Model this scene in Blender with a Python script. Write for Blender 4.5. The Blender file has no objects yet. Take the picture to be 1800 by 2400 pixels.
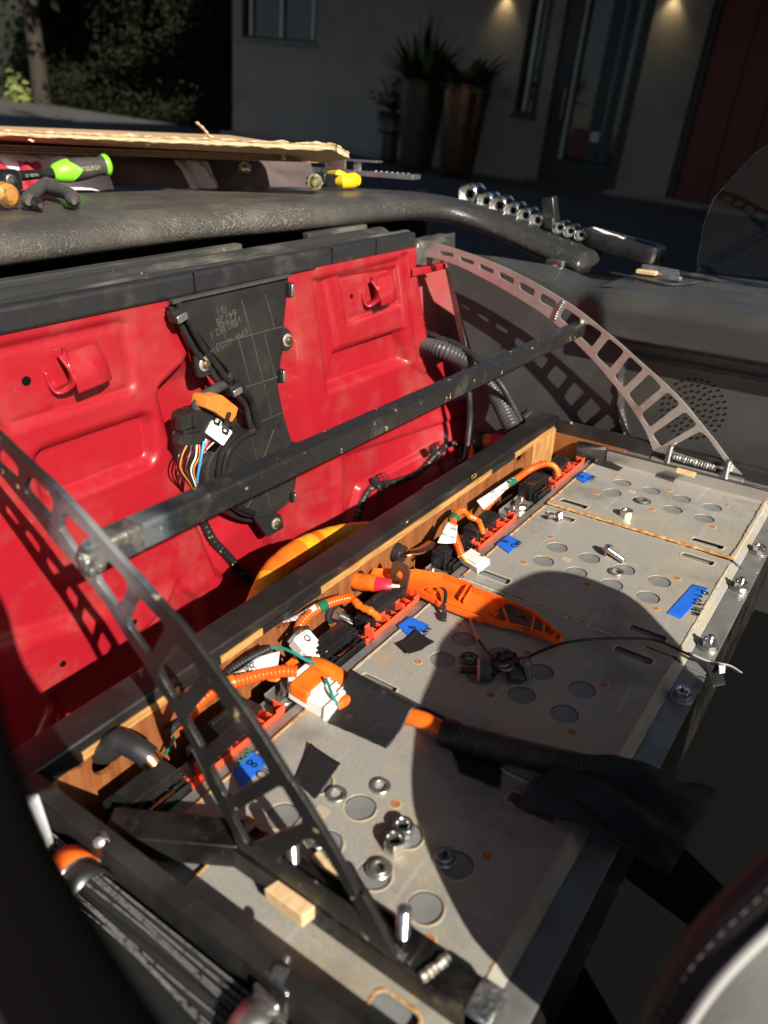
import bpy, math, random
import numpy as np
from mathutils import Vector, Matrix, noise as mnoise
SC = bpy.context.scene
COL = SC.collection
rnd = random.Random(7)

# ---------------------------------------------------------------- camera
FPX = 1792.41046
CAMR = np.array([[0.574559944,-0.818077628,0.025097103],[-0.366590901,-0.284641369,-0.885771078],[0.731773176,0.499728211,-0.463443344]])
CAMC = np.array([-0.198047,-0.215512,0.458987])
cd = bpy.data.cameras.new('camera'); cam = bpy.data.objects.new('camera', cd); COL.objects.link(cam)
cd.sensor_fit = 'VERTICAL'; cd.sensor_height = 36.0; cd.sensor_width = 27.0
cd.lens = FPX/2400*36
cam.matrix_world = Matrix([[CAMR[0][i], -CAMR[1][i], -CAMR[2][i], CAMC[i]] for i in range(3)]+[[0,0,0,1]])
cd.clip_start = 0.01; cd.clip_end = 400
cd.dof.use_dof = True; cd.dof.focus_distance = 0.85; cd.dof.aperture_fstop = 5.2
SC.camera = cam

# ---------------------------------------------------------------- world, sun, exposure
SUN_TRAVEL = Vector((.364, .762, -.535)).normalized()
w = bpy.data.worlds.new('World'); SC.world = w; w.use_nodes = True
nt = w.node_tree; bg = nt.nodes['Background']
sky = nt.nodes.new('ShaderNodeTexSky'); sky.sky_type = 'NISHITA'; sky.sun_disc = False
sky.sun_elevation = math.asin(-SUN_TRAVEL.z)
sky.sun_rotation = math.atan2(-SUN_TRAVEL.x, -SUN_TRAVEL.y) % (2*math.pi)
nt.links.new(sky.outputs[0], bg.inputs[0]); bg.inputs[1].default_value = 0.05
sd = bpy.data.lights.new('sun', 'SUN'); sun = bpy.data.objects.new('sun', sd); COL.objects.link(sun)
sd.energy = 5.0; sd.angle = math.radians(.53); sd.color = (1.0, .93, .82)
sun.rotation_euler = SUN_TRAVEL.to_track_quat('-Z', 'Y').to_euler()
sun.location = (-2, -4, 4)
SC.view_settings.view_transform = 'Standard'; SC.view_settings.look = 'None'
SC.view_settings.exposure = 0.75; SC.view_settings.gamma = 1.0
SC.view_settings.use_curve_mapping = False

# ---------------------------------------------------------------- measuring helpers
def ray(x, y):
    d = np.array([(x-900)/FPX, (y-1200)/FPX, 1.0]) @ CAMR
    return d/np.linalg.norm(d)
def _hit(q, ax, v):
    d = ray(*q); return Vector(CAMC + d*((v-CAMC[ax])/d[ax]))
def PX(q, v): return _hit(q, 0, v)
def PY(q, v): return _hit(q, 1, v)
def PZ(q, v=0.0): return _hit(q, 2, v)
def crop(ox, oy, s): return lambda x, y: (ox+x*s, oy+y*s)
k1 = crop(0, 0, .5425); k2 = crop(900, 0, .5425); k3 = crop(0, 600, .5425); k4 = crop(900, 600, .5425)
k5 = crop(0, 1150, .5425); k6 = crop(900, 1150, .5425); k7 = crop(0, 1750, .5425); k8 = crop(900, 1750, .5425)
kA = crop(1200, 1050, .36166); kB = crop(900, 1350, .48222); kC = crop(400, 1700, .36166); kD = crop(700, 1950, .36166)
kE = crop(1000, 1000, .27125); kH = crop(600, 1250, .33153); kI = crop(300, 1450, .36166); kG = crop(0, 1650, .3014)
kN = crop(950, 500, .51236); kL = crop(0, 900, .42194); kP = crop(650, 550, .33153); kQ = crop(700, 900, .33153)
kR = crop(0, 700, .3014); kS = crop(350, 850, .27125); kT = crop(0, 250, .27125); kU = crop(450, 250, .33153)
kV = crop(1000, 380, .36166); kW = crop(400, 620, .21097); kY = crop(0, 1750, .2939)
V = Vector

# ---------------------------------------------------------------- object helpers
def tag(o, label=None, cat=None, group=None, kind=None):
    if label: o['label'] = label
    if cat: o['category'] = cat
    if group: o['group'] = group
    if kind: o['kind'] = kind
    return o
def thing(name, loc, label, cat, group=None, M=None):
    o = bpy.data.objects.new(name, None); COL.objects.link(o); o.empty_display_size = .02
    if M is not None: o.matrix_world = M
    else: o.location = loc
    return tag(o, label, cat, group)
def copy_tree(o, parent=None):
    c = o.copy(); COL.objects.link(c)
    if parent: c.parent = parent
    for ch in list(o.children): copy_tree(ch, c)
    return c
def rootof(p):
    L = V((0, 0, 0))
    while p is not None:
        L = L + p.location; p = p.parent
    return L
def link(name, me, mat, parent=None, local=False, label=None):
    o = bpy.data.objects.new(name, me); COL.objects.link(o)
    if mat is not None:
        me.materials.clear(); me.materials.append(mat)
    if parent is not None:
        o.parent = parent
        if not local: o.location = -rootof(parent)
    if label: o['label'] = label
    return o
def smooth(me, ang=35):
    me.polygons.foreach_set('use_smooth', [True]*len(me.polygons))
    me.set_sharp_from_angle(angle=math.radians(ang))
def frame(origin, x, y):
    x = V(x).normalized(); z = x.cross(V(y)).normalized(); y = z.cross(x)
    return Matrix([[x[i], y[i], z[i], origin[i]] for i in range(3)]+[[0, 0, 0, 1]])
def axis(p0, p1):                                     # local z along p0->p1
    z = (V(p1)-V(p0)).normalized(); a = V((0, 0, 1)) if abs(z.z) < .9 else V((1, 0, 0))
    x = a.cross(z).normalized(); y = z.cross(x)
    return Matrix([[x[i], y[i], z[i], p0[i]] for i in range(3)]+[[0, 0, 0, 1]])
class G:
    def __init__(s): s.v = []; s.f = []
    def add(s, vs, fs, M=None):
        n = len(s.v)
        s.v += [tuple(M @ V(p)) if M is not None else tuple(p) for p in vs]
        s.f += [tuple(i+n for i in f) for f in fs]; return s
    def box(s, lo, hi, M=None):
        x0, y0, z0 = lo; x1, y1, z1 = hi
        return s.add([(x0,y0,z0),(x1,y0,z0),(x1,y1,z0),(x0,y1,z0),(x0,y0,z1),(x1,y0,z1),(x1,y1,z1),(x0,y1,z1)],
                     [(0,3,2,1),(4,5,6,7),(0,1,5,4),(1,2,6,5),(2,3,7,6),(3,0,4,7)], M)
    def prism(s, poly, z0, z1, M=None):
        n = len(poly)
        a = sum(poly[i][0]*poly[(i+1)%n][1]-poly[(i+1)%n][0]*poly[i][1] for i in range(n))
        if a < 0: poly = poly[::-1]
        vs = [(p[0], p[1], z0) for p in poly]+[(p[0], p[1], z1) for p in poly]
        fs = [tuple(range(n))[::-1], tuple(range(n, 2*n))]+[(i, (i+1)%n, (i+1)%n+n, i+n) for i in range(n)]
        return s.add(vs, fs, M)
    def lathe(s, prof, n=24, M=None, caps=True):       # prof: (r, z)
        vs = []; fs = []
        for r, z in prof:
            for k in range(n):
                a = 2*math.pi*k/n; vs.append((r*math.cos(a), r*math.sin(a), z))
        for i in range(len(prof)-1):
            for k in range(n):
                b = (k+1)%n; fs.append((i*n+k, i*n+b, (i+1)*n+b, (i+1)*n+k))
        if caps:
            fs.append(tuple(range(n))[::-1]); fs.append(tuple(range((len(prof)-1)*n, len(prof)*n)))
        return s.add(vs, fs, M)
    def cyl(s, p0, p1, r, n=20, r1=None):
        L = (V(p1)-V(p0)).length
        return s.lathe([(r, 0), (r if r1 is None else r1, L)], n, axis(p0, p1))
    def tube(s, pts, r, n=12, caps=True, flat=1.0, up=None):
        pts = [V(p) for p in pts]; m = len(pts)
        R_ = r if hasattr(r, '__len__') else [r]*m
        t0 = (pts[1]-pts[0]).normalized()
        a = V(up) if up else (V((0, 0, 1)) if abs(t0.z) < .9 else V((1, 0, 0)))
        u = (a-t0*a.dot(t0)).normalized(); vs = []; fs = []
        for i in range(m):
            t = (pts[min(i+1, m-1)]-pts[max(i-1, 0)]).normalized()
            u = (u-t*u.dot(t)).normalized(); b = t.cross(u)
            for k in range(n):
                q = 2*math.pi*k/n
                vs.append(tuple(pts[i]+b*(math.cos(q)*R_[i])+u*(math.sin(q)*R_[i]*flat)))
        for i in range(m-1):
            for k in range(n):
                c2 = (k+1)%n; fs.append((i*n+k, i*n+c2, (i+1)*n+c2, (i+1)*n+k))
        if caps: fs.append(tuple(range(n))[::-1]); fs.append(tuple(range((m-1)*n, m*n)))
        return s.add(vs, fs)
    def grid(s, nu, nv, fn):
        vs = [fn(i/(nu-1), j/(nv-1)) for j in range(nv) for i in range(nu)]
        fs = [(j*nu+i, j*nu+i+1, (j+1)*nu+i+1, (j+1)*nu+i) for j in range(nv-1) for i in range(nu-1)]
        return s.add(vs, fs)
    def ribbon(s, pts, w, nrm, lift=0):
        pts = [V(p) for p in pts]; nrm = V(nrm).normalized(); vs = []; fs = []; m = len(pts)
        for i in range(m):
            t = (pts[min(i+1, m-1)]-pts[max(i-1, 0)]).normalized(); sd_ = nrm.cross(t)
            vs += [tuple(pts[i]+sd_*w/2+nrm*lift), tuple(pts[i]-sd_*w/2+nrm*lift)]
        for i in range(m-1): fs.append((2*i, 2*i+1, 2*i+3, 2*i+2))
        return s.add(vs, fs)
    def mesh(s, name, sm=True, ang=35):
        me = bpy.data.meshes.new(name); me.from_pydata(s.v, [], s.f); me.update()
        if sm: smooth(me, ang)
        return me
    def build(s, name, mat, parent=None, sm=True, ang=35, bev=0, local=False, label=None, seg=2):
        o = link(name, s.mesh(name, sm, ang), mat, parent, local, label)
        if bev:
            m = o.modifiers.new('bevel', 'BEVEL'); m.width = bev; m.segments = seg; m.limit_method = 'ANGLE'
            m.angle_limit = math.radians(40); m.harden_normals = False
        return o
def crv(pts, n=6):                                     # catmull-rom through points
    pts = [V(p) for p in pts]; out = []
    P = [pts[0]*2-pts[1]]+pts+[pts[-1]*2-pts[-2]]
    for i in range(1, len(P)-2):
        a, b, c_, d = P[i-1:i+3]
        for k in range(n):
            t = k/n
            out.append(.5*((2*b)+(c_-a)*t+(2*a-5*b+4*c_-d)*t*t+(3*b-a-3*c_+d)*t**3))
    out.append(pts[-1]); return out
def resample(pts, step):
    out = [pts[0]]; acc = 0
    for a, b in zip(pts, pts[1:]):
        L = (b-a).length; p = step-acc
        while p <= L:
            out.append(a+(b-a)*(p/L)); p += step
        acc = (acc+L) % step if L > 0 else acc
    return out
def corrugated(pts, r, pitch, depth=.16, n=16, k=4):
    p = resample(crv(pts, 14), pitch/k); pat = [1, 1-depth*.3, 1-depth, 1-depth*.3] if k == 4 else [1, 1-depth]
    return G().tube(p, [r*pat[i % k] for i in range(len(p))], n)
def chaikin(p, it=2, w=.25):
    for _ in range(it):
        o = []
        for i in range(len(p)):
            a, b = V(p[i]), V(p[(i+1) % len(p)]); o += [a*(1-w)+b*w, a*w+b*(1-w)]
        p = o
    return p
def roundc(p, r, n=4):
    o = []; m = len(p)
    for i in range(m):
        a, b, c_ = V((*p[i-1][:2], 0)), V((*p[i][:2], 0)), V((*p[(i+1) % m][:2], 0))
        u = a-b; v = c_-b; q = min(r, u.length*.45, v.length*.45); A = b+u.normalized()*q; B = b+v.normalized()*q
        for k in range(n+1):
            t = k/n; w_ = A*(1-t)**2+b*2*t*(1-t)+B*t*t; o.append((w_.x, w_.y))
    return o
def rrect(x0, y0, x1, y1, r, n=5):
    o = []
    for cx, cy, a0 in ((x1-r, y1-r, 0), (x0+r, y1-r, 90), (x0+r, y0+r, 180), (x1-r, y0+r, 270)):
        for k in range(n+1):
            a = math.radians(a0+90*k/n); o.append((cx+r*math.cos(a), cy+r*math.sin(a)))
    return o
def circ(x, y, r, n=24): return [(x+r*math.cos(2*math.pi*k/n), y+r*math.sin(2*math.pi*k/n)) for k in range(n)]
def _tomesh(ob, name, M):
    COL.objects.link(ob); dg = bpy.context.evaluated_depsgraph_get(); dg.update()
    me = bpy.data.meshes.new_from_object(ob.evaluated_get(dg)); me.name = name
    d = ob.data; bpy.data.objects.remove(ob); bpy.data.curves.remove(d)
    if M is not None: me.transform(M)
    return me
def plate(name, outer, holes, th, mat, parent=None, M=None, bev=0, local=False, label=None, ang=30):
    cu = bpy.data.curves.new(name, 'CURVE'); cu.dimensions = '2D'; cu.fill_mode = 'BOTH'
    cu.extrude = max(th/2-bev, 1e-5); cu.bevel_depth = bev; cu.bevel_resolution = 1; cu.offset = -bev
    for poly in [outer]+list(holes):
        sp = cu.splines.new('POLY'); sp.points.add(len(poly)-1); sp.use_cyclic_u = True
        for q, p in zip(sp.points, poly): q.co = (p[0], p[1], 0, 1)
    me = _tomesh(bpy.data.objects.new(name, cu), name, M); smooth(me, ang)
    return link(name, me, mat, parent, local, label)
def text(name, s, size, mat, parent, M, ext=.0001, local=False, align='LEFT', sx=1.0):
    cu = bpy.data.curves.new(name, 'FONT'); cu.body = s; cu.size = size; cu.extrude = ext; cu.align_x = align
    me = _tomesh(bpy.data.objects.new(name, cu), name, M @ Matrix.Diagonal((sx, 1, 1, 1)))
    return link(name, me, mat, parent, local)
def hexpoly(r, a0=0): return [(r*math.cos(math.radians(60*k+a0)), r*math.sin(math.radians(60*k+a0))) for k in range(6)]

# ---------------------------------------------------------------- materials
MT = {}
def mat(name, col, rough=.5, metal=0.0, col2=None, s2=8, lo2=.4, hi2=.7, col3=None, s3=60, lo3=.62, hi3=.68,
        rvar=.0, bump=0, bs=200, bdist=.001, coat=0, trans=0, alpha=1, spec=.5, vor=None, emit=None, stretch=None,
        crackcol=None, crackw=.04, sheen=0, det=5, ior=1.45):
    m = bpy.data.materials.new(name); m.use_nodes = True; t = m.node_tree; N = t.nodes; L = t.links
    b = N['Principled BSDF']; b.inputs['Roughness'].default_value = rough; b.inputs['Metallic'].default_value = metal
    b.inputs['Coat Weight'].default_value = coat; b.inputs['Coat Roughness'].default_value = .08
    b.inputs['Transmission Weight'].default_value = trans; b.inputs['Specular IOR Level'].default_value = spec
    b.inputs['IOR'].default_value = ior; b.inputs['Sheen Weight'].default_value = sheen; b.inputs['Alpha'].default_value = alpha
    tc = N.new('ShaderNodeTexCoord'); co = tc.outputs['Object']
    if stretch:
        mp = N.new('ShaderNodeMapping'); mp.inputs['Scale'].default_value = stretch; L.new(co, mp.inputs[0]); cs = mp.outputs[0]
    else: cs = co
    def noisen(sc, c=cs, d=det):
        n = N.new('ShaderNodeTexNoise'); n.inputs['Scale'].default_value = sc; n.inputs['Detail'].default_value = d
        n.inputs['Roughness'].default_value = .6; L.new(c, n.inputs['Vector']); return n.outputs['Fac']
    def ramp(fac, lo, hi, smoothstep=True):
        r = N.new('ShaderNodeMapRange'); r.inputs[1].default_value = lo; r.inputs[2].default_value = hi
        r.interpolation_type = 'SMOOTHSTEP'; L.new(fac, r.inputs[0]); return r.outputs[0]
    def mix(fac, a, bcol):
        x = N.new('ShaderNodeMix'); x.data_type = 'RGBA'; L.new(fac, x.inputs['Factor'])
        if isinstance(a, tuple): x.inputs['A'].default_value = (*a, 1)
        else: L.new(a, x.inputs['A'])
        x.inputs['B'].default_value = (*bcol, 1); return x.outputs['Result']
    cur = tuple(col)
    if col2: cur = mix(ramp(noisen(s2), lo2, hi2), cur, col2)
    if col3: cur = mix(ramp(noisen(s3, co, 3), lo3, hi3), cur, col3)
    hgt = None
    if vor:
        vn = N.new('ShaderNodeTexVoronoi'); vn.feature = 'DISTANCE_TO_EDGE'; vn.inputs['Scale'].default_value = vor
        wn = N.new('ShaderNodeTexNoise'); wn.inputs['Scale'].default_value = vor*.35; L.new(co, wn.inputs['Vector'])
        va = N.new('ShaderNodeVectorMath'); va.operation = 'MULTIPLY_ADD'; L.new(wn.outputs['Color'], va.inputs[0])
        va.inputs[1].default_value = (2.2/vor,)*3; L.new(cs, va.inputs[2]); L.new(va.outputs[0], vn.inputs['Vector'])
        cr = ramp(vn.outputs['Distance'], 0, crackw); hgt = cr
        if crackcol:
            iv = N.new('ShaderNodeMath'); iv.operation = 'SUBTRACT'; iv.inputs[0].default_value = 1; L.new(cr, iv.inputs[1])
            mu = N.new('ShaderNodeMath'); mu.operation = 'MULTIPLY'; L.new(iv.outputs[0], mu.inputs[0]); L.new(ramp(noisen(6, co), .35, .65), mu.inputs[1])
            cur = mix(mu.outputs[0], cur, crackcol)
    if isinstance(cur, tuple): b.inputs['Base Color'].default_value = (*cur, 1)
    else: L.new(cur, b.inputs['Base Color'])
    if rvar:
        rr = N.new('ShaderNodeMapRange'); rr.inputs[1].default_value = .3; rr.inputs[2].default_value = .7
        rr.inputs[3].default_value = max(rough-rvar, .02); rr.inputs[4].default_value = min(rough+rvar, 1)
        L.new(noisen(s2*2.3, co), rr.inputs[0]); L.new(rr.outputs[0], b.inputs['Roughness'])
    if bump:
        bn = N.new('ShaderNodeBump'); bn.inputs['Strength'].default_value = bump; bn.inputs['Distance'].default_value = bdist
        h = noisen(bs, cs, 4)
        if hgt is not None:
            ad = N.new('ShaderNodeMath'); ad.operation = 'MULTIPLY_ADD'; L.new(h, ad.inputs[0]); ad.inputs[1].default_value = .35; L.new(hgt, ad.inputs[2]); h = ad.outputs[0]
        L.new(h, bn.inputs['Height']); L.new(bn.outputs[0], b.inputs['Normal'])
    if emit:
        b.inputs['Emission Color'].default_value = (*emit[0], 1); b.inputs['Emission Strength'].default_value = emit[1]
    MT[name] = m; return m
mat('red_paint', (.33,.010,.019), .36, col2=(.33,.045,.04), s2=11, lo2=.47, hi2=.78, col3=(.40,.2,.16), s3=300, lo3=.72, hi3=.77, coat=.5, rvar=.07, bump=.05, bs=40)
mat('leather_deck', (.055,.052,.047), .38, col2=(.095,.089,.077), s2=14, lo2=.42, hi2=.7, vor=170, crackcol=(.22,.20,.17), crackw=.055, bump=.5, bs=500, bdist=.0009, rvar=.08)
mat('leather_panel', (.040,.039,.038), .29, col2=(.058,.056,.053), s2=9, vor=420, crackw=.25, bump=.26, bs=900, bdist=.0007, rvar=.05, stretch=(1,.6,1.3))
mat('leather_arm', (.022,.022,.022), .33, col2=(.034,.032,.03), s2=9, vor=420, crackw=.25, bump=.25, bs=900, bdist=.0007, rvar=.05)
mat('panel_fabric', (.040,.040,.040), .65, col2=(.055,.054,.052), s2=20, bump=.3, bs=900, bdist=.0006)
mat('rubber_dusty', (.03,.03,.03), .6, col2=(.13,.12,.10), s2=26, lo2=.46, hi2=.72, stretch=(.35,1,1), bump=.25, bs=300, col3=(.3,.27,.22), s3=90, lo3=.70, hi3=.76)
mat('rubber_black', (.018,.018,.02), .5, col2=(.05,.048,.045), s2=30, lo2=.5, hi2=.8, bump=.15, bs=250, rvar=.1)
mat('black_plastic', (.016,.0155,.015), .42, col2=(.026,.024,.022), s2=20, bump=.12, bs=600, col3=(.11,.1,.085), s3=160, lo3=.73, hi3=.77, rvar=.07)
mat('black_gloss', (.012,.012,.013), .25, col2=(.025,.023,.022), s2=25, rvar=.08, col3=(.12,.11,.1), s3=240, lo3=.74, hi3=.78)
mat('black_paint', (.012,.011,.011), .33, col2=(.022,.02,.019), s2=16, rvar=.1, bump=.15, bs=130, col3=(.22,.2,.16), s3=330, lo3=.73, hi3=.755, coat=.2)
mat('black_vinyl', (.014,.0135,.0135), .4, bump=.25, bs=140, bdist=.001, col2=(.03,.028,.026), s2=20, col3=(.25,.22,.18), s3=420, lo3=.72, hi3=.75)
mat('black_void', (.005,.005,.005), .95, spec=.05)
mat('tube_paint', (.02,.0195,.019), .3, .2, col2=(.05,.048,.045), s2=45, lo2=.55, hi2=.8, col3=(.5,.38,.22), s3=85, lo3=.67, hi3=.70, rvar=.1, bump=.2, bs=220)
mat('steel_dark', (.085,.08,.075), .34, .85, col2=(.03,.029,.03), s2=20, lo2=.4, hi2=.62, rvar=.1, col3=(.32,.28,.22), s3=70, lo3=.7, hi3=.76, bump=.1, bs=200)
mat('steel_bright', (.56,.53,.49), .36, .8, col2=(.33,.28,.24), s2=16, lo2=.52, hi2=.76, rvar=.1, col3=(.62,.56,.46), s3=50, lo3=.68, hi3=.76)
mat('weld', (.42,.39,.33), .35, .8, col2=(.14,.17,.2), s2=90, lo2=.4, hi2=.6, bump=.8, bs=260, bdist=.002)
mat('zinc', (.62,.62,.6), .22, .95, col2=(.45,.46,.46), s2=60, rvar=.08)
mat('zinc_dull', (.42,.41,.39), .38, .85, col2=(.28,.27,.26), s2=70, rvar=.08)
mat('zinc_yellow', (.62,.55,.30), .26, .9, col2=(.62,.6,.5), s2=60, rvar=.1)
mat('brass_bolt', (.42,.30,.12), .35, .9, col2=(.2,.17,.12), s2=300, lo2=.45, hi2=.6)
mat('washer_dirty', (.45,.43,.38), .5, .5, col2=(.2,.17,.12), s2=250, lo2=.45, hi2=.6)
mat('chrome', (.82,.82,.80), .16, 1.0, rvar=.05)
mat('gunmetal', (.12,.12,.115), .35, .9, rvar=.1)
mat('rust', (.36,.15,.045), .85, col2=(.52,.33,.14), s2=140, lo2=.4, hi2=.6, bump=.6, bs=500, bdist=.0008)
mat('rust_dark', (.30,.10,.03), .85, col2=(.42,.2,.07), s2=400, bump=.4, bs=700)
mat('rust_halo', (.42,.34,.22), .75, col2=(.36,.32,.26), s2=260, lo2=.42, hi2=.58)
mat('disc_steel', (.27,.275,.27), .5, .35, col2=(.22,.225,.22), s2=40, col3=(.42,.42,.4), s3=260, lo3=.7, hi3=.74)
mat('orange_plastic', (.90,.15,.014), .42, col2=(.78,.09,.006), s2=30, bump=.08, bs=500)
mat('orange_conduit', (.82,.10,.010), .28, col2=(.72,.08,.006), s2=30)
mat('orange_tape', (.78,.16,.012), .34, col2=(.66,.11,.01), s2=40, rvar=.08, bump=.2, bs=120, bdist=.001)
mat('yellow_tape', (.74,.36,.015), .36, col2=(.62,.26,.01), s2=30, rvar=.08, bump=.25, bs=90, bdist=.001)
mat('salmon_tray', (.85,.095,.04), .4, col2=(.75,.08,.03), s2=40)
mat('relay_orange', (.62,.20,.03), .55, col2=(.52,.16,.03), s2=80)
mat('copper', (.80,.36,.18), .25, 1.0, col2=(.6,.24,.1), s2=60, rvar=.1)
mat('plywood', (.20,.062,.020), .5, col2=(.28,.105,.034), s2=14, lo2=.35, hi2=.65, stretch=(9,1,1), bump=.15, bs=90, rvar=.08, col3=(.42,.2,.08), s3=150, lo3=.70, hi3=.76)
mat('bare_wood', (.50,.28,.09), .6, col2=(.34,.17,.05), s2=22, lo2=.42, hi2=.6, stretch=(1,9,9), bump=.2, bs=120)
mat('bare_wood_v', (.46,.25,.08), .6, col2=(.34,.15,.045), s2=22, lo2=.42, hi2=.6, stretch=(9,9,1), bump=.2, bs=120)
mat('pine_block', (.66,.47,.26), .7, col2=(.54,.34,.16), s2=30, stretch=(1,6,6), bump=.2, bs=300, col3=(.45,.2,.1), s3=60, lo3=.7, hi3=.75)
mat('blue_tape', (.012,.13,.62), .6, col2=(.01,.11,.52), s2=60, bump=.25, bs=900, bdist=.0004)
mat('ink', (.006,.006,.008), .6)
mat('ink_green', (.05,.3,.12), .6)
mat('tape_black', (.013,.013,.014), .42, bump=.6, bs=900, bdist=.0006, col3=(.16,.16,.16), s3=500, lo3=.70, hi3=.73, rvar=.08)
mat('white_plastic', (.76,.75,.70), .42, col2=(.68,.66,.6), s2=40)
mat('white_paper', (.80,.79,.75), .65, col2=(.72,.7,.66), s2=50)
mat('white_paint', (.74,.76,.78), .5, col2=(.6,.62,.64), s2=40, col3=(.3,.28,.26), s3=150, lo3=.7, hi3=.74, stretch=(4,1,1))
mat('teal_wire', (.01,.19,.16), .35)
mat('black_wire', (.012,.012,.012), .35)
mat('grey_wire', (.3,.3,.3), .4)
mat('pink', (.62,.2,.2), .55)
mat('red_plastic', (.62,.02,.045), .4)
mat('green_band', (.015,.12,.06), .4)
mat('green_rubber', (.22,.72,.03), .42)
mat('grip_black', (.035,.035,.032), .7, col2=(.055,.053,.048), s2=60, bump=.15, bs=500)
mat('grip_dark_grey', (.06,.056,.05), .75, col2=(.09,.082,.074), s2=60)
mat('yellow_plastic', (.82,.52,.01), .36)
mat('varnished_wood', (.42,.19,.04), .35, col2=(.12,.07,.03), s2=45, lo2=.5, hi2=.6, coat=.4)
mat('cardboard', (.52,.34,.19), .85, col2=(.46,.29,.15), s2=20, bump=.3, bs=300, stretch=(1,3,1))
mat('cardboard_edge', (.70,.52,.32), .9, col2=(.56,.38,.2), s2=80, bump=.5, bs=200)
mat('cloth_white', (.78,.74,.74), .8, col2=(.7,.62,.63), s2=8)
mat('cloth_red', (.42,.03,.045), .8)
mat('cloth_pink', (.12,.085,.085), .8, col2=(.07,.05,.05), s2=6)
mat('aluminium', (.62,.62,.62), .3, .9, col2=(.45,.45,.46), s2=90, rvar=.1)
mat('glass', (.86,.9,.88), .02, trans=1.0, ior=1.45)
mat('window_glass', (.02,.022,.022), .04, coat=.3)
mat('stucco', (.28,.25,.215), .9, col2=(.225,.205,.18), s2=1.2, bump=.6, bs=120, bdist=.004, col3=(.31,.28,.24), s3=9)
mat('frame_dark', (.03,.028,.026), .5)
mat('door_wood', (.16,.022,.012), .5, col2=(.12,.017,.01), s2=3, stretch=(1,1,.2))
mat('garden_dark', (.02,.026,.012), .9, col2=(.035,.035,.02), s2=3)
mat('bronze', (.20,.115,.07), .24, .9, col2=(.14,.085,.055), s2=7, rvar=.08, bump=.15, bs=60)
mat('pot_brown', (.075,.06,.05), .3, .5, col2=(.075,.06,.05), s2=6, rvar=.06)
mat('pot_black', (.03,.03,.03), .3, .2)
mat('leaf_a', (.11,.16,.045), .4, col2=(.15,.17,.06), s2=6)
mat('leaf_b', (.22,.24,.06), .5, col2=(.06,.07,.02), s2=9)
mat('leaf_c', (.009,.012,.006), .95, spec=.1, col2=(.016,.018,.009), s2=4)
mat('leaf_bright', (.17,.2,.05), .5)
mat('stem', (.03,.022,.016), .9)
mat('paving', (.055,.052,.05), .85, col2=(.04,.038,.037), s2=2, bump=.4, bs=60, bdist=.004)
mat('kerb', (.24,.22,.2), .85, col2=(.17,.16,.15), s2=3, bump=.3, bs=50, bdist=.003)
mat('seat_leather', (.10,.102,.10), .5, col2=(.075,.077,.075), s2=14, lo2=.42, hi2=.62, bump=.3, bs=160, bdist=.001)
mat('seat_shade', (.010,.009,.009), .55, col2=(.007,.006,.006), s2=10, bump=.2, bs=300)  # dark tone for the seat rim; its shade is put into the colour
mat('piping', (.4,.39,.37), .55)
mat('strap_black', (.014,.014,.014), .6, bump=.4, bs=800, bdist=.0005)
mat('strap_thread', (.33,.33,.32), .6)
mat('lamp_glow', (.8,.7,.5), .5, emit=((1, .78, .45), 6))
M = MT
# ================================================================ battery modules
mat('lid_steel', (.325,.325,.312), .48, .25, col2=(.40,.33,.21), s2=12, lo2=.50, hi2=.74, col3=(.43,.39,.30), s3=480, lo3=.46, hi3=.64, rvar=.12, bump=.2, bs=700, bdist=.0004)
def smudge(m, col, sc, lo, hi, amt, det=8, stretch=(1, 1, 1)):        # one more layer of dirt mixed into a material's base colour
    t = m.node_tree; N = t.nodes; L = t.links; b = N['Principled BSDF']; src = b.inputs['Base Color'].links[0].from_socket
    tc = N.new('ShaderNodeTexCoord'); mp = N.new('ShaderNodeMapping'); mp.inputs['Scale'].default_value = stretch; L.new(tc.outputs['Object'], mp.inputs[0])
    n = N.new('ShaderNodeTexNoise'); n.inputs['Scale'].default_value = sc; n.inputs['Detail'].default_value = det; n.inputs['Roughness'].default_value = .68; L.new(mp.outputs[0], n.inputs['Vector'])
    r = N.new('ShaderNodeMapRange'); r.inputs[1].default_value = lo; r.inputs[2].default_value = hi; r.inputs[4].default_value = amt; r.interpolation_type = 'SMOOTHSTEP'; L.new(n.outputs['Fac'], r.inputs[0])
    x = N.new('ShaderNodeMix'); x.data_type = 'RGBA'; L.new(r.outputs[0], x.inputs['Factor']); L.new(src, x.inputs['A']); x.inputs['B'].default_value = (*col, 1)
    L.new(x.outputs['Result'], b.inputs['Base Color'])
smudge(M['lid_steel'], (.12,.115,.105), 7, .50, .68, .55); smudge(M['lid_steel'], (.50,.35,.17), 30, .56, .70, .65); smudge(M['lid_steel'], (.48,.40,.27), 5, .50, .68, .5); smudge(M['lid_steel'], (.5,.49,.45), 26, .58, .74, .5, stretch=(1, .25, 1))
smudge(M['lid_steel'], (.50,.49,.46), 90, .66, .72, .35, 1, (.05, 1, 1)); smudge(M['lid_steel'], (.14,.13,.12), 45, .64, .74, .4, 6, (1, .4, 1))
smudge(M['red_paint'], (.33,.11,.085), 9, .50, .74, .42, 10); smudge(M['red_paint'], (.10,.012,.014), 60, .66, .73, .5, stretch=(1, 1, .4)); smudge(M['red_paint'], (.45,.25,.2), 260, .72, .76, .5)
smudge(M['leather_deck'], (.12,.11,.095), 7, .48, .72, .55); smudge(M['black_plastic'], (.07,.06,.05), 14, .55, .75, .5); smudge(M['leather_panel'], (.07,.066,.06), 5, .58, .8, .3)
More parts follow.
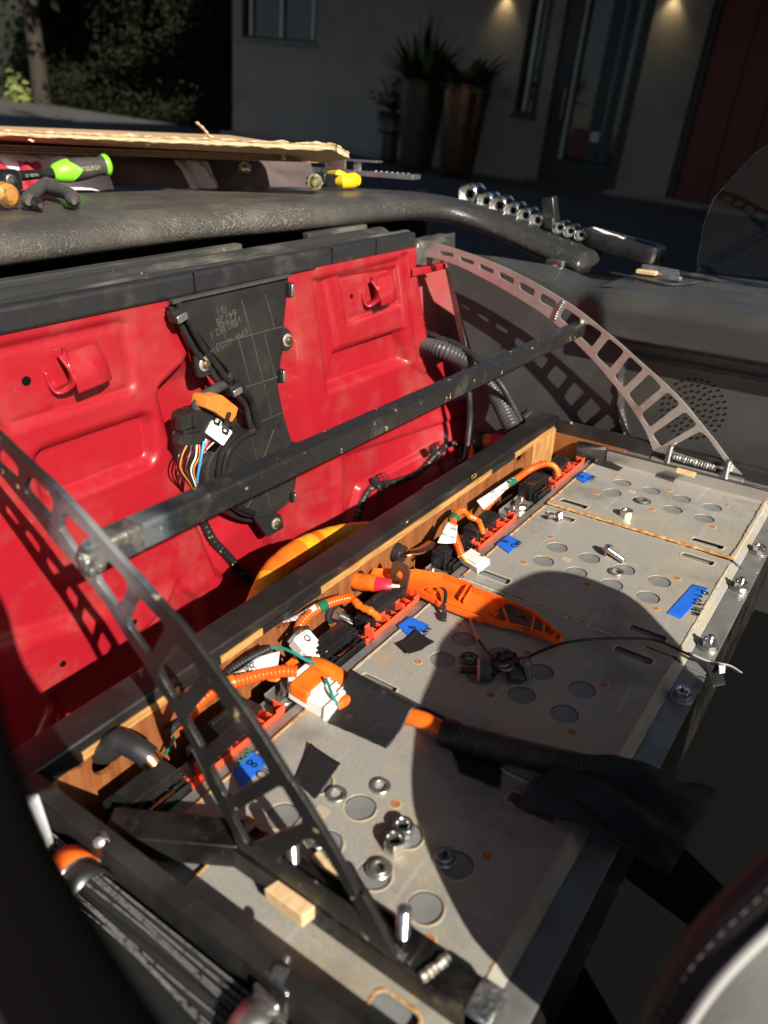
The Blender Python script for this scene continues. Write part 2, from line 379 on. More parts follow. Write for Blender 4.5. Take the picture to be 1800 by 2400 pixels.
smudge(M['panel_fabric'], (.09,.085,.08), 9, .60, .76, .35); smudge(M['tape_black'], (.06,.06,.058), 60, .58, .7, .5); smudge(M['tube_paint'], (.12,.11,.1), 16, .58, .74, .5)
smudge(M['steel_dark'], (.34,.29,.19), 24, .57, .72, .55); smudge(M['steel_dark'], (.20,.27,.33), 38, .60, .70, .6); smudge(M['rubber_black'], (.10,.095,.08), 12, .54, .74, .5)
smudge(M['black_paint'], (.05,.045,.04), 9, .52, .74, .6); smudge(M['plywood'], (.09,.03,.012), 11, .5, .7, .6, stretch=(2, 1, 1)); smudge(M['orange_plastic'], (.62,.09,.01), 22, .52, .72, .5); smudge(M['salmon_tray'], (.6,.06,.03), 40, .52, .7, .5)
smudge(M['yellow_tape'], (.55,.2,.02), 30, .5, .66, .6); smudge(M['orange_tape'], (.5,.09,.01), 40, .54, .7, .5); smudge(M['white_plastic'], (.5,.46,.38), 60, .58, .72, .5)
def heat(m, c, r0, r1, col, amt=.9):                                  # scorched paint round a weld, a stain with its own place
    t = m.node_tree; N = t.nodes; L = t.links; b = N['Principled BSDF']; src = b.inputs['Base Color'].links[0].from_socket
    tc = N.new('ShaderNodeTexCoord'); d = N.new('ShaderNodeVectorMath'); d.operation = 'DISTANCE'; L.new(tc.outputs['Object'], d.inputs[0]); d.inputs[1].default_value = c
    n = N.new('ShaderNodeTexNoise'); n.inputs['Scale'].default_value = 55; n.inputs['Detail'].default_value = 6; L.new(tc.outputs['Object'], n.inputs['Vector'])
    a = N.new('ShaderNodeMath'); a.operation = 'MULTIPLY_ADD'; L.new(n.outputs['Fac'], a.inputs[0]); a.inputs[1].default_value = .05; L.new(d.outputs['Value'], a.inputs[2])
    r = N.new('ShaderNodeMapRange'); r.inputs[1].default_value = r0+.025; r.inputs[2].default_value = r1+.025; r.inputs[3].default_value = amt; r.inputs[4].default_value = 0; r.interpolation_type = 'SMOOTHSTEP'; L.new(a.outputs[0], r.inputs[0])
    x = N.new('ShaderNodeMix'); x.data_type = 'RGBA'; L.new(r.outputs[0], x.inputs['Factor']); L.new(src, x.inputs['A']); x.inputs['B'].default_value = (*col, 1)
    L.new(x.outputs['Result'], b.inputs['Base Color'])
mat('flange_steel', (.33,.33,.315), .42, .6, col2=(.24,.23,.21), s2=30, rvar=.1, bump=.1, bs=300)
MODP = .226
def bead(pts, r, mt, name, root, seed=1, flat=.35, amp=.45):
    p = resample(crv(pts, 20), .0022); rr = [r*(1+amp*mnoise.noise(V((q.x*160+seed, q.y*160, 0)))) for q in p]
    q = [V((a.x+.0007*mnoise.noise(V((a.x*60, a.y*60, seed))), a.y+.0007*mnoise.noise(V((a.x*60, a.y*60, seed+9))), a.z)) for a in p]
    return G().tube(q, rr, 8, flat=flat, up=(0, 0, 1)).build(name, mt, root)
def nut_mesh(r=.0078, h=.008, hole=.0042, name='hex_nut'):
    g = G(); top = []; n = 24
    def hx(a): a = (a % 60)-30; return r*math.cos(math.radians(30))/math.cos(math.radians(a))
    prof = [(hole, 0), (None, 0), (None, h*.86), ('c', h), (hole*1.18, h), (hole, h*.9), (hole*.9, h*.75), (hole, h*.6), (hole*.9, h*.45), (hole, h*.3)]
    vs = []; fs = []
    for pr, z in prof:
        for k in range(48):
            a = 360*k/48; q = hx(a) if pr is None else (min(hx(a), r*.90) if pr == 'c' else pr)
            vs.append((q*math.cos(math.radians(a)), q*math.sin(math.radians(a)), z))
    for i in range(len(prof)-1):
        for k in range(48):
            b = (k+1) % 48; fs.append((i*48+k, i*48+b, (i+1)*48+b, (i+1)*48+k))
    return g.add(vs, fs).mesh(name, True, 25)
def washer_mesh(r, hole, h, name='washer'):
    return G().lathe([(hole, 0), (r, 0), (r, h*.7), (r-.0006, h), (hole+.0005, h), (hole, h*.8), (hole, 0)], 36, caps=False).mesh(name, True, 30)
ME_NUT = nut_mesh(); ME_FLANGE = washer_mesh(.0112, .004, .002, 'flange_washer')
def thread_mesh(r, L, pitch=.0013, name='stud'):
    prof = []; z = 0
    while z < L-.001: prof += [(r, z), (r*.86, z+pitch*.5)]; z += pitch
    prof += [(r*.9, L-.0008), (r*.7, L)]
    return G().lathe(prof, 16).mesh(name, True, 50)
ME_STUD = thread_mesh(.0036, .014)
def fastener(root, p, stud=True, s=1.0, rz=0):
    for nm, me, dz in (('washer', ME_FLANGE, 0), ('nut', ME_NUT, .0018))+((('stud', ME_STUD, .0018),) if stud else ()):
        o = link(nm, me, M['zinc'], root, local=True); o.location = V(p)+V((0, 0, dz*s))-rootof(root)
        o.scale = (s, s, s); o.rotation_euler = (0, 0, rz)
MOD_LABEL = ['nearest battery module with washers, nuts and black tape squares on its grey lid',
             'battery module half in shadow, second from the near end, under the orange bus bar holder',
             'battery module with the blue tape reading Problem on its lid',
             'farthest battery module with a thick rusty seam round its lid, beside the far steel bracket']
MODS = []
for k in range(4):
    x0 = k*MODP
    r = thing('battery_module', (x0+.113, 0, -.1), MOD_LABEL[k], 'battery module', 'battery modules side by side in the wooden box')
    MODS.append(r)
    zt = 0.0012 if k == 3 else 0
    slots = []
    for sx, sy in ((.0225, .0913), (.0225, -.0823), (.2045, .0913), (.2045, -.0823)):
        if k == 0 and sx < .1: slots.append(rrect(x0+.0015, sy-.0145, x0+.0285, sy+.0145, .005))
        else: slots.append(rrect(x0+sx-.006, sy-.0185, x0+sx+.006, sy+.0185, .0035))
    discs = [(x0+a, b) for a in (.088, .1277) for b in (.0619, .0211, -.0207, -.0616)]
    dots = [(x0+a, b) for a in (.0708, .1458) for b in (.0787, .0013, -.0757)]
    plate('lid', rrect(x0+.0015, -.117, x0+.2245, .121, .004), slots+[circ(a, b, .0122, 36) for a, b in discs], .0016, M['lid_steel'], r,
          Matrix.Translation((0, 0, -.0008+zt)), bev=.0004)
    for s_ in slots:
        cx = sum(p[0] for p in s_)/len(s_); cy = sum(p[1] for p in s_)/len(s_)
        ring = [V((cx+(p[0]-cx)*1.13, cy+(p[1]-cy)*1.06, zt+.0001)) for p in s_]
        bead(ring+[ring[0]], .0011, M['rust_halo'] if k else M['rust'], 'slot_rim', r, k+int(cx*1000), .3)
        if not (k == 0 and cx < x0+.03): G().box((cx-.0075, cy-.0195, -.0052), (cx+.0075, cy+.0195, -.0036)).build('slot_floor', M['disc_steel'], r)
        else:
            G().box((x0+.0005, cy-.016, -.006), (x0+.03, cy+.016, -.0045)).build('slot_floor', M['disc_steel'], r)
    me_d = G().lathe([(.0126, -.0026), (.0119, -.0026), (.0119, -.0017), (.0112, -.0013), (.0004, -.0013)], 36).mesh('embossed_disc', True, 4)
    for a, b in discs:
        o = link('embossed_disc', me_d, M['disc_steel'], r, local=True); o.location = V((a, b, zt))-rootof(r)
    if k == 0:
        for i_, (a, b) in enumerate(discs):
            bead([V((a+.0127*math.cos(t_*.3307+1.9), b+.0127*math.sin(t_*.3307+1.9), zt)) for t_ in range(10+(i_*3) % 7)], .0009, M['rust_halo'], 'slot_rim', r, i_, .3, .7)
    for a, b in dots:
        q = rnd.uniform(.85, 1.1)
        o = G().lathe([(.0052*q, .00002), (.0046*q, .00018), (.0044*q, .00018)], 20, Matrix.Translation((a, b, zt))).build('rust_ring', M['rust_halo'], r)
        G().lathe([(.0039*q, .0001), (.0036*q, .0005), (.0024*q, .0005), (.0021*q, .0003), (.0012*q, .0004)], 18, Matrix.Translation((a, b, zt))).build('spot_weld', M['rust_dark'], r)
    q = V((x0+.108, .0416, zt))
    G().prism(rrect(q.x-.0045, q.y-.0055, q.x+.0045, q.y+.0055, .0015, 3), q.z, q.z+.0003).build('rust_patch', M['rust_halo'], r)
    G().box((x0+.001, -.117, -.105), (x0+.225, .12, -.014)).build('module_body', M['flange_steel'], r)
    # left flange with its rusty crease, right bolt rail
    G().box((x0+.0006, .1216, -.006), (x0+.2254, .1345, -.0022)).box((x0+.0006, .1212, -.0055), (x0+.2254, .1225, -.0004)).build('flange', M['flange_steel'], r, bev=.0006)
    bead([(x0+.003, .1206, zt), (x0+.11, .1207, zt), (x0+.2235, .1206, zt)], .0014, M['rust'] if k != 1 else M['rust_halo'], 'rust_seam', r, k*3, .5)
    G().box((x0+.001, -.1262, -.0075), (x0+.225, -.1172, -.0062)).prism([(-.1174, -.0008), (-.1262, -.0062), (-.1262, -.0078), (-.1174, -.0024)], x0+.002, x0+.224,
        Matrix(((0, 0, 1, 0), (1, 0, 0, 0), (0, 1, 0, zt), (0, 0, 0, 1)))).build('lid_edge', M['lid_steel'], r, sm=False)
    plate('bolt_rail', rrect(x0+.001, -.1475, x0+.225, -.1264, .003), [], .003, M['flange_steel'], r, Matrix.Translation((0, 0, -.0075)), bev=.0005)
    G().box((x0+.001, -.1462, -.12), (x0+.225, -.1268, -.0095)).build('side_wall', M['steel_dark'], r)
    if k == 3:
        bead([(x0+.0022, .119, zt+.0005), (x0+.0015, .06, zt+.0005), (x0+.0022, 0, zt+.0005), (x0+.002, -.07, zt+.0005), (x0+.002, -.1165, zt+.0005)], .0033, M['rust'], 'rust_seam', r, 5, .5)
        bead([(x0+.002, -.116, zt+.0004), (x0+.06, -.1165, zt+.0004), (x0+.2, -.1163, zt+.0004)], .0030, M['rust_halo'], 'rust_seam', r, 8, .5)
    else:
        bead([(x0+.224, .118, .0002), (x0+.2235, .05, .0002), (x0+.224, 0, .0002), (x0+.224, -.09, .0002)], .0008 if k == 2 else .0019, M['rust_halo'], 'rust_seam', r, 5+k, .4, .9)
        bead([(x0+.01, -.1166, .0002), (x0+.11, -.1164, .0002), (x0+.215, -.1166, .0002)], .0014, M['rust_halo'], 'rust_seam', r, 18+k, .4, .8)
    # terminal side: tray, covers, grey flange
    tx0, tx1 = x0+(.080, .078, .068, .064)[k], x0+(.172, .16, .166, .166)[k]
    g = G().box((tx0, .1348, -.012), (tx1, .1470, -.0065)).box((tx0, .1348, -.0065), (tx1, .1360, .0035))
    n = 9
    for i in range(n+1):
        xx = tx0+(tx1-tx0-.0015)*i/n
        if i % 3: g.box((xx, .136, -.0065), (xx+.0014, .1462, .001))
        else: g.box((xx, .136, -.0065), (xx+.0016, .1475, .0062)); g.box((xx, .1458, -.0065), (xx+.008 if i < n else xx+.0015, .1473, .0068))
    g.box((tx1-.010, .134, .0), (tx1, .1358, .0075)).box((tx0-.012, .1345, -.012), (tx0-.001, .146, -.004)).box((tx0-.012, .1345, -.004), (tx0-.0095, .146, .003))
    g.build('busbar_tray', M['salmon_tray'], r, sm=False, bev=.0004, seg=1)
    cx0, cx1 = tx0+.014, tx0+.074
    g = G().box((cx0, .1475, -.012), (cx1, .1665, .0125)).box((cx0-.006, .1495, -.012), (cx1+.006, .1650, .0065)).box((cx0+.012, .1462, .0), (cx1-.012, .1476, .0105))
    for i in range(4): g.box((cx0+.006+i*.014, .1655, -.01), (cx0+.012+i*.014, .1690, .008))
    g.box((cx0+.02, .1600, .0125), (cx0+.038, .1645, .0145))
    g.build('terminal_cover', M['black_gloss'], r, bev=.0008)
    G().box((cx1-.014, .1450, -.004), (cx1+.004, .1474, .006)).build('copper_tab', M['copper'], r, bev=.0003)
    bx0, bx1 = x0+.013, x0+.067
    g = G().box((bx0, .1500, -.012), (bx1, .1690, .0105)).box((bx0-.003, .1368, -.012), (bx1+.004, .150, -.006))
    for yy in (.1368, .1425, .149): g.box((bx0-.003, yy, -.006), (bx1+.004, yy+.0012, .004))
    for i in range(5): g.box((bx0+(bx1-bx0)*i/4-.001, .1368, -.006), (bx0+(bx1-bx0)*i/4+.0006, .1495, .003))
    g.box((bx0+.004, .1520, .0105), (bx0+.010, .166, .0122)).box((bx1-.006, .147, -.006), (bx1+.001, .1505, .008))
    g.build('terminal_housing', M['black_gloss'], r, bev=.0006)
    G().box((bx0+.015, .1392, -.005), (bx1-.012, .1412, .0055)).build('copper_tab', M['copper'], r, bev=.0004)
    G().box((x0-.045 if k else x0+.002, .1346, -.011), (x0+.010, .1680, -.0085)).box((x0-.045 if k else x0+.002, .1665, -.0085), (x0+.010, .1680, -.0045)).box((x0+.01, .1346, -.0135), (x0+.19, .1680, -.0122)).build('terminal_plate', M['flange_steel'], r, bev=.0006)
    if k: fastener(r, (x0-.013, .1515, -.0085), True, 1.0, .3); fastener(r, (x0-.036, .1512, -.0085), True, .72, .1)
for k, xx in ((3, .7297), (2, .6293), (2, .4963), (1, .404)):
    fastener(MODS[k], (xx, -.1372, -.006), k == 2, .95, xx*7)

# ================================================================ wooden box round the modules
box = thing('wooden_box', (.42, .2, -.1), 'black painted wooden box frame of plywood walls around the battery modules', 'box frame')
X0, X1 = -.013, .872
hole = lambda px, r: circ(PY(px, .2).x, PY(px, .2).z, r, 22)
MW = frame((0, .2025, 0), (1, 0, 0), (0, 0, 1))                     # wall plane: local x = X, local y = Z
plate('plywood_wall', [(X0, -.1), (X1, -.1), (X1, .0278), (X0, .0278)], [circ(.041, .012, .0135, 22), circ(.364, .008, .0125, 22), circ(.437, .010, .012, 22), rrect(.745, .012, .772, .024, .004)], .005, M['plywood'], box, MW)
# rail: black vinyl-painted, with a strip of bare wood showing along its lower front edge
G().box((X0-.02, .2000, .0285), (X1+.02, .2320, .0440)).build('top_rail', M['black_paint'], box, bev=.0022)
segs = [(X0, .022, 'v'), (.022, .115, 'w'), (.115, .162, 'v'), (.162, .215, 'w'), (.215, .300, 'v'), (.300, .62, 'w'), (.62, .665, 'w'), (.665, .735, 'v'), (.735, X1, 'w')]
for a, b, t in segs:
    g = G(); n = max(2, int((b-a)/.01)); top = .0335 if t == 'w' else .0335
    prof = [(.1985, top), (.1985, .0285-.0055*(t == 'w')), (.2012, .0275-.0055*(t == 'w'))]
    vs = []; fs = []
    for i in range(n+1):
        xx = a+(b-a)*i/n; j = .0007*mnoise.noise(V((xx*60, 3, 0)))
        for (yy, zz) in ((.1984, top+j), (.1984, .0262+j*2), (.2020, .0262+j*2), (.2020, top+j)): vs.append((xx, yy, zz))
    for i in range(n):
        for q in range(4): fs.append((i*4+q, (i+1)*4+q, (i+1)*4+(q+1) % 4, i*4+(q+1) % 4))
    fs += [(0, 1, 2, 3), (n*4+3, n*4+2, n*4+1, n*4)]
    G().add(vs, fs).build('bare_edge' if t == 'w' else 'vinyl_edge', M['bare_wood'] if t == 'w' else M['black_vinyl'], box)
for a, b in (((X0, .1965, -.1), (X0+.012, .2, .0262)), ((X1-.012, .1955, -.1), (X1, .2, .03)), ((X1-.075, .1972, -.1), (X1-.0125, .2, .0262))):
    G().box(a, b).build('corner_batten', M['bare_wood_v'], box, bev=.0006)
# far and near side walls
G().box((X1+.001, .085, -.1), (X1+.006, .1995, .022)).build('side_panel', M['plywood'], box)
G().box((X1+.0065, -.16, -.1), (X1+.02, .2, .040)).build('side_rail', M['black_vinyl'], box, bev=.002)
def nearwall(u, v):
    y = .234-.55*u
    return (X0-.012+.012*v, y, .0440+.0012*mnoise.noise(V((y*30, 0, 1)))-.0018*(1-v)**2)
G().grid(40, 5, nearwall).grid(40, 8, lambda u, v: (X0-.012-.0035*math.sin(v*3.1)+.001*mnoise.noise(V((u*14, v*3, 5))), .234-.55*u, -.16+.2022*v)).grid(40, 3, lambda u, v: (X0+.0002, .199-.515*u, .0440-.14*v)).build('side_rail', M['black_vinyl'], box)
# paint chips on the rail
for px in ((kQ(765, 975), .004), (kQ(1240, 650), .008), (kE(400, 430), .007)):
    p = PY(px[0], .1984); rr = px[1]
    poly = [(p.x+rr*rnd.uniform(.5, 1)*math.cos(a*.7), p.z+rr*.45*rnd.uniform(.4, 1)*math.sin(a*.7)) for a in range(9)]
    G().prism(poly, 0, .0004, frame((0, .1984, 0), (1, 0, 0), (0, 0, 1))).build('bare_chip', M['bare_wood'], box, sm=False)
G().tube([(X1+.012, .178, .040), (X1+.012, .178, .0425)], .003, 10).build('screw', M['zinc'], box)

# ================================================================ welded steel frame: two ladder arms, cross tube, base bars
fr = thing('steel_frame', (.45, .1, .02), 'welded steel frame with two curved ladder arms joined by a black square tube', 'steel frame')
XN, XF = .036, .880
def YZ(px, X): p = PX(px, X); return (p.y, p.z)
MFX = lambda X: Matrix(((0, 0, 1, X), (1, 0, 0, 0), (0, 1, 0, 0), (0, 0, 0, 1)))
def poly(cr, pts, X, it=2, w=.22):
    p = [YZ(cr(*q), X) for q in pts]
    return roundc(p, .0052)
outer = crv([(*YZ(kN(*q), XF), 0) for q in ((55,120),(150,137),(300,185),(430,235),(560,298),(640,343),(740,404),(820,460),(900,525),(980,590),(1080,680),(1180,768),(1270,857),(1340,942),(1420,1040),(1490,1135),(1545,1195))], 4)
inner = crv([(*YZ(kN(*q), XF), 0) for q in ((1135,1085),(1100,995),(1050,912),(1000,838),(940,765),(880,693),(820,630),(750,560),(690,507),(620,452),(550,407),(450,347),(350,292),(250,243),(150,208),(75,195))], 4)
far_h = [((160,169),(222,182),(223,201),(158,189)), ((250,196),(318,219),(312,237),(254,217)), ((342,228),(408,258),(403,278),(341,252)), ((434,265),(501,298),(496,326),(430,291)),
         ((527,312),(598,350),(586,383),(522,343)), ((627,362),(697,405),(686,440),(611,399)), ((732,430),(808,484),(778,540),(704,476)), ((836,500),(904,546),(853,614),(785,548)),
         ((932,570),(1004,630),(936,711),(870,648)), ((1027,652),(1091,710),(998,799),(957,746)), ((1117,732),(1175,795),(1064,886),(1019,828)), ((1202,815),(1258,870),(1118,979),(1077,918)),
         ((1282,905),(1336,965),(1168,1066),(1129,1010)), ((1352,995),(1382,1020),(1478,1155),(1458,1160),(1195,1078))]
plate('ladder_arm', [(a.x, a.y) for a in outer+inner], [poly(kN, h, XF) for h in far_h], .0035, M['steel_bright'], fr, MFX(XF), bev=.0004)
outer = crv([(*YZ(q, XN), 0) for q in (kL(-420,-70), kL(-200,90), kL(0,270), kL(100,365), kL(200,457), kL(300,547), kL(400,650), kL(500,757), kL(600,870), kL(700,985), kL(800,1090), kL(900,1203), kI(330,0), kI(440,132), kI(560,292), kI(700,480), kI(830,662), kI(950,852), kI(1070,1042), kC(800,350), kC(920,540), kC(1040,740), kC(1130,900), kC(1220,1080), kD(430,400), kD(520,570), kD(620,760), kD(650,835))], 4)
inner = crv([(*YZ(q, XN), 0) for q in (kC(530,835), kC(450,775), kC(400,650), kC(330,525), kC(230,330), kC(150,140), kI(520,1010), kI(460,880), kI(380,722), kI(300,572), kI(200,422), kI(100,252), kI(0,112), kL(640,1280), kL(560,1165), kL(480,1063), kL(400,967), kL(300,850), kL(200,722), kL(100,602), kL(0,482), kL(-200,270), kL(-440,50))], 4)
near_h = [(kL, ((-330,60),(-210,160),(-220,225),(-345,110))), (kL, ((-165,190),(-50,285),(-60,370),(-180,260))), (kL, ((0,345),(30,360),(118,455),(112,545),(-20,425))), (kL, ((172,508),(215,525),(312,632),(297,752),(165,605),(150,570))),
          (kL, ((368,703),(500,828),(516,870),(480,930),(476,990),(362,822),(345,792))), (kL, ((560,1000),(612,968),(720,1087),(716,1140),(667,1242),(545,1075))),
          (k5, ((605,448),(727,577),(656,712),(554,562))), (k5, ((772,648),(882,780),(770,907),(690,768))), (kI, ((555,438),(708,660),(503,847),(383,637))), (kI, ((768,745),(800,770),(938,985),(648,1158),(540,945))),
          (kC, ((718,382),(740,392),(876,620),(512,772),(403,565))), (kC, ((900,720),(925,725),(1000,790),(1245,1225),(1225,1222),(690,862)))]
plate('ladder_arm', [(a.x, a.y) for a in outer+inner], [poly(c, h, XN) for c, h in near_h], .0042, M['tube_paint'], fr, MFX(XN), bev=.0005, label='blackened ladder arm at the near end')
J0 = V((XN+.002, *YZ(kL(545,925), XN))); J1 = V((XF-.002, *YZ(kN(800,525), XF)))
ax = (J1-J0).normalized(); up = V((0, 0, 1)); sd_ = ax.cross(up).normalized(); up = sd_.cross(ax)
heat(M['tube_paint'], tuple(J0), .010, .055, (.42,.42,.38)); heat(M['tube_paint'], tuple(J0), .045, .062, (.05,.075,.11), .5)
heat(M['steel_bright'], tuple(J1), .012, .035, (.62,.55,.40), .7)
def sqtube(g, a, b, w):
    Mx = frame(a, ax, sd_); L = (b-a).length
    return g.box((0, -w, -w), (L, w, w), Mx)
sqtube(G(), J0, J1, .0093).build('cross_tube', M['tube_paint'], fr, bev=.0026, seg=3)
sqtube(G(), J0+ax*.0, J0+ax*.028, .00945).build('burnt_end', M['weld'], fr, bev=.0026, seg=3)
def weldbead(name, pts, r, seed=0, mt='weld'):
    p = resample(crv(pts, 12), .0011)
    return G().tube(p, [r*(.75+.35*abs(math.sin(i*.9+seed))+.25*mnoise.noise(V((i*.37, seed, 0)))) for i in range(len(p))], 9).build(name, M[mt], fr)
def around(c, r, X):
    return [(X, c[0]+r*math.cos(a*math.pi/4), c[1]+r*math.sin(a*math.pi/4)) for a in range(9)]
weldbead('weld_bead', [(XN-.004, *YZ(kL(*q), XN)) for q in ((500,930),(510,985),(540,1015),(580,990),(590,960))], .0042, 1)
weldbead('weld_bead', [(XN-.004, *YZ(kL(*q), XN)) for q in ((520,880),(500,930),(520,960))], .004, 4)
weldbead('weld_bead', [(XF-.004, *YZ(kN(*q), XF)) for q in ((805,485),(815,510),(800,540))], .003, 2)
weldbead('weld_bead', [(XF-.003, *YZ(kN(*q), XF)) for q in ((730,400),(715,420),(700,450),(685,485))], .0032, 3)
weldbead('weld_bead', [(XF-.006, *YZ(kN(*q), XF)) for q in ((1230,1105),(1300,1125),(1370,1145),(1430,1160))], .0052, 6)
# base bars: near square bar with bent gusset, far bar
nb = G().box((.0352, -.132, .0008), (.0585, .060, .0205))
nb.build('base_bar', M['steel_dark'], fr, bev=.0012)
a, b = V((.047, .062)), V((.000, .142)); dd = (b-a).normalized(); nn = V((-dd.y, dd.x))*.0125
G().prism([tuple(a-nn*.95), tuple(b-nn), tuple(b+nn), tuple(a+nn*.95)], .0012, .0222).build('gusset', M['steel_dark'], fr, bev=.0012)
G().box((.0375, -.0815, .0207), (.0575, .0500, .0238)).build('foot_plate', M['steel_dark'], fr, bev=.0008)
G().box((.0352, -.1345, .0005), (.0590, -.118, .0215)).build('burnt_end', M['weld'], fr, bev=.0015)
weldbead('weld_bead', [(.0385, -.077, .0245), (.0392, -.070, .0245), (.0395, -.060, .0242)], .0028, 8)
weldbead('weld_bead', [(.0385, .035, .0242), (.039, -.0, .0242), (.0395, -.05, .0242)], .0016, 11, 'steel_dark')
weldbead('weld_bead', [(.036, -.09, .0208), (.048, -.094, .0208), (.057, -.096, .0206)], .0035, 9)
G().box((.8665, -.165, .0008), (.8705, .110, .0200)).box((.8665, -.165, .0165), (.895, .110, .0200)).build('base_bar', M['steel_bright'], fr, bev=.001, label='polished angle bar under the far ladder arm')
a, b = V((.868, .112)), V((.846, .150)); dd = (b-a).normalized(); nn = V((-dd.y, dd.x))*.002
G().prism([tuple(a-nn), tuple(b-nn), tuple(b+nn), tuple(a+nn)], .0008, .0200).prism([tuple(a-nn), tuple(b-nn), (b.x+.022, b.y+.008), (a.x+.024, a.y+.002)], .0175, .0205).build('gusset', M['steel_dark'], fr, bev=.0008)
G().box((.868, -.0815, .0202), (.889, .046, .0226)).build('foot_plate', M['steel_bright'], fr, bev=.0006)
ME_LONG = thread_mesh(.0045, .027)
def stud(p, mt='zinc'):
    o = link('threaded_stud', ME_LONG, M[mt], fr, local=True); o.location = V(p)-rootof(fr)
stud((.871, .022, .0205)); stud((.869, -.058, .0205)); stud((.0500, .018, .0205)); stud((.0505, -.068, .0205))
G().box((.0400, .0095, .0207), (.0570, .0265, .0232)).build('foot_washer', M['zinc_dull'], fr, bev=.001)
top = V((XF, *YZ(kN(60,165), XF)))
G().box((XF-.012, top.y-.006, top.z-.014), (XF+.004, top.y+.012, top.z+.012)).build('mount_tab', M['weld'], fr, bev=.002)
# ================================================================ car: bulkhead, duct, deck, armrest, side panel
car = thing('convertible_car', (.45, .46, -.2), 'red convertible with its rear seat removed, bare red bulkhead and black leather deck', 'car')
def sst(x, a, b): t = np.clip((x-a)/(b-a), 0, 1); return t*t*(3-2*t)
def sdr(x, z, x0, x1, z0, z1, r):
    cx, cz = (x0+x1)/2, (z0+z1)/2; qx = np.abs(x-cx)-(x1-x0)/2+r; qz = np.abs(z-cz)-(z1-z0)/2+r
    return np.hypot(np.maximum(qx, 0), np.maximum(qz, 0))+np.minimum(np.maximum(qx, qz), 0)-r
def press(d, w): return 1-sst(d, -w/2, w/2)
def sdpoly(x, z, P):
    d = np.full(x.shape, 1e9); ins = np.zeros(x.shape, bool); n = len(P)
    for i in range(n):
        ax_, az = P[i]; bx, bz = P[(i+1) % n]; ex, ez = bx-ax_, bz-az
        t = np.clip(((x-ax_)*ex+(z-az)*ez)/(ex*ex+ez*ez), 0, 1)
        d = np.minimum(d, np.hypot(x-ax_-t*ex, z-az-t*ez))
        c_ = ((az > z) != (bz > z)) & (x < (bx-ax_)*(z-az)/(ez if ez else 1e-9)+ax_); ins ^= c_
    return np.where(ins, -d, d)
BY = .46
nx, nz = 470, 190
xs = np.linspace(-.22, 1.22, nx); zs = np.linspace(-.26, .2745, nz)
XX, ZZ = np.meshgrid(xs, zs)
H = np.zeros_like(XX)
zl = [-.26, -.115, -.1, -.03, .0, .05, .10, .14, .17, .182, .190, .200, .21, .24, .28]
xl = [.43, .405, .392, .374, .360, .350, .342, .336, .331, .336, .352, .372, .378, .368, .356]
XL = np.interp(ZZ, zl, xl)
XR = np.interp(ZZ, [-.26, -.1, 0, .05, .10, .135, .155, .2, .28], [.66, .64, .612, .602, .592, .586, .580, .575, .571])
deep = .010+.020*(1-sst(ZZ, .165, .215))
H -= deep*sst(XX, XL-.004, XL+.018)*(1-sst(XX, XR-.030-.02*(1-sst(ZZ, .12, .16)), XR))
H += .010*press(np.hypot((XX-.46)/.06, (ZZ+.095)/.05)-1, .9)                     # soft bulge under the blower
H -= .0050*press(sdr(XX, ZZ, .148, .306, .183, .263, .012), .008)
H += .0012*press(np.maximum(sdr(XX, ZZ, .163, .293, .192, .252, .002), -sdr(XX, ZZ, .2065, .265, .15, .2055, .001)), .0016)
H -= .0140*press(sdr(XX, ZZ, .176, .320, .094, .154, .014), .012)
H -= .0048*press(sdpoly(XX, ZZ, [(.604, .260), (.635, .095), (.842, .091), (.803, .263)]), .006)
H += .0045*press(sdpoly(XX, ZZ, [(.618, .256), (.632, .258), (.662, .155), (.830, .150), (.850, .088), (.90, .06), (.90, .29), (.6, .29)]), .008)
H -= .0130*press(sdpoly(XX, ZZ, [(.655, .148), (.818, .150), (.846, .094), (.636, .098)]), .011)
H -= .0050*press(sdpoly(XX, ZZ, [(.660, .256), (.802, .250), (.817, .189), (.681, .186)]), .006)
H += .0012*press(sdpoly(XX, ZZ, [(.669, .252), (.786, .248), (.799, .198), (.687, .197)]), .0016)
H -= .0045*press(sdpoly(XX, ZZ, [(.809, .266), (.826, .268), (.890, .091), (.872, .088)]), .006)
# lower steps
zs1 = .034-(XX-.651)*.12
H += .010*(1-sst(ZZ, zs1-.012, zs1+.004))*sst(XX, .640, .662)
H -= .008*(1-sst(ZZ, zs1-.050, zs1-.040))*sst(XX, .650, .675)
H += .010*press(sdpoly(XX, ZZ, [(.668, -.157), (.702, -.082), (.947, -.087), (1.06, -.16), (1.06, -.25), (.66, -.25)]), .008)
zs2 = -.028-(XX-.1)*.24
H += .012*(1-sst(ZZ, zs2-.012, zs2+.012))*(1-sst(XX, .30, .40))
H -= .014*press(sdpoly(XX, ZZ, [(.138, -.175), (.134, -.118), (.27, -.108), (.33, -.078), (.36, -.12), (.36, -.2)]), .014)
H += .005*press(sdpoly(XX, ZZ, [(.100, -.26), (.100, -.165), (.128, -.128), (.142, -.128), (.118, -.172), (.118, -.26)]), .006)
H += .002*press(sdr(XX, ZZ, .497, .547, -.118, -.086, .004), .004)
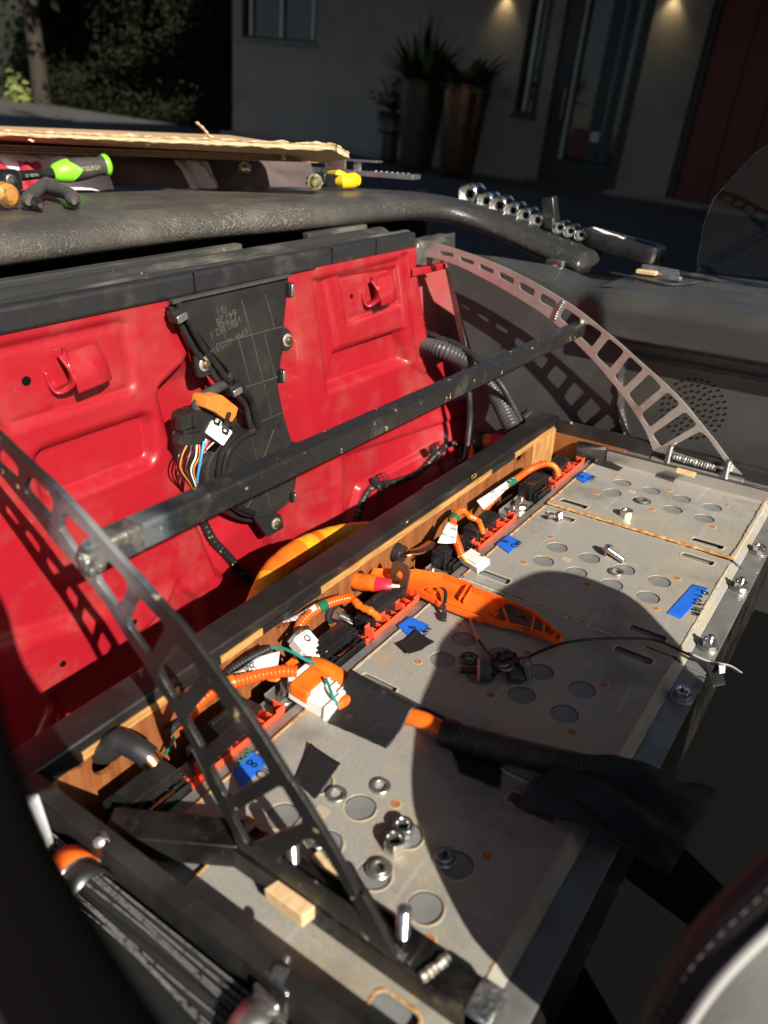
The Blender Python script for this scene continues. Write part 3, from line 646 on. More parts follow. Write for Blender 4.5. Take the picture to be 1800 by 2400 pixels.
# wheel arch side comes forward at the lower right
ARCH = .070*sst(XX, .74, 1.10)*(1-sst(ZZ, -.16, .10))
YT = BY-H-ARCH
SF = (BY-ARCH-CAMC[1])/(BY-CAMC[1])
PXX = CAMC[0]+(XX-CAMC[0])*SF; PZZ = CAMC[2]+(ZZ-CAMC[2])*SF
out = [(.850, .28), (.849, .271), (.855, .228), (.892, .132), (.908, .084), (.920, .070), (.936, .0655), (.960, .066), (.979, .064), (1.008, .038), (1.027, .012), (1.10, -.03), (1.135, -.054), (1.160, -.118), (1.17, -.27), (-.3, -.27), (-.3, .28)]
keep = sdpoly(XX, ZZ, out) < .002
gb = G(); idx = {}
qk = keep[:-1, :-1] & keep[1:, :-1] & keep[:-1, 1:] & keep[1:, 1:]
# snap border vertices onto the outline by nudging along x
vs = [(float(PXX[j, i]), float(YT[j, i]), float(PZZ[j, i])) for j in range(nz) for i in range(nx)]
fs = [(j*nx+i, j*nx+i+1, (j+1)*nx+i+1, (j+1)*nx+i) for j in range(nz-1) for i in range(nx-1) if qk[j, i]]
me = bpy.data.meshes.new('bulkhead'); me.from_pydata(vs, [], fs); me.update()
import bmesh
bm_ = bmesh.new(); bm_.from_mesh(me); bmesh.ops.delete(bm_, geom=[v for v in bm_.verts if not v.link_faces], context='VERTS'); bm_.to_mesh(me); bm_.free()
smooth(me, 60)
bulk = link('bulkhead', me, M['red_paint'], car)
so = bulk.modifiers.new('thick', 'SOLIDIFY'); so.thickness = .0025; so.offset = 1
from mathutils.bvhtree import BVHTree
_bv = BVHTree.FromPolygons([tuple(v.co) for v in bulk.data.vertices], [tuple(p.vertices) for p in bulk.data.polygons])
def PB(q, off=.008):
    d = V(ray(*q)); h = _bv.ray_cast(V(CAMC), d)
    return (h[0] if h[0] else PY(q, .40))-d*off
for q, r_ in ((kR(205,640), .0047), (kR(795,487), .0040), (kP(523,435), .0036), (k5(272,748), .0038), (k5(580,568), .0036)):
    p = PB(q, .0034); G().lathe([(r_, 0), (r_*.95, .0006)], 24, frame((p.x, p.y, p.z), (1, 0, 0), (0, 0, 1))).build('punched_hole', M['black_void'], bulk)
# pressed latch hooks
def hook(x0, x1, z0, z1, dep):
    def fn(u, v):
        x = x0+(x1-x0)*u; z = z1+(z0-z1)*v
        lift = dep*min(1, math.sin(min(v*1.15+.12, 1)*math.pi/2))
        e = .35+.65*min(1, math.sin(math.pi*min(max(u, 0), 1))**.35) if u > .62 else 1
        return (x+.006*(v-.5), BY-.002-lift*e, z+.004*u)
    g = G().grid(26, 16, fn)
    o = g.build('latch_hook', M['red_paint'], bulk, ang=60); m = o.modifiers.new('t', 'SOLIDIFY'); m.thickness = .003; m.offset = 0
    pts = [(x0-.016, BY-.003, z0+.022), (x0-.0145, BY-.004, z0+.008), (x0-.010, BY-.007, z0), (x0-.003, BY-.013, z0+.002), (x0+.001, BY-dep-.001, z0+.010), (x0, BY-dep, z0+.024), (x0+.001, BY-dep*.8, z1-.004), (x0+.006, BY-dep*.4, z1+.002)]
    g = G(); q = crv(pts, 6); n = len(q); vs = []; fs = []
    for p in q: vs += [(p.x, p.y, p.z), (p.x+.004, p.y+.012, p.z+.0015)]
    for i in range(n-1): fs.append((2*i, 2*i+1, 2*i+3, 2*i+2))
    o = g.add(vs, fs).build('hook_lip', M['red_paint'], bulk, ang=60); m = o.modifiers.new('t', 'SOLIDIFY'); m.thickness = .0028; m.offset = 0
hook(.219, .264, .2065, .243, .020)
hook(.734, .784, .2045, .240, .020)
# inner wing behind the bulkhead edge, sheet-metal strip, lug
pts = [PY(kP(*q), .505) for q in ((930, 100), (1190, 60), (1420, 900), (1500, 1357), (900, 1357), (900, 600))]
G().add([tuple(p) for p in pts], [tuple(range(len(pts)))]).build('inner_wing', mat('red_dusty', (.40,.07,.07), .4, col2=(.34,.12,.11), s2=9, coat=.3), car, sm=False)
g = G()
for i, (off, dep) in enumerate(((0, .0), (26, .006), (52, .001), (80, .007), (112, .0))):
    pass
top = [kP(1185+o, 235-o*.25) for o in (0, 40, 62, 84, 110)]; bot = [kP(1300+o*1.0, 800+o*.18) for o in (0, 40, 62, 84, 110)]
ys = (.934, .926, .934, .926, .936); vs = []
for j in range(9):
    for i in range(5):
        t = j/8*1.25; q = (top[i][0]+(bot[i][0]-top[i][0])*t, top[i][1]+(bot[i][1]-top[i][1])*t); vs.append(tuple(PX(q, ys[i])))
G().add(vs, [(j*5+i, j*5+i+1, (j+1)*5+i+1, (j+1)*5+i) for j in range(8) for i in range(4)]).build('trim_strip', mat('strip_grey', (.42,.40,.36), .4, .35, col2=(.25,.23,.2), s2=30), car, ang=20)
p = PY(kP(1120, 660), .56); G().box((p.x-.022, p.y, p.z-.012), (p.x+.012, p.y+.02, p.z+.012)).build('lug', M['red_paint'], car, bev=.003)
a = [PY(kP(*q), .45) for q in ((955, 245), (1190, 200), (1190, 245), (955, 300))]
G().add([tuple(p) for p in a]+[(p.x, p.y+.02, p.z) for p in a], [(0, 1, 2, 3), (4, 7, 6, 5), (0, 4, 5, 1), (3, 2, 6, 7)]).build('gusset_flange', M['red_paint'], car, sm=False, bev=.002)
# rubber seal, dusty capping strips
G().box((-.22, BY-.006, .2715), (.850, BY+.012, .2965)).build('rubber_seal', M['rubber_black'], car, bev=.0045, seg=3)
for xx in (.145, .395, .64, .742):
    G().box((xx, BY-.0066, .272), (xx+.0016, BY-.004, .296)).build('seal_joint', M['black_void'], car, sm=False)
def capf(u, v):
    x = -.25+1.11*u; y = BY+.010+.075*v
    return (x, y, .2925+.004*math.sin(v*math.pi*3.2)+.0012*mnoise.noise(V((x*20, y*60, 2))))
G().grid(80, 26, capf).build('capping_strip', M['rubber_dusty'], car, ang=50)
for xa, xb in ((.03, .565), (.70, .845)):
    G().prism(rrect(xa, BY+.083, xb, BY+.098, .004), .279, .3000).build('capping_rail', M['rubber_dusty'], car, bev=.002)
G().box((-.25, BY+.1, .255), (.9, .72, .268)).build('gap_floor', M['black_void'], car, sm=False)
G().grid(60, 8, lambda u, v: (-.25+.37*u, BY+.07+.05*v, .300+.002*mnoise.noise(V((u*90, v*9, 0))))).build('carpet_edge', M['panel_fabric'], car)
# corner metal, dirty, beside the top of the far ladder arm
def cornf(u, v):
    q = (PY(kP(955+300*u, 20+110*v-35*u*(1-v)), BY+.03-.03*v)); return (q.x, q.y-.012*math.sin(u*3.1)*v, q.z+.004*mnoise.noise(V((u*4, v*4, 7))))
G().grid(24, 14, cornf).build('corner_metal', M['rubber_dusty'], car)
G().grid(18, 10, lambda u, v: tuple(PY(kP(955+240*u, 85+120*v+10*math.sin(u*5)), BY-.004-.018*u*(1-v)))).build('corner_metal', M['zinc_dull'], car, ang=50)

# ---- air duct with blower housing
YD = .440
D3 = lambda cr, pts, y=YD: [(PY(cr(*q), y).x, PY(cr(*q), y).z) for q in pts]
MD = lambda y: Matrix(((1, 0, 0, 0), (0, 0, -1, y), (0, 1, 0, 0), (0, 0, 0, 1)))
duct_out = D3(kW, [(60, 398), (1318, 128), (1262, 700), (1215, 1250), (1203, 1330)])+D3(kS, [(1118, 215), (1160, 430), (1245, 720), (1280, 960), (1262, 1100), (1200, 1220), (1080, 1320), (930, 1350), (800, 1320), (690, 1230), (640, 1110), (622, 980), (650, 800), (720, 680), (820, 610), (905, 585), (905, 460), (880, 340), (820, 270), (740, 150), (680, 60)])+D3(kW, [(480, 1000), (300, 740)])
duct = plate('air_duct', roundc(duct_out, .006, 3), [], .012, M['black_plastic'], car, MD(YD+.006), bev=.0022)
dk = [(x+.006, z-.003) for x, z in duct_out]
plate('duct_shell', roundc(dk, .006, 3), [], .035, M['black_plastic'], duct, MD(YD+.030), bev=.002)
bk = D3(kS, [(560, 700), (470, 880), (465, 1010), (500, 1130), (580, 1220), (680, 1320), (850, 1390), (1000, 1360), (1100, 1200), (1100, 800), (800, 640)], YD+.02)
plate('blower_housing', [(v.x, v.y) for v in chaikin([V((a, b, 0)) for a, b in bk], 2)], [], .03, M['black_plastic'], duct, MD(YD+.03), bev=.004)
dc = D3(kS, [(905, 590), (800, 640), (700, 740), (655, 850), (640, 990), (670, 1130), (760, 1240), (900, 1305)], YD)
ridge = [(x, YD-.001, z) for x, z in dc]
G().tube(crv(ridge, 6), .0042, 10).build('lip_ridge', M['black_gloss'], duct)
lip = [(x, YD-.001, z) for x, z in D3(kW, [(60, 400), (200, 640), (330, 880), (500, 1110), (640, 1290)])+D3(kS, [(700, 90), (800, 230), (878, 330), (905, 440), (930, 560)])]
G().tube(crv(lip, 5), .0040, 10).build('lip_ridge', M['black_gloss'], duct)
lip2 = [(x-.006, YD+.004, z-.006) for x, y, z in lip]
G().tube(crv(lip2, 5), .0036, 10).build('lip_ridge', M['black_plastic'], duct)
def rib(cr, a, b, w=.0011):
    p, q = PY(cr(*a), YD-.0002), PY(cr(*b), YD-.0002); d_ = (q-p).normalized(); n_ = V((-d_.z, 0, d_.x))*w
    G().add([tuple(p-n_), tuple(q-n_), tuple(q+n_), tuple(p+n_), (*(p-n_*.4+V((0, -.0012, 0))),), (*(q-n_*.4+V((0, -.0012, 0))),), (*(q+n_*.4+V((0, -.0012, 0))),), (*(p+n_*.4+V((0, -.0012, 0))),)],
            [(4, 5, 6, 7), (0, 1, 5, 4), (2, 3, 7, 6), (1, 2, 6, 5), (3, 0, 4, 7)]).build('rib', M['grip_black'], duct, sm=False)
for a, b in (((500, 890), (1240, 690)), ((840, 1365), (1190, 1250)), ((505, 465), (615, 850)), ((785, 400), (890, 770)), ((1050, 335), (1150, 700)), ((755, 835), (885, 1340)), ((900, 790), (1025, 1295)), ((1035, 760), (1160, 1250)), ((1030, 1320), (1060, 1422))):
    rib(kW, a, b)
for a, b in (((990, 175), (1055, 465)), ((970, 505), (1140, 435)), ((880, 650), (935, 870)), ((1075, 575), (970, 870)), ((735, 780), (900, 880)), ((1000, 1090), (1055, 1270)), ((890, 1170), (845, 1255)), ((1150, 1065), (1215, 1090))):
    rib(kS, a, b, .0007)
def fastbolt(cr, q, y, r=.0085):
    p = PY(cr(*q), y); Mx = frame(p, (1, 0, 0), (0, 0, 1)); w_ = G().lathe([(r, 0), (r, .0012), (r*.9, .0018), (r*.5, .0018)], 28, Mx).build('bolt_washer', M['washer_dirty'], duct)
    G().prism(hexpoly(r*.62, 12), .0012, .005, Mx).lathe([(r*.45, .005), (r*.4, .0056), (r*.1, .0058)], 16, Mx).build('duct_bolt', M['brass_bolt'], duct, bev=.0006)
for cr, pts, b in ((kW, ((345, 950), (268, 1000), (262, 1110), (290, 1250), (330, 1255), (480, 1195), (560, 1195), (430, 940)), (375, 1105)), (kW, ((1230, 690), (1285, 705), (1340, 800), (1335, 900), (1290, 960), (1230, 960)), (1293, 840)), (kS, ((900, 1340), (1125, 1300), (1152, 1420), (1010, 1505)), (1092, 1390))):
    plate('mount_tab', roundc(D3(cr, pts, YD+.006), .005), [], .006, M['black_plastic'], duct, MD(YD+.006), bev=.001); fastbolt(cr, b, YD+.0028)
def clip(cr, q, ax_, w, h):
    p = PY(cr(*q), YD-.004); Mx = frame(p, (math.cos(ax_), 0, math.sin(ax_)), (-math.sin(ax_), 0, math.cos(ax_)))
    G().box((-w/2, -h/2, -.010), (w/2, h/2, .0025), Mx).build('clip_seat', M['black_gloss'], duct, bev=.0012)
    G().box((-w*.42, -h*.55, .0022), (w*.42, h*.12, .0045), Mx).build('spring_clip', M['aluminium'], duct, bev=.0012)
clip(kW, (100, 560), .25, .018, .013); clip(kW, (720, 1385), .2, .018, .013)
for q in ((1325, 285), (1232, 1240)): clip(kW, q, 1.5, .018, .008)
for q in ((1262, 735), (1240, 1165)): clip(kS, q, 1.4, .015, .007)
foam = D3(kW, [(0, 400), (1330, 105), (1335, 135), (110, 405), (20, 440)], YD-.003)
plate('foam_strip', foam, [], .006, M['panel_fabric'], duct, MD(YD-.002))
pc = PY(kS(920, 890), YD-.001); Mx = frame(pc, (1, 0, 0), (0, 0, 1))
G().lathe([(.0065, 0), (.0065, .0016), (.005, .0022), (.0035, .0014), (.001, .0014)], 24, Mx).build('hub_boss', M['black_plastic'], duct)
pc = PY(kS(1130, 532), YD-.001); G().lathe([(.004, 0), (.004, .0012), (.001, .0014)], 16, frame(pc, (1, 0, 0), (0, 0, 1))).build('rivet', M['black_gloss'], duct)
# moulded writing, upside down as in the photograph
def dtext(s, q, size):
    p = PY(kW(*q), YD-.0004); text('moulded_text', s, size, M['grip_dark_grey'], duct, frame(p, (-.97, 0, -.22), (.22, 0, -.97)), .0002)
dtext('64728', (722, 485), .0135); dtext('1382382.1', (775, 560), .0125); dtext('KPW 4605/51A', (850, 700), .0105)
for q, r in (((585, 500), .0045), ((715, 655), .0048)):
    Mx = frame(PY(kW(*q), YD-.0003), (1, 0, 0), (0, 0, 1)); G().lathe([(r, 0), (r, .0006), (r*.8, .0006), (r*.8, 0)], 24, Mx, caps=False).box((-r*.7, -.0003, 0), (r*.7, .0003, .0006), Mx).box((-.0003, -r*.7, 0), (.0003, r*.7, .00055), Mx).build('moulded_mark', M['grip_dark_grey'], duct)

# ---- leather deck: one roll with a flat top that turns into the descending armrest
DT = .3405
dpath = resample(crv([(-.30, .600, .3005), (.0, .602, .3005), (.26, .603, .3005), (.40, .604, .3005), (.564, .598, .300), (.70, .566, .300), (.826, .546, .300), (.90, .534, .300), (.965, .517, .299), (1.015, .492, .293), (1.043, .452, .279), (1.056, .40, .262), (1.06, .335, .242), (1.057, .258, .2225)], 10), .007)
DPR = [(.050, -.004), (.014, -.003), (.004, .002), (-.001, .009), (-.001, .017), (.003, .025), (.010, .0315), (.022, .0365), (.036, .039), (.050, .0395), (.060, .0385), (.075, .040), (1, .040)]
vs = []; fs = []; fm_ = []; m = len(dpath); n = len(DPR)
for i, p in enumerate(dpath):
    t = dpath[min(i+1, m-1)]-dpath[max(i-1, 0)]; t.z = 0; t.normalize(); nrm = V((-t.y, t.x, 0)); x_ = p.x
    arm_ = float(sst(np.array(.52-p.y), .0, .09)) if p.x > .9 else 0.0
    hs = 1-.06*arm_; wid = (.42-.10*max(0, min(1, (p.x+.1)/.8)))*(1-arm_)+.10*arm_
    if p.x > .85: wid = min(wid, .32-(p.x-.85)*.9) if arm_ < .5 else wid
    wid = max(wid, .10)
    en = min(1, (m-1-i)*.007/.013); en = math.sqrt(max(0, 1-(1-en)**2))
    for k, (s_, h) in enumerate(DPR):
        s2 = wid if s_ == 1 else s_; hh = h*hs-(.0025*arm_ if 9 <= k else 0)-(.003*arm_ if k == 10 else 0)-(.008 if k == n-1 else 0)
        w_ = .0012*mnoise.noise(V((p.x*14, p.y*14, k*.4)))*(1 if k > 3 else .3)
        vs.append(tuple(p+nrm*(.03+(s2-.03)*(.5+.5*en))+V((0, 0, .016+(hh+w_-.016)*(.12+.88*en)))))
for i in range(m-1):
    for k in range(n-1): fs.append((i*n+k, (i+1)*n+k, (i+1)*n+k+1, i*n+k+1)); fm_.append(1 if dpath[i].x > .93 and k < 9 and dpath[i].y < .53 else 0)
fs.append(tuple((m-1)*n+k for k in range(n))); fm_.append(1)
dk_ = G().add(vs, [f[::-1] for f in fs]).build('leather_deck', M['leather_deck'], car, ang=70)
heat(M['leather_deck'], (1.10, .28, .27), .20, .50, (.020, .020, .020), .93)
sv = dk_.modifiers.new('sub', 'SUBSURF'); sv.levels = 1; sv.render_levels = 2
G().box((-.3, .655, .20), (1.2, .665, .325)).build('gap_back', M['black_void'], car, sm=False)  # black sheet standing in for the shade inside the gap
# ---- right side panel with armrest bulge and speaker
PXW = .93
ny, nzz = 260, 150
yy = np.linspace(.47, -.42, ny); zz = np.linspace(-.2, .262, nzz); YY, Z2 = np.meshgrid(yy, zz)
ztop = np.interp(YY, [-.42, -.05, .05, .150, .180, .196, .215, .246, .341, .424, .48], [.241, .241, .240, .240, .239, .236, .231, .230, .252, .277, .284])
bul = .034*(1-sst(YY, .165, .235))*sst(Z2, .166, .182)
rnd_ = np.clip((Z2-(ztop-.024))/.024, 0, 1); hh = bul*np.sqrt(np.clip(1-rnd_**2, 0, 1))+0.006*np.sqrt(np.clip(1-rnd_**2, 0, 1))
hh = hh - .10*np.clip((Z2-ztop)/.02, 0, 1)
rec = sdpoly(YY, Z2, [(.150, .065), (.158, .112), (.150, .142), (.132, .152), (.03, .1515), (-.07, .1515), (-.45, .150), (-.45, -.21), (.10, -.21), (.128, .02)])
hh = hh + .0065*press(np.abs(rec)-.0035, .005) - .004*press(rec, .006)
fab = sst(YY, .16, .19)
Xp = PXW-hh
y_hi = PX((1058, 640), .93); y_lo = PX((1112, 832), .93)
YY = np.where(YY > 0, YY*np.clip((y_lo.y+(Z2-y_lo.z)*(y_hi.y-y_lo.y)/(y_hi.z-y_lo.z))/.47, .80, 1.0), YY)
vs = [(float(Xp[j, i]), float(YY[j, i]), float(min(Z2[j, i], ztop[j, i]))) for j in range(nzz) for i in range(ny)]
fs = [(j*ny+i, j*ny+i+1, (j+1)*ny+i+1, (j+1)*ny+i) for j in range(nzz-1) for i in range(ny-1)]
sp = G().add(vs, fs).build('side_panel', M['leather_panel'], car, ang=70)
me = sp.data; me.materials.append(M['panel_fabric'])
for p in me.polygons:
    c_ = p.center
    if c_.y > .172+.02*math.sin(c_.z*30) and c_.z < np.interp(c_.y, [.17, .246, .341, .424], [.205, .205, .228, .254]): p.material_index = 1
# top of the panel, window ledge
vs = [(.925, -.42, .2405), (.925, .16, .2395), (1.16, .20, .236), (1.16, -.42, .236)]
G().grid(30, 12, lambda u, v: (.934+.25*v, -.42+.60*u, .2398-.003*v-.012*max(0, v-.75))).build('panel_top', M['leather_panel'], car)
gp = PX(kN(1320, 895), PXW)
spk = None
k = 0
for ring_, cnt in ((0, 1), (1, 6), (2, 12), (3, 18), (4, 24), (5, 30)):
    for j in range(cnt):
        a = 2*math.pi*j/cnt+ring_*.2; r_ = ring_*.0088
        if ring_ == 0 or True:
            y = gp.y+r_*math.cos(a); z = gp.z+.001+r_*math.sin(a)
            if spk is None:
                ME_HOLE = G().lathe([(.0016, 0), (.0015, .0009)], 10, Matrix(((0, 0, -1, 0), (1, 0, 0, 0), (0, 1, 0, 0), (0, 0, 0, 1)))).mesh('speaker_hole'); spk = 1
            o = link('speaker_hole', ME_HOLE, M['black_void'], sp, local=True); o.location = V((PXW-.0026, y, z))-rootof(sp)
G().box((1.0, -.5, -.21), (1.12, .33, .22)).build('body_side', M['black_void'], car, sm=False)
# window guide, latch recess, glass
gl = [PX(q, 1.10) for q in ((1633, 645), (1636, 600), (1650, 520), (1672, 465), (1720, 410), (1765, 362), (1800, 340), (1870, 300), (1990, 300), (1990, 760), (1800, 690))]
plate('quarter_glass', [(p.y, p.z) for p in gl], [], .004, M['glass'], car, MFX(1.10), bev=.0012)
G().tube([PX(q, 1.098) for q in ((1575, 640), (1640, 648), (1800, 690), (1990, 745))], .004, 8).build('glass_seal', M['rubber_black'], car)
pl = [PZ(q, .2425) for q in (kV(1200, 712), kV(1400, 655), kV(1640, 690), kV(1640, 800), kV(1330, 762))]
a = PZ(kV(1200, 718), .243); b = PZ(kV(1500, 785), .243); c_ = PZ(kV(1640, 792), .243); d_ = PZ((1640, 660), .243)
G().tube(crv([a, a.lerp(b, .5), b, c_, d_], 6), .0035, 8, flat=.6, up=(0, 0, 1)).build('guide_frame', M['rubber_black'], car)
q0 = [PZ(kV(*q), .246) for q in ((1395, 655), (1640, 700), (1640, 738), (1390, 690))]
G().add([tuple(p) for p in q0]+[(p.x, p.y, p.z-.012) for p in q0], [(0, 1, 2, 3), (3, 2, 6, 7), (0, 3, 7, 4)]).build('guide_rail', M['zinc_dull'], car, sm=False, bev=.001)
for q, sx, mt in ((kV(1425, 718), .016, 'pine_block'), (kV(1590, 755), .014, 'zinc_dull')):
    p = PZ(q, .243); G().box((p.x-.006, p.y-sx, p.z-.002), (p.x+.006, p.y+sx, p.z+.004)).build('guide_clip', M[mt], car, bev=.001)
p = PX(kV(825, 700), 1.03); G().box((1.03, p.y-.014, p.z-.016), (1.04, p.y+.016, p.z+.016)).build('latch_plate', M['zinc'], car, bev=.001)
G().lathe([(.0065, 0), (.006, .004), (.002, .005)], 18, Matrix(((0, 0, -1, 1.03), (1, 0, 0, p.y), (0, 1, 0, p.z+.002), (0, 0, 0, 1)))).build('latch_button', M['red_plastic'], car)
# floor and outer body so nothing is hollow below
G().box((-.45, -.9, -.21), (1.3, 1.6, -.2)).build('floor_pan', M['black_void'], car, sm=False)
G().box((-.6, 1.12, -.5), (.95, 1.45, .30)).build('boot', M['red_paint'], car, bev=.03)
# ================================================================ things lying on the battery lids
def sheet(name, q4, z, mt, label, cat, group=None, wave=.0006, fq=60, th=.0003, curl=None, n=14, parent=None):
    P = [PZ(q, zz) for q, zz in zip(q4, z if hasattr(z, '__len__') else [z]*4)]
    def fn(u, v):
        p = (P[0]*(1-u)+P[1]*u)*(1-v)+(P[3]*(1-u)+P[2]*u)*v
        e = mnoise.noise(V((p.x*fq, p.y*fq, 3.3)))*wave
        j = mnoise.noise(V((u*5+P[0].x*99, v*5, 1)))*.0006*(1 if u in (0, 1) or v in (0, 1) else 0)
        return (p.x+j, p.y+j, p.z+abs(e)+(curl(u, v) if curl else 0))
    o = G().grid(n, n, fn).build(name, M[mt], parent, ang=70)
    m = o.modifiers.new('t', 'SOLIDIFY'); m.thickness = th; m.offset = 1
    if label: tag(o, label, cat, group)
    return o
STK = {'M': [[(0,0),(.12,1),(.5,.25),(.9,1),(1,0)]], '0': [[(.5+.42*math.cos(a*.52), .5+.5*math.sin(a*.52)) for a in range(13)]],
       '8': [[(.5,.5),(.2,.75),(.5,1),(.8,.75),(.5,.5),(.15,.2),(.5,0),(.85,.2),(.5,.5)]], '9': [[(.8,.8),(.4,1),(.2,.7),(.5,.5),(.8,.75),(.75,.3),(.6,0)]],
       '1': [[(.5,1),(.45,0)]], '2': [[(.1,.8),(.5,1),(.85,.75),(.1,0),(.9,.02)]], '3': [[(.1,.9),(.6,1),(.8,.75),(.4,.52),(.8,.3),(.5,0),(.1,.1)]],
       'P': [[(.1,-.1),(.15,1),(.7,.95),(.75,.65),(.15,.5)]], 'r': [[(.2,0),(.2,.6)],[(.2,.4),(.5,.6),(.7,.55)]], 'o': [[(.5+.35*math.cos(a*.52),.3+.3*math.sin(a*.52)) for a in range(13)]],
       'b': [[(.2,1),(.2,0)],[(.2,.45),(.6,.6),(.75,.3),(.55,0),(.2,.1)]], 'l': [[(.4,1),(.4,0)]], 'e': [[(.15,.3),(.75,.32),(.6,.6),(.2,.5),(.2,.1),(.5,0),(.8,.1)]], 'm': [[(.05,0),(.08,.6),(.3,.55),(.38,0)],[(.38,.45),(.65,.6),(.78,0)]],
       'T': [[(0,1),(1,1)],[(.5,1),(.5,0)]], 'i': [[(.4,.6),(.4,0)],[(.4,.8),(.4,.9)]]}
def hand(root, s, p, size, mt='ink', wd=.0011, xd=(-1, 0, 0), yd=(0, -1, 0), adv=1.15, nm='handwriting'):
    xd = V(xd); yd = V(yd); g = G(); x = 0; nrm = xd.cross(yd)
    for ch in s:
        if ch == ' ': x += .7; continue
        wch = .62 if ch in 'robelmi' else .85
        for st in STK[ch]:
            pts = [p+xd*(size*(x+a*wch))+yd*(size*b) for a, b in st]
            g.ribbon(crv(pts, 4), wd, nrm)
        x += wch*adv*(.55 if ch in 'l1i' else 1)
    return g.build(nm, M[mt], root, sm=False)
tapes = [([kC(395,300), kC(515,160), kC(650,225), kC(460,405)], 'blue tape square marked M0 8 under the near ladder arm', 'M0', '8', kC(640,235), .0095),
         ([kH(1000,650), kH(1085,585), kH(1228,650), kH(1100,745)], 'blue tape square marked M0 9 beside the curled black tape', 'M0', '9', kH(1195,655), .0085),
         ([kE(600,1010), kE(700,935), kE(815,990), kE(715,1095)], 'blue tape square on the second lid from the far end, by the white connector', 'M0', '8', kE(775,985), .0085),
         ([kA(408,190), kA(458,152), kA(538,182), kA(474,228)], 'farthest blue tape square on the rusty edged lid', 'M0', '10', kA(512,178), .0085)]
for q4, lab, t1, t2, st, sz in tapes:
    o = sheet('blue_tape', q4, [.0013+.0012*(q4[0][1] < 1150)]*4, 'blue_tape', lab, 'tape', 'blue tape marks on the battery lids', .0003, 90)
    p = PZ(st, .0022+.0012*(q4[0][1] < 1150)); hand(o, t1, p, sz); hand(o, t2, p+V((-.006, .0135, 0)), sz*.9)
    if t2 == '8' and sz > .009: hand(o, '2093', p+V((.0, .0215, .0001)), sz*.55, 'ink_green', .0008)
o = sheet('blue_tape', [kB(1500,40), kB(1577,60), kB(1443,210), kB(1372,180)], .0003, 'blue_tape', 'long blue tape strip marked Problem near the right edge of the lid', 'tape', 'blue tape marks on the battery lids', .0003, 60)
hand(o, 'Problem', PZ(kB(1520,62), .001), .0115, wd=.0014, xd=(-.985, -.17, 0), yd=(.17, -.985, 0))
hand(MODS[1], 'Till', PZ(kB(1535,470), -.0044), .012, 'ink', .0012, (-1, 0, 0), (0, -1, 0))
# black tape
sheet('tape_piece', [kC(905,140), kC(1102,245), kC(935,488), kC(795,345)], .0006, 'tape_black', 'black tape square on the nearest lid beside the washers', 'tape', 'black tape pieces', .0022, 60, curl=lambda u, v: .004*(1-u)**3*(1-v)**2+.0025*max(0, v-.7)*u)
sheet('tape_piece', [kA(565,50), kA(720,128), kA(690,150), kA(512,95)], .0018, 'tape_black', 'black tape at the far corner of the farthest lid', 'tape', 'black tape pieces', .0006)
sheet('tape_piece', [kH(1130,690), kH(1262,768), kH(1080,875), kH(1000,800)], .001, 'tape_black', 'curled scrap of black tape next to the M0 9 mark', 'tape', 'black tape pieces', .001, 50, curl=lambda u, v: .010*max(0, v-.55)**1.2+.008*max(0, .3-u)*(1-v))
sheet('tape_piece', [kH(600,975), kH(760,1010), kH(1405,1330), kH(1000,1300)], .0005, 'tape_black', 'long strip of black tape lying under the orange cables', 'tape', 'black tape pieces', .0008)
sheet('tape_piece', [(1050,1742), (1180,1790), (1172,1850), (1078,1812)], .0008, 'tape_black', 'black tape scrap at the edge of the shadow below the black cable sleeve', 'tape', 'black tape pieces', .001)
# wood blocks
def block(q4, z0, h, lab):
    P = [PZ(q, z0+h) for q in q4]; g = G()
    g.add([tuple(p) for p in P]+[(p.x, p.y, z0) for p in P], [(0, 1, 2, 3)[::-1], (4, 5, 6, 7), (0, 1, 5, 4), (1, 2, 6, 5), (2, 3, 7, 6), (3, 0, 4, 7)])
    tag(g.build('wood_block', M['pine_block'], None, sm=False, bev=.0008), lab, 'wood block', 'wood shims on the lids')
block([kC(605,1058), kC(705,992), kC(952,1160), kC(850,1238)], .0085, .0115, 'pale wood block wedged against the near steel bar')
block([kC(905,850), kC(960,800), kC(1100,975), kC(1060,1010)], .0006, .007, 'thin wood sliver under the foot of the near ladder arm')
block([kA(1072,124), kA(1196,158), kA(1180,190), kA(1058,152)], .0206, .002, 'small wood chip on the far polished bar')
# loose nuts, washers, bolts
ME_NUTS = {}
def loose_nut(px, z, r, h, lab, rz, mt='zinc', tilt=(0, 0)):
    key = (r, h)
    if key not in ME_NUTS: ME_NUTS[key] = nut_mesh(r, h, r*.54)
    o = link('hex_nut', ME_NUTS[key], M[mt]); o.location = PZ(px, z); o.rotation_euler = (tilt[0], tilt[1], rz)
    tag(o, lab, 'nut', 'loose nuts on the lids')
loose_nut(kC(1505,690), .0004, .0080, .0085, 'loose nut lying in the disc dent just behind the other nut', .2)
loose_nut(kC(1450,795), .0004, .0082, .0105, 'front loose nut of the touching pair on the nearest lid', .5)
loose_nut(kA(740,440), .0016, .0085, .0085, 'loose nut on the farthest lid in front of the flat washer', .1)
ME_W = {}
def loose_washer(px, z, r, h, lab, hole=None, mt='zinc_dull'):
    key = (r, h)
    if key not in ME_W: ME_W[key] = washer_mesh(r, hole or r*.54, h)
    o = link('loose_washer', ME_W[key], M[mt]); o.location = PZ(px, z); o.rotation_euler = (rnd.uniform(-.04, .04), rnd.uniform(-.04, .04), 0)
    tag(o, lab, 'washer', 'loose washers on the lids')
loose_washer(kC(1075,452), .0003, .0082, .0019, 'zinc washer touching the corner of the black tape square')
loose_washer(kC(1360,400), .0003, .0080, .0022, 'dark rimmed washer next to a rust ring, apart from the other washers')
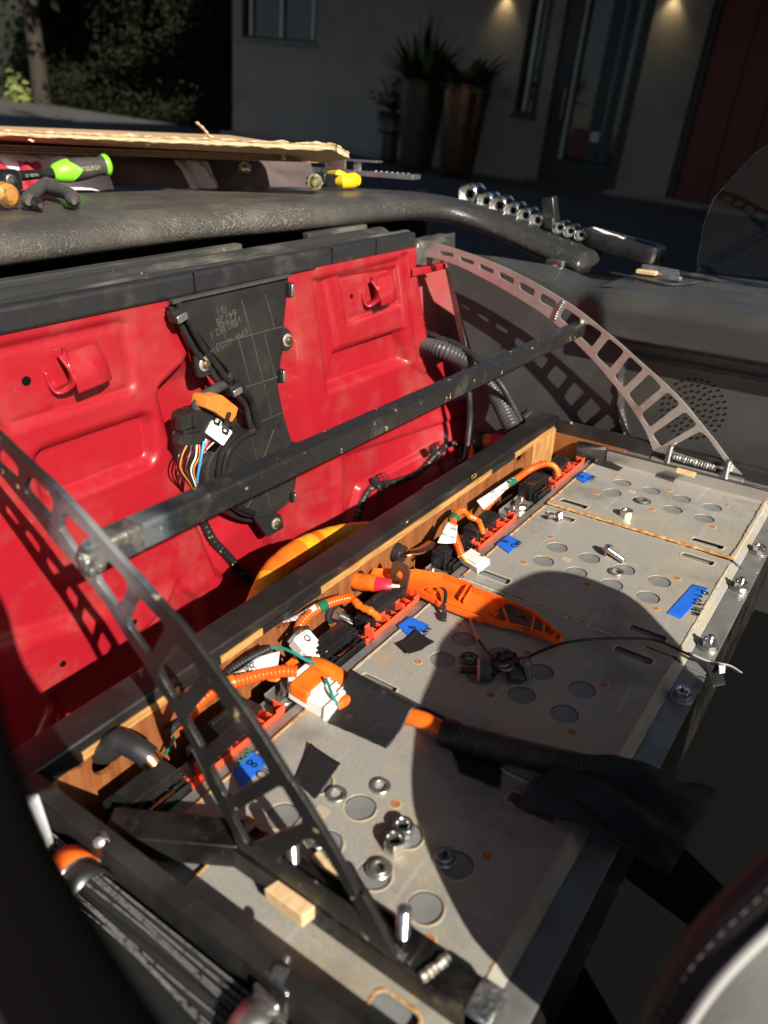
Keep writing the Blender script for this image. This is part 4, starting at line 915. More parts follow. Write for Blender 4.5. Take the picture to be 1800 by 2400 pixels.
loose_washer(kC(1352,935), .0002, .0092, .0022, 'larger washer lying across a disc dent below the nuts'); 
loose_washer(kC(1352,925), .0026, .0066, .0018, 'smaller washer stacked on the larger one below the nuts')
loose_washer(kC(950,752), .0002, .0078, .0018, 'washer half hidden behind the near ladder arm')
loose_washer(kD(945,172), .0002, .0088, .0020, 'washer in the shadow at the edge of the lit area')
loose_washer(kD(940,155), .0024, .0062, .0018, 'small washer on top of the shaded one')
loose_washer(kA(845,342), .0016, .0088, .0020, 'flat washer on the farthest lid'); loose_washer(kA(676,808), .0003, .0086, .0022, 'washer on the Problem lid overlapping a disc dent')
ME_BOLT = None
def bolt_mesh(r, L, hr, hh):
    prof = [(hr*1.25, 0), (hr*1.25, .0015), (hr*1.05, .0018)]
    g = G().lathe(prof, 28).prism(hexpoly(hr, 0), .0016, .0016+hh).lathe([(hr*.7, .0016+hh), (hr*.6, .0024+hh), (0.0001, .0022+hh)], 20)
    tp = []; z = 0
    while z < L: tp += [(r, -z), (r*.87, -z-.0006)]; z += .00125
    tp += [(r*.75, -L)]
    g.lathe(tp, 16); return g.mesh('bolt', True, 40)
def loose_bolt(p, d, mesh, mt, lab, grp='loose bolts on the lids', nm='loose_bolt'):
    z = -V(d).normalized(); a = V((0, 0, 1)) if abs(z.z) < .9 else V((1, 0, 0)); x = a.cross(z).normalized(); y = z.cross(x)
    o = link(nm, mesh, M[mt]); o.matrix_world = Matrix([[x[i], y[i], z[i], p[i]] for i in range(3)]+[[0, 0, 0, 1]])
    return tag(o, lab, 'bolt', grp)
ME_B1 = bolt_mesh(.0038, .022, .0062, .0055)
a, b = PZ(kA(635,668), .0062), PZ(kA(690,706), .0045)
loose_bolt(a, b-a, ME_B1, 'zinc', 'loose flanged bolt lying on the Problem lid pointing to the right')
a, b = PZ(kA(292,440), .0064), PZ(kA(245,442), .006)
loose_bolt(a, b-a, bolt_mesh(.0036, .012, .0062, .004), 'zinc', 'loose short bolt at the rusty seam by a slot')
# orange bus bar holder across the second and third lids
hb = thing('busbar_holder', PZ(kB(420,140), .0), 'long orange plastic bus bar holder lying across the lids', 'bus bar holder')
def PZp(cr, pts, z): return [(PZ(cr(*q), z).x, PZ(cr(*q), z).y) for q in pts]
ho = PZp(kH, [(715,290), (755,235), (850,228), (1100,222)], .016)+PZp(k6, [(265,345), (405,390), (410,405), (520,440), (570,462), (690,508), (832,634), (810,655)], .013)+PZp(k6, [(770,628), (660,592), (560,572), (520,570), (440,548), (432,556), (215,482), (205,470), (100,420), (0,388)], .013)+PZp(kH, [(960,345), (800,325), (720,318)], .014)
ctr = V((sum(p[0] for p in ho)/len(ho), sum(p[1] for p in ho)/len(ho), 0))
hax = (V((*ho[10], 0))-V((*ho[4], 0))).normalized(); hpx = V((-hax.y, hax.x, 0))
def inset(p, k=.97): q = V((p[0], p[1], 0))-ctr; q = hax*q.dot(hax)*(1-(1-k)*.3)+hpx*q.dot(hpx)*k; return (ctr.x+q.x, ctr.y+q.y)
ho = [inset(p, .75) for p in ho]
plate('holder_base', ho, [], .003, M['orange_plastic'], hb, Matrix.Translation((0, 0, .0055)), bev=.0006)
def wall(pts, h, z0=.0060, th=.0016, nm='holder_wall'):
    g = G()
    for a, b in zip(pts, pts[1:]):
        d_ = (V((*b, 0))-V((*a, 0))).normalized(); n_ = V((-d_.y, d_.x, 0))*th/2
        g.prism([(a[0]+n_.x, a[1]+n_.y), (b[0]+n_.x, b[1]+n_.y), (b[0]-n_.x, b[1]-n_.y), (a[0]-n_.x, a[1]-n_.y)], z0, z0+h)
    return g.build(nm, M['orange_plastic'], hb, sm=False, bev=.0004)
wall([inset(p, .985) for p in ho[3:12]], .0085); wall([inset(p, .985) for p in ho[11:24]], .006); wall([inset(p, .985) for p in ho[0:4]], .0075)
rows = [(k6(330,455), k6(385,385)), (k6(350,470), k6(405,395)), (k6(672,600), k6(700,525)), (k6(730,612), k6(745,560)), (k6(770,632), k6(800,612)), (k6(560,568), k6(545,490)), (k6(60,402), k6(110,330))]
for a, b in rows:
    pa, pb = PZ(a, .014), PZ(b, .014); pa, pb = inset(pa, .75), inset(pb, .75); wall([pa, pb], .0070, th=.0022, nm='holder_rib')
for q, w_ in ((k6(195,420), .011), (k6(490,515), .011), (k6(350,435), .012)):
    p = PZ(q, .0125); p = V((*inset(p, .8), .0075)); d_ = V((ho[10][0]-ho[4][0], ho[10][1]-ho[4][1], 0)).normalized(); Mx = frame(p, d_, (-d_.y, d_.x, 0))
    G().box((-w_/2, -.003, 0), (w_/2, .003, .0022), Mx).build('holder_pocket', M['orange_plastic'], hb, bev=.0006)
d_ = V((ho[10][0]-ho[4][0], ho[10][1]-ho[4][1], 0)).normalized()
mat('busbar_tin', (.22,.15,.10), .35, .8, rvar=.1, bump=.1, bs=200)
p = PZ(kH(1018,300), .020)
plate('busbar_tab', roundc([(-.013, -.016), (.013, -.016), (.013, .010), (.008, .015), (-.008, .015), (-.013, .010)], .003), [circ(0, .001, .0042, 20)], .0025, M['busbar_tin'], hb, frame(p, d_, (.25, .25, .93)), bev=.0004)
p = V((*inset(PZ(k6(625,545), .0125), .8), .0105))
plate('busbar_tab', roundc([(-.026, -.004), (-.020, -.012), (.016, -.012), (.017, -.005), (.028, -.003), (.028, .006), (-.006, .010), (-.026, .010)], .002), [circ(0, 0, .0048, 22)], .0025, M['busbar_tin'], hb, frame(p, d_, (-d_.y, d_.x, 0)), bev=.0004)
zt = thing('cable_tie', PZ(kH(1330,510), .005), 'black cable tie looped round the orange bus bar holder', 'cable tie')
a = PZ(kH(1340,420), .016); b = PZ(kH(1325,600), .0015)
G().tube(crv([a+V((.01, .012, -.004)), a+V((.004, .006, .0012)), a, a.lerp(b, .55)+V((0, 0, .0035)), b], 6), .0021, 4, flat=.4).build('tie_strap', M['black_plastic'], zt)
G().box((-.0033, -.0042, 0), (.0033, .0042, .0055), frame(b, (b-a).cross(V((0, 0, 1))), (b-a))).build('tie_head', M['black_plastic'], zt, bev=.0006)
# sensor bundle, its bolt and wires
sb = thing('sensor_bundle', PZ(kB(560,440), 0), 'tangle of black taped wires with a grey clip lying in the shadow', 'wire bundle')
pts = [PZ(kB(*q), z) for q, z in (((505,470), .008), ((540,425), .011), ((580,385), .012), ((625,395), .006))]
G().tube(crv(pts, 5), [.0062+.0018*math.sin(i*1.7) for i in range(16)], 10, flat=.8).build('taped_joint', M['tape_black'], sb)
pts = [PZ(kB(*q), z) for q, z in (((540,455), .007), ((590,430), .010), ((660,420), .010), ((700,415), .008))]
G().tube(crv(pts, 5), .0042, 10).build('taped_joint', M['tape_black'], sb)
g = G()
for i in range(4):
    pp = [PZ(kB(500+i*8,395+i*12), .008), PZ(kB(560+i*12,430+i*10), .014), PZ(kB(650,400+i*9), .009), PZ(kB(690+i*4,395+i*6), .006)]
    g = G().tube(crv(pp, 6), .0009, 6).build('wire', M[('black_wire', 'pink', 'black_wire', 'grey_wire')[i]], sb)
p = PZ(kB(635,475), .006); G().box((-.009, -.007, -.004), (.009, .007, .005), frame(p, (.7, .6, .2), (-.6, .7, .3))).build('grey_clip', M['grip_dark_grey'], sb, bev=.0016)
p = PZ(kB(692,440), .016); Mx = axis(PZ(kB(700,505), .003), PZ(kB(686,425), .016))
G().lathe([(.0036, 0), (.0036, .013), (.0062, .0135), (.0062, .016), (.005, .0185), (.001, .019)], 18, Mx).build('black_bolt', M['gunmetal'], sb)
bo = thing('washer_bolt', PZ(kB(440,470), .0), 'threaded black bolt with a pink washer lying on its side at the shadow edge', 'bolt')
a, b = PZ(kB(392,455), .008), PZ(kB(455,458), .0085); Mx = axis(b, a)
mm = []
z = 0
while z < .016: mm += [(.0042, z), (.0036, z+.0006)]; z += .0013
G().lathe(mm+[(.003, z)], 16, Mx).build('bolt_thread', M['gunmetal'], bo); G().lathe([(.0105, -.0018), (.0108, -.0012), (.0108, 0), (.004, .0006)], 28, Mx).build('pink_washer', M['pink'], bo)
G().lathe([(.0085, -.012), (.009, -.011), (.009, -.0018)], 24, Mx).build('bolt_head', M['grip_dark_grey'], bo)
loose_washer(kB(415,408), .0003, .0092, .003, 'dark rubber backed washer behind the pink washer bolt', mt='gunmetal')
wi = thing('sensor_wire', PZ(kB(1100,300), 0), 'thin black wire arching from the tangle to the right edge of the lids', 'wire')
pts = [PZ(kB(690,400), .006), PZ(kB(740,375), .010), PZ(kB(840,335), .018), PZ(kB(960,312), .020), PZ(kB(1120,302), .016), PZ(kB(1280,305), .012), PZ(kB(1360,325), .009), PZ(kB(1460,372), .006), PZ(kB(1560,415), -.001), PZ(kB(1659,435), -.002), PZ(kB(1720,470), -.03)]
G().tube(crv(pts, 8), .0014, 8).build('wire', M['black_wire'], wi)
G().tube(crv([p+V((.001, -.003, .001)) for p in pts[7:]], 8), .0009, 8).build('wire', M['grey_wire'], wi)
sheet('wire_tape', [kB(1552,415), kB(1632,412), kB(1662,530), kB(1600,540)], [-.001, -.001, -.012, -.010], 'tape_black', None, None, None, .001, parent=wi)
sheet('white_tape', [kB(1625,418), kB(1659,430), kB(1655,470), kB(1630,475)], -.0005, 'white_paper', None, None, None, .0005, parent=wi)
w2 = thing('pink_wire_pair', PZ(kB(450,300), 0), 'pair of pink and lavender wires running from under the orange holder', 'wire')
pts = [PZ(kB(415,195), .006), PZ(kB(430,240), .004), PZ(kB(452,300), .003), PZ(kB(490,355), .003), PZ(kB(530,400), .007)]
for i, (mt, o_) in enumerate((('pink', 0), ('grey_wire', .0022))):
    q = [p+V((o_*.7, o_*.7, 0)) for p in pts]
    G().tube(crv(q[:3], 6), .0012, 8).build('wire', M[mt], w2); G().tube(crv(q[2:], 6), .0011, 8).build('wire', M['black_wire'], w2)
pp = [pts[1].lerp(pts[2], .4), pts[2]+V((0, 0, .0006)), pts[2].lerp(pts[3], .2)]
G().tube(pp, .0024, 8).build('heat_shrink', M['pink'], w2)

# ================================================================ cables and connectors along the wooden wall
def conduit(root, pts, r, mt, pitch=.0032, nm='conduit'): return corrugated(pts, r, pitch).build(nm, M[mt], root, ang=60)
def cuff(root, a, b, r, mt, nm): return G().tube([a, a.lerp(b, .5), b], r, 18).build(nm, M[mt], root)
def label_sheet(root, P, lines, sz, flip=1, bar=True, th=.0003):
    P = [V(p) for p in P]
    g = G().grid(8, 4, lambda u, v: tuple((P[0]*(1-u)+P[1]*u)*(1-v)+(P[3]*(1-u)+P[2]*u)*v+((P[1]-P[0]).cross(P[3]-P[0])).normalized()*.0012*math.sin(u*3)))
    o = g.build('paper_label', M['white_paper'], root); m = o.modifiers.new('t', 'SOLIDIFY'); m.thickness = th; m.offset = 0
    xd = (P[1]-P[0]).normalized(); yd = (P[3]-P[0]).normalized(); nrm = xd.cross(yd).normalized()
    if nrm.dot(V(CAMC)-P[0]) < 0: nrm = -nrm
    if flip < 0: xd, yd = -xd, -yd; base = P[2]
    else: base = P[0]
    Mx = lambda p: frame(p, xd, nrm.cross(xd))
    W_ = (P[1]-P[0]).length; Hh = (P[3]-P[0]).length
    par = root
    while par.parent: par = par.parent
    for s, fx, fy, k in lines:
        p = base+xd*(W_*fx)+yd*(Hh*fy)+nrm*.0022; text('label_print', s, sz*k, M['ink'], o, Mx(p), .00003)
    if bar:
        g = G(); x = .08; rr = random.Random(3)
        while x < .62:
            bw = rr.choice((.006, .01, .014)); g.box((W_*x, Hh*.62, .0020), (W_*(x+bw), Hh*.82, .0021), Mx(base)); x += bw+rr.choice((.008, .012))
        g.build('barcode', M['ink'], o, sm=False)
    return o
# 1: far cable with label
c4_ = thing('orange_cable', PZ(kE(900,360), .0), 'farthest orange corrugated cable, with a green band and a long white label', 'cable', 'orange corrugated cables along the plywood wall')
def seg(cr, pts): return [PZ(cr(*q), z) for q, z in pts]
pp = seg(kE, (((1135,425), .010), ((1125,375), .018), ((1090,335), .024), ((1030,318), .026), ((960,338), .024), ((880,378), .022), ((790,440), .022), ((745,470), .022)))
conduit(c4_, pp[3:], .0048, 'orange_conduit'); G().tube(crv(pp[:4], 6), .0042, 12).build('taped_end', M['orange_tape'], c4_)
cuff(c4_, PZ(kE(757,462), .022), PZ(kE(690,505), .021), .0053, 'green_band', 'green_band')
for i, t in enumerate((.25, .7)):
    a = PZ(kE(757,462), .022).lerp(PZ(kE(690,505), .021), t); G().tube([a, a+V((-.0006, -.0003, 0))], .0055, 18).build('band_print', M['white_paper'], c4_)
conduit(c4_, seg(kE, (((690,505), .021), ((620,570), .017), ((560,650), .010), ((500,720), .0))), .0047, 'orange_conduit')
label_sheet(c4_, [PZ(kE(432,640), .020), PZ(kE(690,470), .028), PZ(kE(705,530), .022), PZ(kE(492,715), .012)], (('295L1 5SFCA', .08, .18, 1), ('0300', .35, .50, .8)), .0058, -1)
# 2: middle cable ending in the white plug
c3_ = thing('orange_cable', PZ(kE(280,900), .0), 'orange corrugated cable bent over with a hanging white label, ending in a small white plug', 'cable', 'orange corrugated cables along the plywood wall')
pp = seg(kE, (((300,1115), .010), ((275,1040), .015), ((245,960), .020), ((225,870), .024), ((232,795), .027), ((275,735), .028), ((320,722), .026)))
conduit(c3_, pp, .0049, 'orange_conduit')
G().tube(crv(seg(kE, (((318,725), .026), ((370,775), .022), ((440,810), .018), ((468,860), .014), ((488,925), .006))), 6), [.0036+.0006*math.sin(i*1.3)*math.sin(i*.37) for i in range(25)], 10).build('taped_end', M['orange_tape'], c3_)
cuff(c3_, PZ(kE(215,812), .0262), PZ(kE(246,772), .028), .0055, 'green_band', 'green_band')
label_sheet(c3_, [PZ(kE(180,818), .031), PZ(kE(268,850), .030), PZ(kE(250,1002), .022), PZ(kE(92,1003), .022)], (('295L1 4SF0A', .05, .15, .8), ('0300', .3, .5, .8)), .0048, -1)
def plug(root, p, xd, yd, sx, sy, sz, nm='plug_body'):
    Mx = frame(p, xd, yd); g = G().box((-sx/2, -sy/2, 0), (sx/2, sy/2, sz*.8), Mx).box((-sx*.42, -sy*.36, sz*.8), (sx*.38, sy*.36, sz), Mx).box((-sx*.55, -sy*.30, sz*.2), (-sx/2, sy*.30, sz*.75), Mx)
    for i in (-1, 0, 1): g.box((-sx*.3, i*sy*.2-.0006, sz), (sx*.42, i*sy*.2+.0006, sz*1.06), Mx)
    return g.build(nm, M['white_plastic'], root, bev=.0008)
pw = thing('white_plug', PZ(kE(415,1170), .0), 'small white plug lying on the lid edge at the end of the middle orange cable', 'connector', 'white wire connectors')
p = PZ(kE(415,1180), .003); xd = PZ(kE(490,1230), .003)-PZ(kE(340,1140), .003); xd.z = 0; xd.normalize(); yd = V((-xd.y, xd.x, .25))
plug(pw, p, xd, yd, .030, .020, .010)
G().box((.004, .006, .0108), (.009, .0072, .0112), frame(p, xd, yd)).build('plug_mark', M['ink'], pw)
g = [PZ(kE(300,1115), .010), PZ(kE(325,1140), .010), PZ(kE(345,1165), .008)]
G().tube(g, .0018, 8).build('yellow_wire', M['yellow_plastic'], c3_); G().tube([q+V((.003, .001, .001)) for q in g], .0026, 8).build('white_wire', M['white_plastic'], c3_)
# 3: cable into the upright white plug
c2_ = thing('orange_cable', PZ(kH(400,560), .0), 'orange corrugated cable arching into the upright white plug, with a green band', 'cable', 'orange corrugated cables along the plywood wall')
pp = seg(kH, (((665,455), .020), ((580,472), .024), ((500,500), .026), ((430,535), .027), ((355,590), .026), ((305,660), .022), ((300,715), .016)))
conduit(c2_, pp, .0052, 'orange_conduit', .0034)
G().tube(crv(seg(kH, (((660,455), .020), ((700,480), .021), ((740,520), .019), ((800,545), .018), ((850,580), .012), ((862,600), .006))), 6), [.0038+.0007*math.sin(i*1.1)*math.sin(i*.41) for i in range(31)], 10).build('taped_end', M['orange_tape'], c2_)
cuff(c2_, PZ(kH(490,503), .026), PZ(kH(430,535), .027), .0058, 'green_band', 'green_band')
label_sheet(c2_, [PZ(kH(150,638), .022), PZ(kH(415,497), .034), PZ(kH(428,530), .033), PZ(kH(300,610), .026)], (('295L1 5SFCA', .1, .25, 1),), .006, -1, False)
w1 = thing('white_plug', PZ(kH(350,800), .0), 'upright white plug with a black and red mark below the arching orange cable', 'connector', 'white wire connectors')
Mx = frame(PZ(kH(345,800), .006), PZ(kH(445,830), 0)-PZ(kH(285,790), 0), (.9, .3, .5))
p0 = PZ(kH(300,725), .018); p1 = PZ(kH(440,890), .004); ax_ = (p1-p0).normalized(); sdv = V((0, 0, 1)).cross(ax_).normalized()
Mx = frame(p0, ax_, sdv)
L_ = (p1-p0).length
G().box((0, -.0105, -.008), (L_*.55, .0105, .006), Mx).box((L_*.5, -.0088, -.008), (L_*.95, .0088, .004), Mx).box((L_*.1, -.0075, .006), (L_*.5, .0075, .0085), Mx).box((L_*.88, -.0108, -.008), (L_, .0108, .006), Mx).build('plug_body', M['white_plastic'], w1, bev=.0014)
for i in range(4): G().box((L_*.97, -.008+i*.0042, -.005), (L_*1.03, -.0055+i*.0042, .003), Mx).build('plug_cavity', M[('white_plastic', 'yellow_plastic', 'grey_wire', 'white_plastic')[i]], w1)
G().lathe([(.0034, .0086), (.0034, .0089), (.0022, .0089), (.0022, .0086)], 18, Mx @ Matrix.Translation((L_*.3, 0, 0)), caps=False).build('plug_mark', M['ink'], w1); G().box((L_*.36, -.0014, .0085), (L_*.44, .0014, .0088), Mx).build('red_mark', M['red_plastic'], w1)
G().tube([p0+ax_*.004+sdv*.012, p0+ax_*.003+sdv*.0085+V((0, 0, .008)), p0+ax_*.003+V((0, 0, .0115)), p0+ax_*.003-sdv*.0085+V((0, 0, .008)), p0+ax_*.003-sdv*.016+V((0, 0, .004))], .0022, 6).build('tie_strap', M['black_plastic'], w1)
# 4: cable behind the near ladder arm into the big white connector
c1_ = thing('orange_cable', PZ(kI(850,360), .0), 'nearest orange corrugated cable, passing behind the near ladder arm', 'cable', 'orange corrugated cables along the plywood wall')
pp = seg(kI, (((360,690), -.01), ((400,625), .008), ((460,545), .018), ((545,472), .022), ((640,425), .024), ((760,388), .025), ((880,358), .025), ((1000,340), .025), ((1090,345), .022)))
conduit(c1_, pp, .0058, 'orange_conduit', .0036)
G().tube([PZ(kI(590,440), .0235), PZ(kI(690,405), .0245)], .0066, 16).build('taped_end', M['orange_tape'], c1_)
lb = label_sheet(c1_, [PZ(kI(680,355), .027), PZ(kI(835,248), .034), PZ(kI(982,212), .040), PZ(kI(970,300), .031)], (('20', .5, .3, 1.3),), .0075, -1, False)
bc = thing('black_conduit', PZ(kI(790,260), .0), 'black corrugated conduit with a teal wire coming out of its end', 'cable')
conduit(bc, seg(kI, (((640,355), .018), ((700,310), .024), ((800,250), .030), ((925,188), .032))), .0036, 'rubber_black', .0028)
conduit(bc, seg(kI, (((350,660), .0), ((300,700), .006), ((250,752), .004))), .0036, 'rubber_black', .0028)
G().tube(crv(seg(kI, (((915,192), .032), ((985,188), .033), ((1060,215), .031), ((1130,255), .027), ((1200,288), .022), ((1225,330), .018))), 7), .0014, 8).build('teal_wire', M['teal_wire'], bc)
G().tube(crv(seg(kI, (((300,755), .005), ((290,800), .002), ((260,850), -.003), ((235,880), -.01))), 7), .0012, 8).build('teal_wire', M['teal_wire'], bc)
bw = thing('cable_connector', PZ(kI(1200,440), .0), 'large white connector wrapped with orange tape, joining the orange cables', 'connector', 'white wire connectors')
p0 = PZ(kI(1085,370), .014); p1 = PZ(kI(1370,545), .008); ax_ = (p1-p0).normalized(); sdv = V((0, 0, 1)).cross(ax_).normalized(); upv = ax_.cross(sdv); L_ = (p1-p0).length
Mx = frame(p0, ax_, sdv)
G().box((0, -.012, -.010), (L_*.12, .013, .007), Mx).box((L_*.1, -.016, -.012), (L_*.97, .015, .004), Mx).box((L_*.12, -.013, .0), (L_*.62, .012, .0075), Mx).box((L_*.9, -.018, -.012), (L_, .017, .006), Mx).build('connector_body', M['white_plastic'], bw, bev=.0018)
for i in range(3): G().box((L_*.55+i*.008, .004, .004), (L_*.58+i*.008, .013, .007), Mx).build('latch_rib', M['white_plastic'], bw, bev=.0004)
G().box((L_*.12, -.0168, -.006), (L_*.56, .0128, .0082), Mx).build('orange_wrap', M['orange_tape'], bw, bev=.003, seg=3)
G().tube(crv(seg(kI, (((1280,385), .024), ((1300,430), .022), ((1325,500), .018), ((1360,560), .010))), 6), .0014, 8).build('teal_wire', M['teal_wire'], bw)
G().tube(seg(kI, (((1350,560), .007), ((1395,535), .008), ((1450,515), .007), ((1520,530), .004))), .0052, 14).build('orange_sleeve', M['orange_tape'], bw)
oc = thing('taped_cable', PZ(kI(1400,380), .0), 'orange taped cable leaving the white connector and running under the black tape', 'cable')
G().tube(crv(seg(kI, (((1205,290), .016), ((1270,315), .018), ((1350,360), .016), ((1480,435), .012), ((1560,490), .011))), 6), .0076, 16, flat=.8).build('cable_body', M['orange_tape'], oc)
o1 = thing('orange_cable_pair', PZ(kB(180,690), .0), 'pair of orange taped cables between the black tape and the black sleeve', 'cable')
for dz, dy, r in ((.008, 0, .0070), (.0072, -.0115, .0068)):
    pts = [PZ(kI(1500,450), .004)+V((0, dy, 0)), PZ(kB(0,630), .004)+V((0, dy, 0)), PZ(kB(100,668), dz)+V((0, dy, 0)), PZ(kB(200,705), dz)+V((0, dy*.9, 0)), PZ(kB(300,755), dz)+V((0, dy*.5, 0)), PZ(kB(360,785), dz)+V((0, dy*.3, 0))]
    G().tube(crv(pts, 6), [r*(1+.05*math.sin(i*.8)) for i in range(31)], 16).build('cable_body', M['orange_tape'], o1)
sheet('tape_cover', [kI(1455,430), (1000,1662), (906,1755), (768,1694)], [.005, .010, .0008, .0006], 'tape_black', 'large black tape sheet wrapped over the orange cables', 'tape', 'black tape pieces', .0020, 60, .0004, curl=lambda u, v: .0225*math.exp(-((v-.16-.2*u)/.27)**2)*(1-.3*u), n=30)
bs_ = thing('cable_sleeve', PZ(kB(500,800), .0), 'thick black corrugated cable sleeve running into the shadow', 'cable')
pts = [PZ(kB(290,755), .010), PZ(kB(350,778), .011), PZ(kB(480,815), .011), PZ(kB(640,855), .012), PZ(kB(780,890), .013), PZ((1345,1795), .013), PZ((1420,1815), .010)]
G().tube([pts[0], pts[0].lerp(pts[1], .5), pts[1]], [.0118, .0124, .0118], 18).build('sleeve_end', M['tape_black'], bs_)
corrugated(pts, .0112, .0034, .07).build('conduit', M['rubber_black'], bs_, ang=60)
sheet('black_cloth', [k8(565,270), k8(770,32), k8(1440,190), k8(1230,560)], [.001, .024, .006, -.012], 'strap_black', 'crumpled black cloth draped over the lid edge in the shadow', 'cloth', None, .004, 45, .0006, curl=lambda u, v: .012*math.sin(v*3.1)*abs(math.sin(u*7+v*3))+.010*math.exp(-((u-.32)/.2)**2)*(1-v), n=40)
# 5: lugs through the plywood
lg = thing('cable_lug', PY(kG(820,360), .2), 'black heat shrink elbow with a copper lug, through the first hole in the plywood', 'cable lug', 'cable lugs coming through the plywood')
h0 = PY(kG(800,365), .2); pts = [h0+V((-.004, .03, -.004)), h0, PY(kG(925,292), .187), PY(kG(1040,335), .174), PY(kG(1120,385), .166), PY(kG(1165,418), .162)]
pp = crv(pts, 7); G().tube(pp, [.0100]*16+[.0090]*(len(pp)-16), 18).build('heat_shrink', M['rubber_black'], lg)
a = PY(kG(1150,405), .163); b = PY(kG(1205,470), .157); G().tube([a, a.lerp(b, .4), b], [.0084, .0084, .0078], 18).build('copper_barrel', M['copper'], lg)
lg = thing('cable_lug', PY(kH(700,330), .2), 'red sleeved copper lug behind the end of the orange holder', 'cable lug', 'cable lugs coming through the plywood')
h0 = V((.364, .2, .008)); G().tube(crv([h0+V((0, .03, 0)), h0, h0+V((.002, -.014, .003)), h0+V((.004, -.022, .004))], 5), .0095, 16).build('orange_sleeve', M['orange_tape'], lg)
G().tube(crv([h0+V((.003, -.018, .003)), h0+V((.006, -.030, .003)), h0+V((.010, -.036, .002))], 5), .0088, 16).build('red_sleeve', M['red_plastic'], lg)
G().tube([h0+V((.009, -.034, .003)), h0+V((.016, -.042, .002))], [.0075, .007], 16).build('copper_barrel', M['copper'], lg)
lg = thing('cable_lug', PY(kH(985,100), .2), 'flat copper lug sticking out of the black tube in the plywood', 'cable lug', 'cable lugs coming through the plywood')
h0 = V((.437, .2, .010)); G().tube([h0+V((0, .03, 0)), h0+V((.0, -.010, .001))], .0105, 16).build('heat_shrink', M['rubber_black'], lg)
G().tube(crv([h0+V((0, -.008, .002)), h0+V((.004, -.014, .003)), h0+V((.016, -.020, .001)), h0+V((.034, -.021, -.001)), h0+V((.046, -.020, -.002))], 6), [.0075]*8+[.0068]*17, 12, flat=.45).build('copper_barrel', M['copper'], lg)
p = V((.318, .197, -.006)); hb2 = thing('stub_bolt', p, 'bolt end with a nut sticking out of the plywood below the orange cable', 'bolt')
G().lathe([(.012, 0), (.012, .003), (.010, .004)], 20, axis(p+V((0, .002, 0)), p+V((0, -.02, 0)))).build('black_bushing', M['rubber_black'], hb2)
o = link('hex_nut', ME_NUT, M['zinc_dull'], hb2, local=True); o.matrix_world = axis(p+V((0, -.003, 0)), p+V((.002, -.03, -.002)))
o.matrix_local = Matrix.Translation(-hb2.location) @ axis(p+V((0, -.003, 0)), p+V((.002, -.03, -.002)))
o = link('stud', ME_LONG, M['zinc'], hb2, local=True); o.matrix_local = Matrix.Translation(-hb2.location) @ axis(p+V((0, -.0, 0)), p+V((.002, -.03, -.002)))
bt = thing('orange_tab', PZ(kI(1020,330), 0), 'orange taped tab under the big white connector', 'tape')
P = [PZ(kI(*q), z) for q, z in (((1080,232), .012), ((1120,300), .010), ((960,400), .006), ((900,390), .006))]
G().add([tuple(p) for p in P]+[(p.x, p.y, p.z-.003) for p in P], [(0, 1, 2, 3)[::-1], (4, 5, 6, 7), (0, 1, 5, 4), (1, 2, 6, 5), (2, 3, 7, 6), (3, 0, 4, 7)]).build('tab_body', M['orange_tape'], bt, bev=.001)
o = link('bolt_washer', ME_FLANGE, M['zinc_dull'], bt, local=True); o.location = PZ(kI(1075,440), .002)-bt.location; o.scale = (1.1, 1.1, 2)
# ================================================================ wiring in front of the red bulkhead
rl = thing('relay_block', PY(kS(500,600), .42), 'black relay socket block with an orange relay, wires hanging below it, left of the blower', 'relay')
YR = .425
S3 = lambda q, y=YR: PY(kS(*q), y)
def slab(root, name, cr, pts, y, th, mt, bev=.001, r=.002):
    P = [(PY(cr(*q), y).x, PY(cr(*q), y).z) for q in pts]
    return plate(name, roundc(P, r, 3) if r else P, [], th, M[mt], root, MD(y+th/2), bev=bev)
slab(rl, 'orange_relay', kS, ((512,300),(615,278),(640,285),(772,390),(755,460),(712,525),(600,445),(490,395)), YR-.012, .026, 'relay_orange', .0016)
slab(rl, 'relay_face', kS, ((640,290),(770,392),(712,525),(585,440)), YR-.0135, .003, 'relay_orange', .0008)
slab(rl, 'socket_block', kS, ((355,430),(510,400),(700,490),(735,550),(640,725),(505,650),(300,620),(300,470)), YR, .022, 'black_plastic', .0012)
slab(rl, 'white_face', kS, ((545,505),(600,480),(722,600),(640,722),(490,610)), YR-.0022, .004, 'white_paint', .0006)
for q in ((560,480), (632,560)):
    slab(rl, 'face_slot', kS, [(q[0], q[1]), (q[0]+62, q[1]+25), (q[0]+45, q[1]+70), (q[0]+5, q[1]+50)], YR-.004, .003, 'black_plastic', .0004, .001)
    slab(rl, 'face_pin', kS, [(q[0]+15, q[1]+12), (q[0]+40, q[1]+22), (q[0]+32, q[1]+42), (q[0]+12, q[1]+34)], YR-.0046, .003, 'white_paint', .0003, .001)
for i, q in enumerate(((285,470), (335,450), (390,440))): slab(rl, 'block_rib', kS, ((q[0], q[1]), (q[0]+42, q[1]-14), (q[0]+40, q[1]+110), (q[0]-5, q[1]+130)), YR-.006, .012, 'black_plastic', .0008)
slab(rl, 'connector_shell', kS, ((275,640),(470,600),(500,640),(440,705),(300,745),(270,720)), YR-.008, .014, 'black_plastic', .001)
slab(rl, 'latch_arm', kS, ((690,430),(715,430),(690,500),(735,520),(760,475),(755,540),(700,560),(665,520)), YR-.018, .004, 'black_plastic', .0006)
wc = ['black_wire', 'relay_orange', 'black_wire', 'busbar_tin', 'black_wire', 'white_plastic', 'relay_orange', 'black_wire', 'busbar_tin']
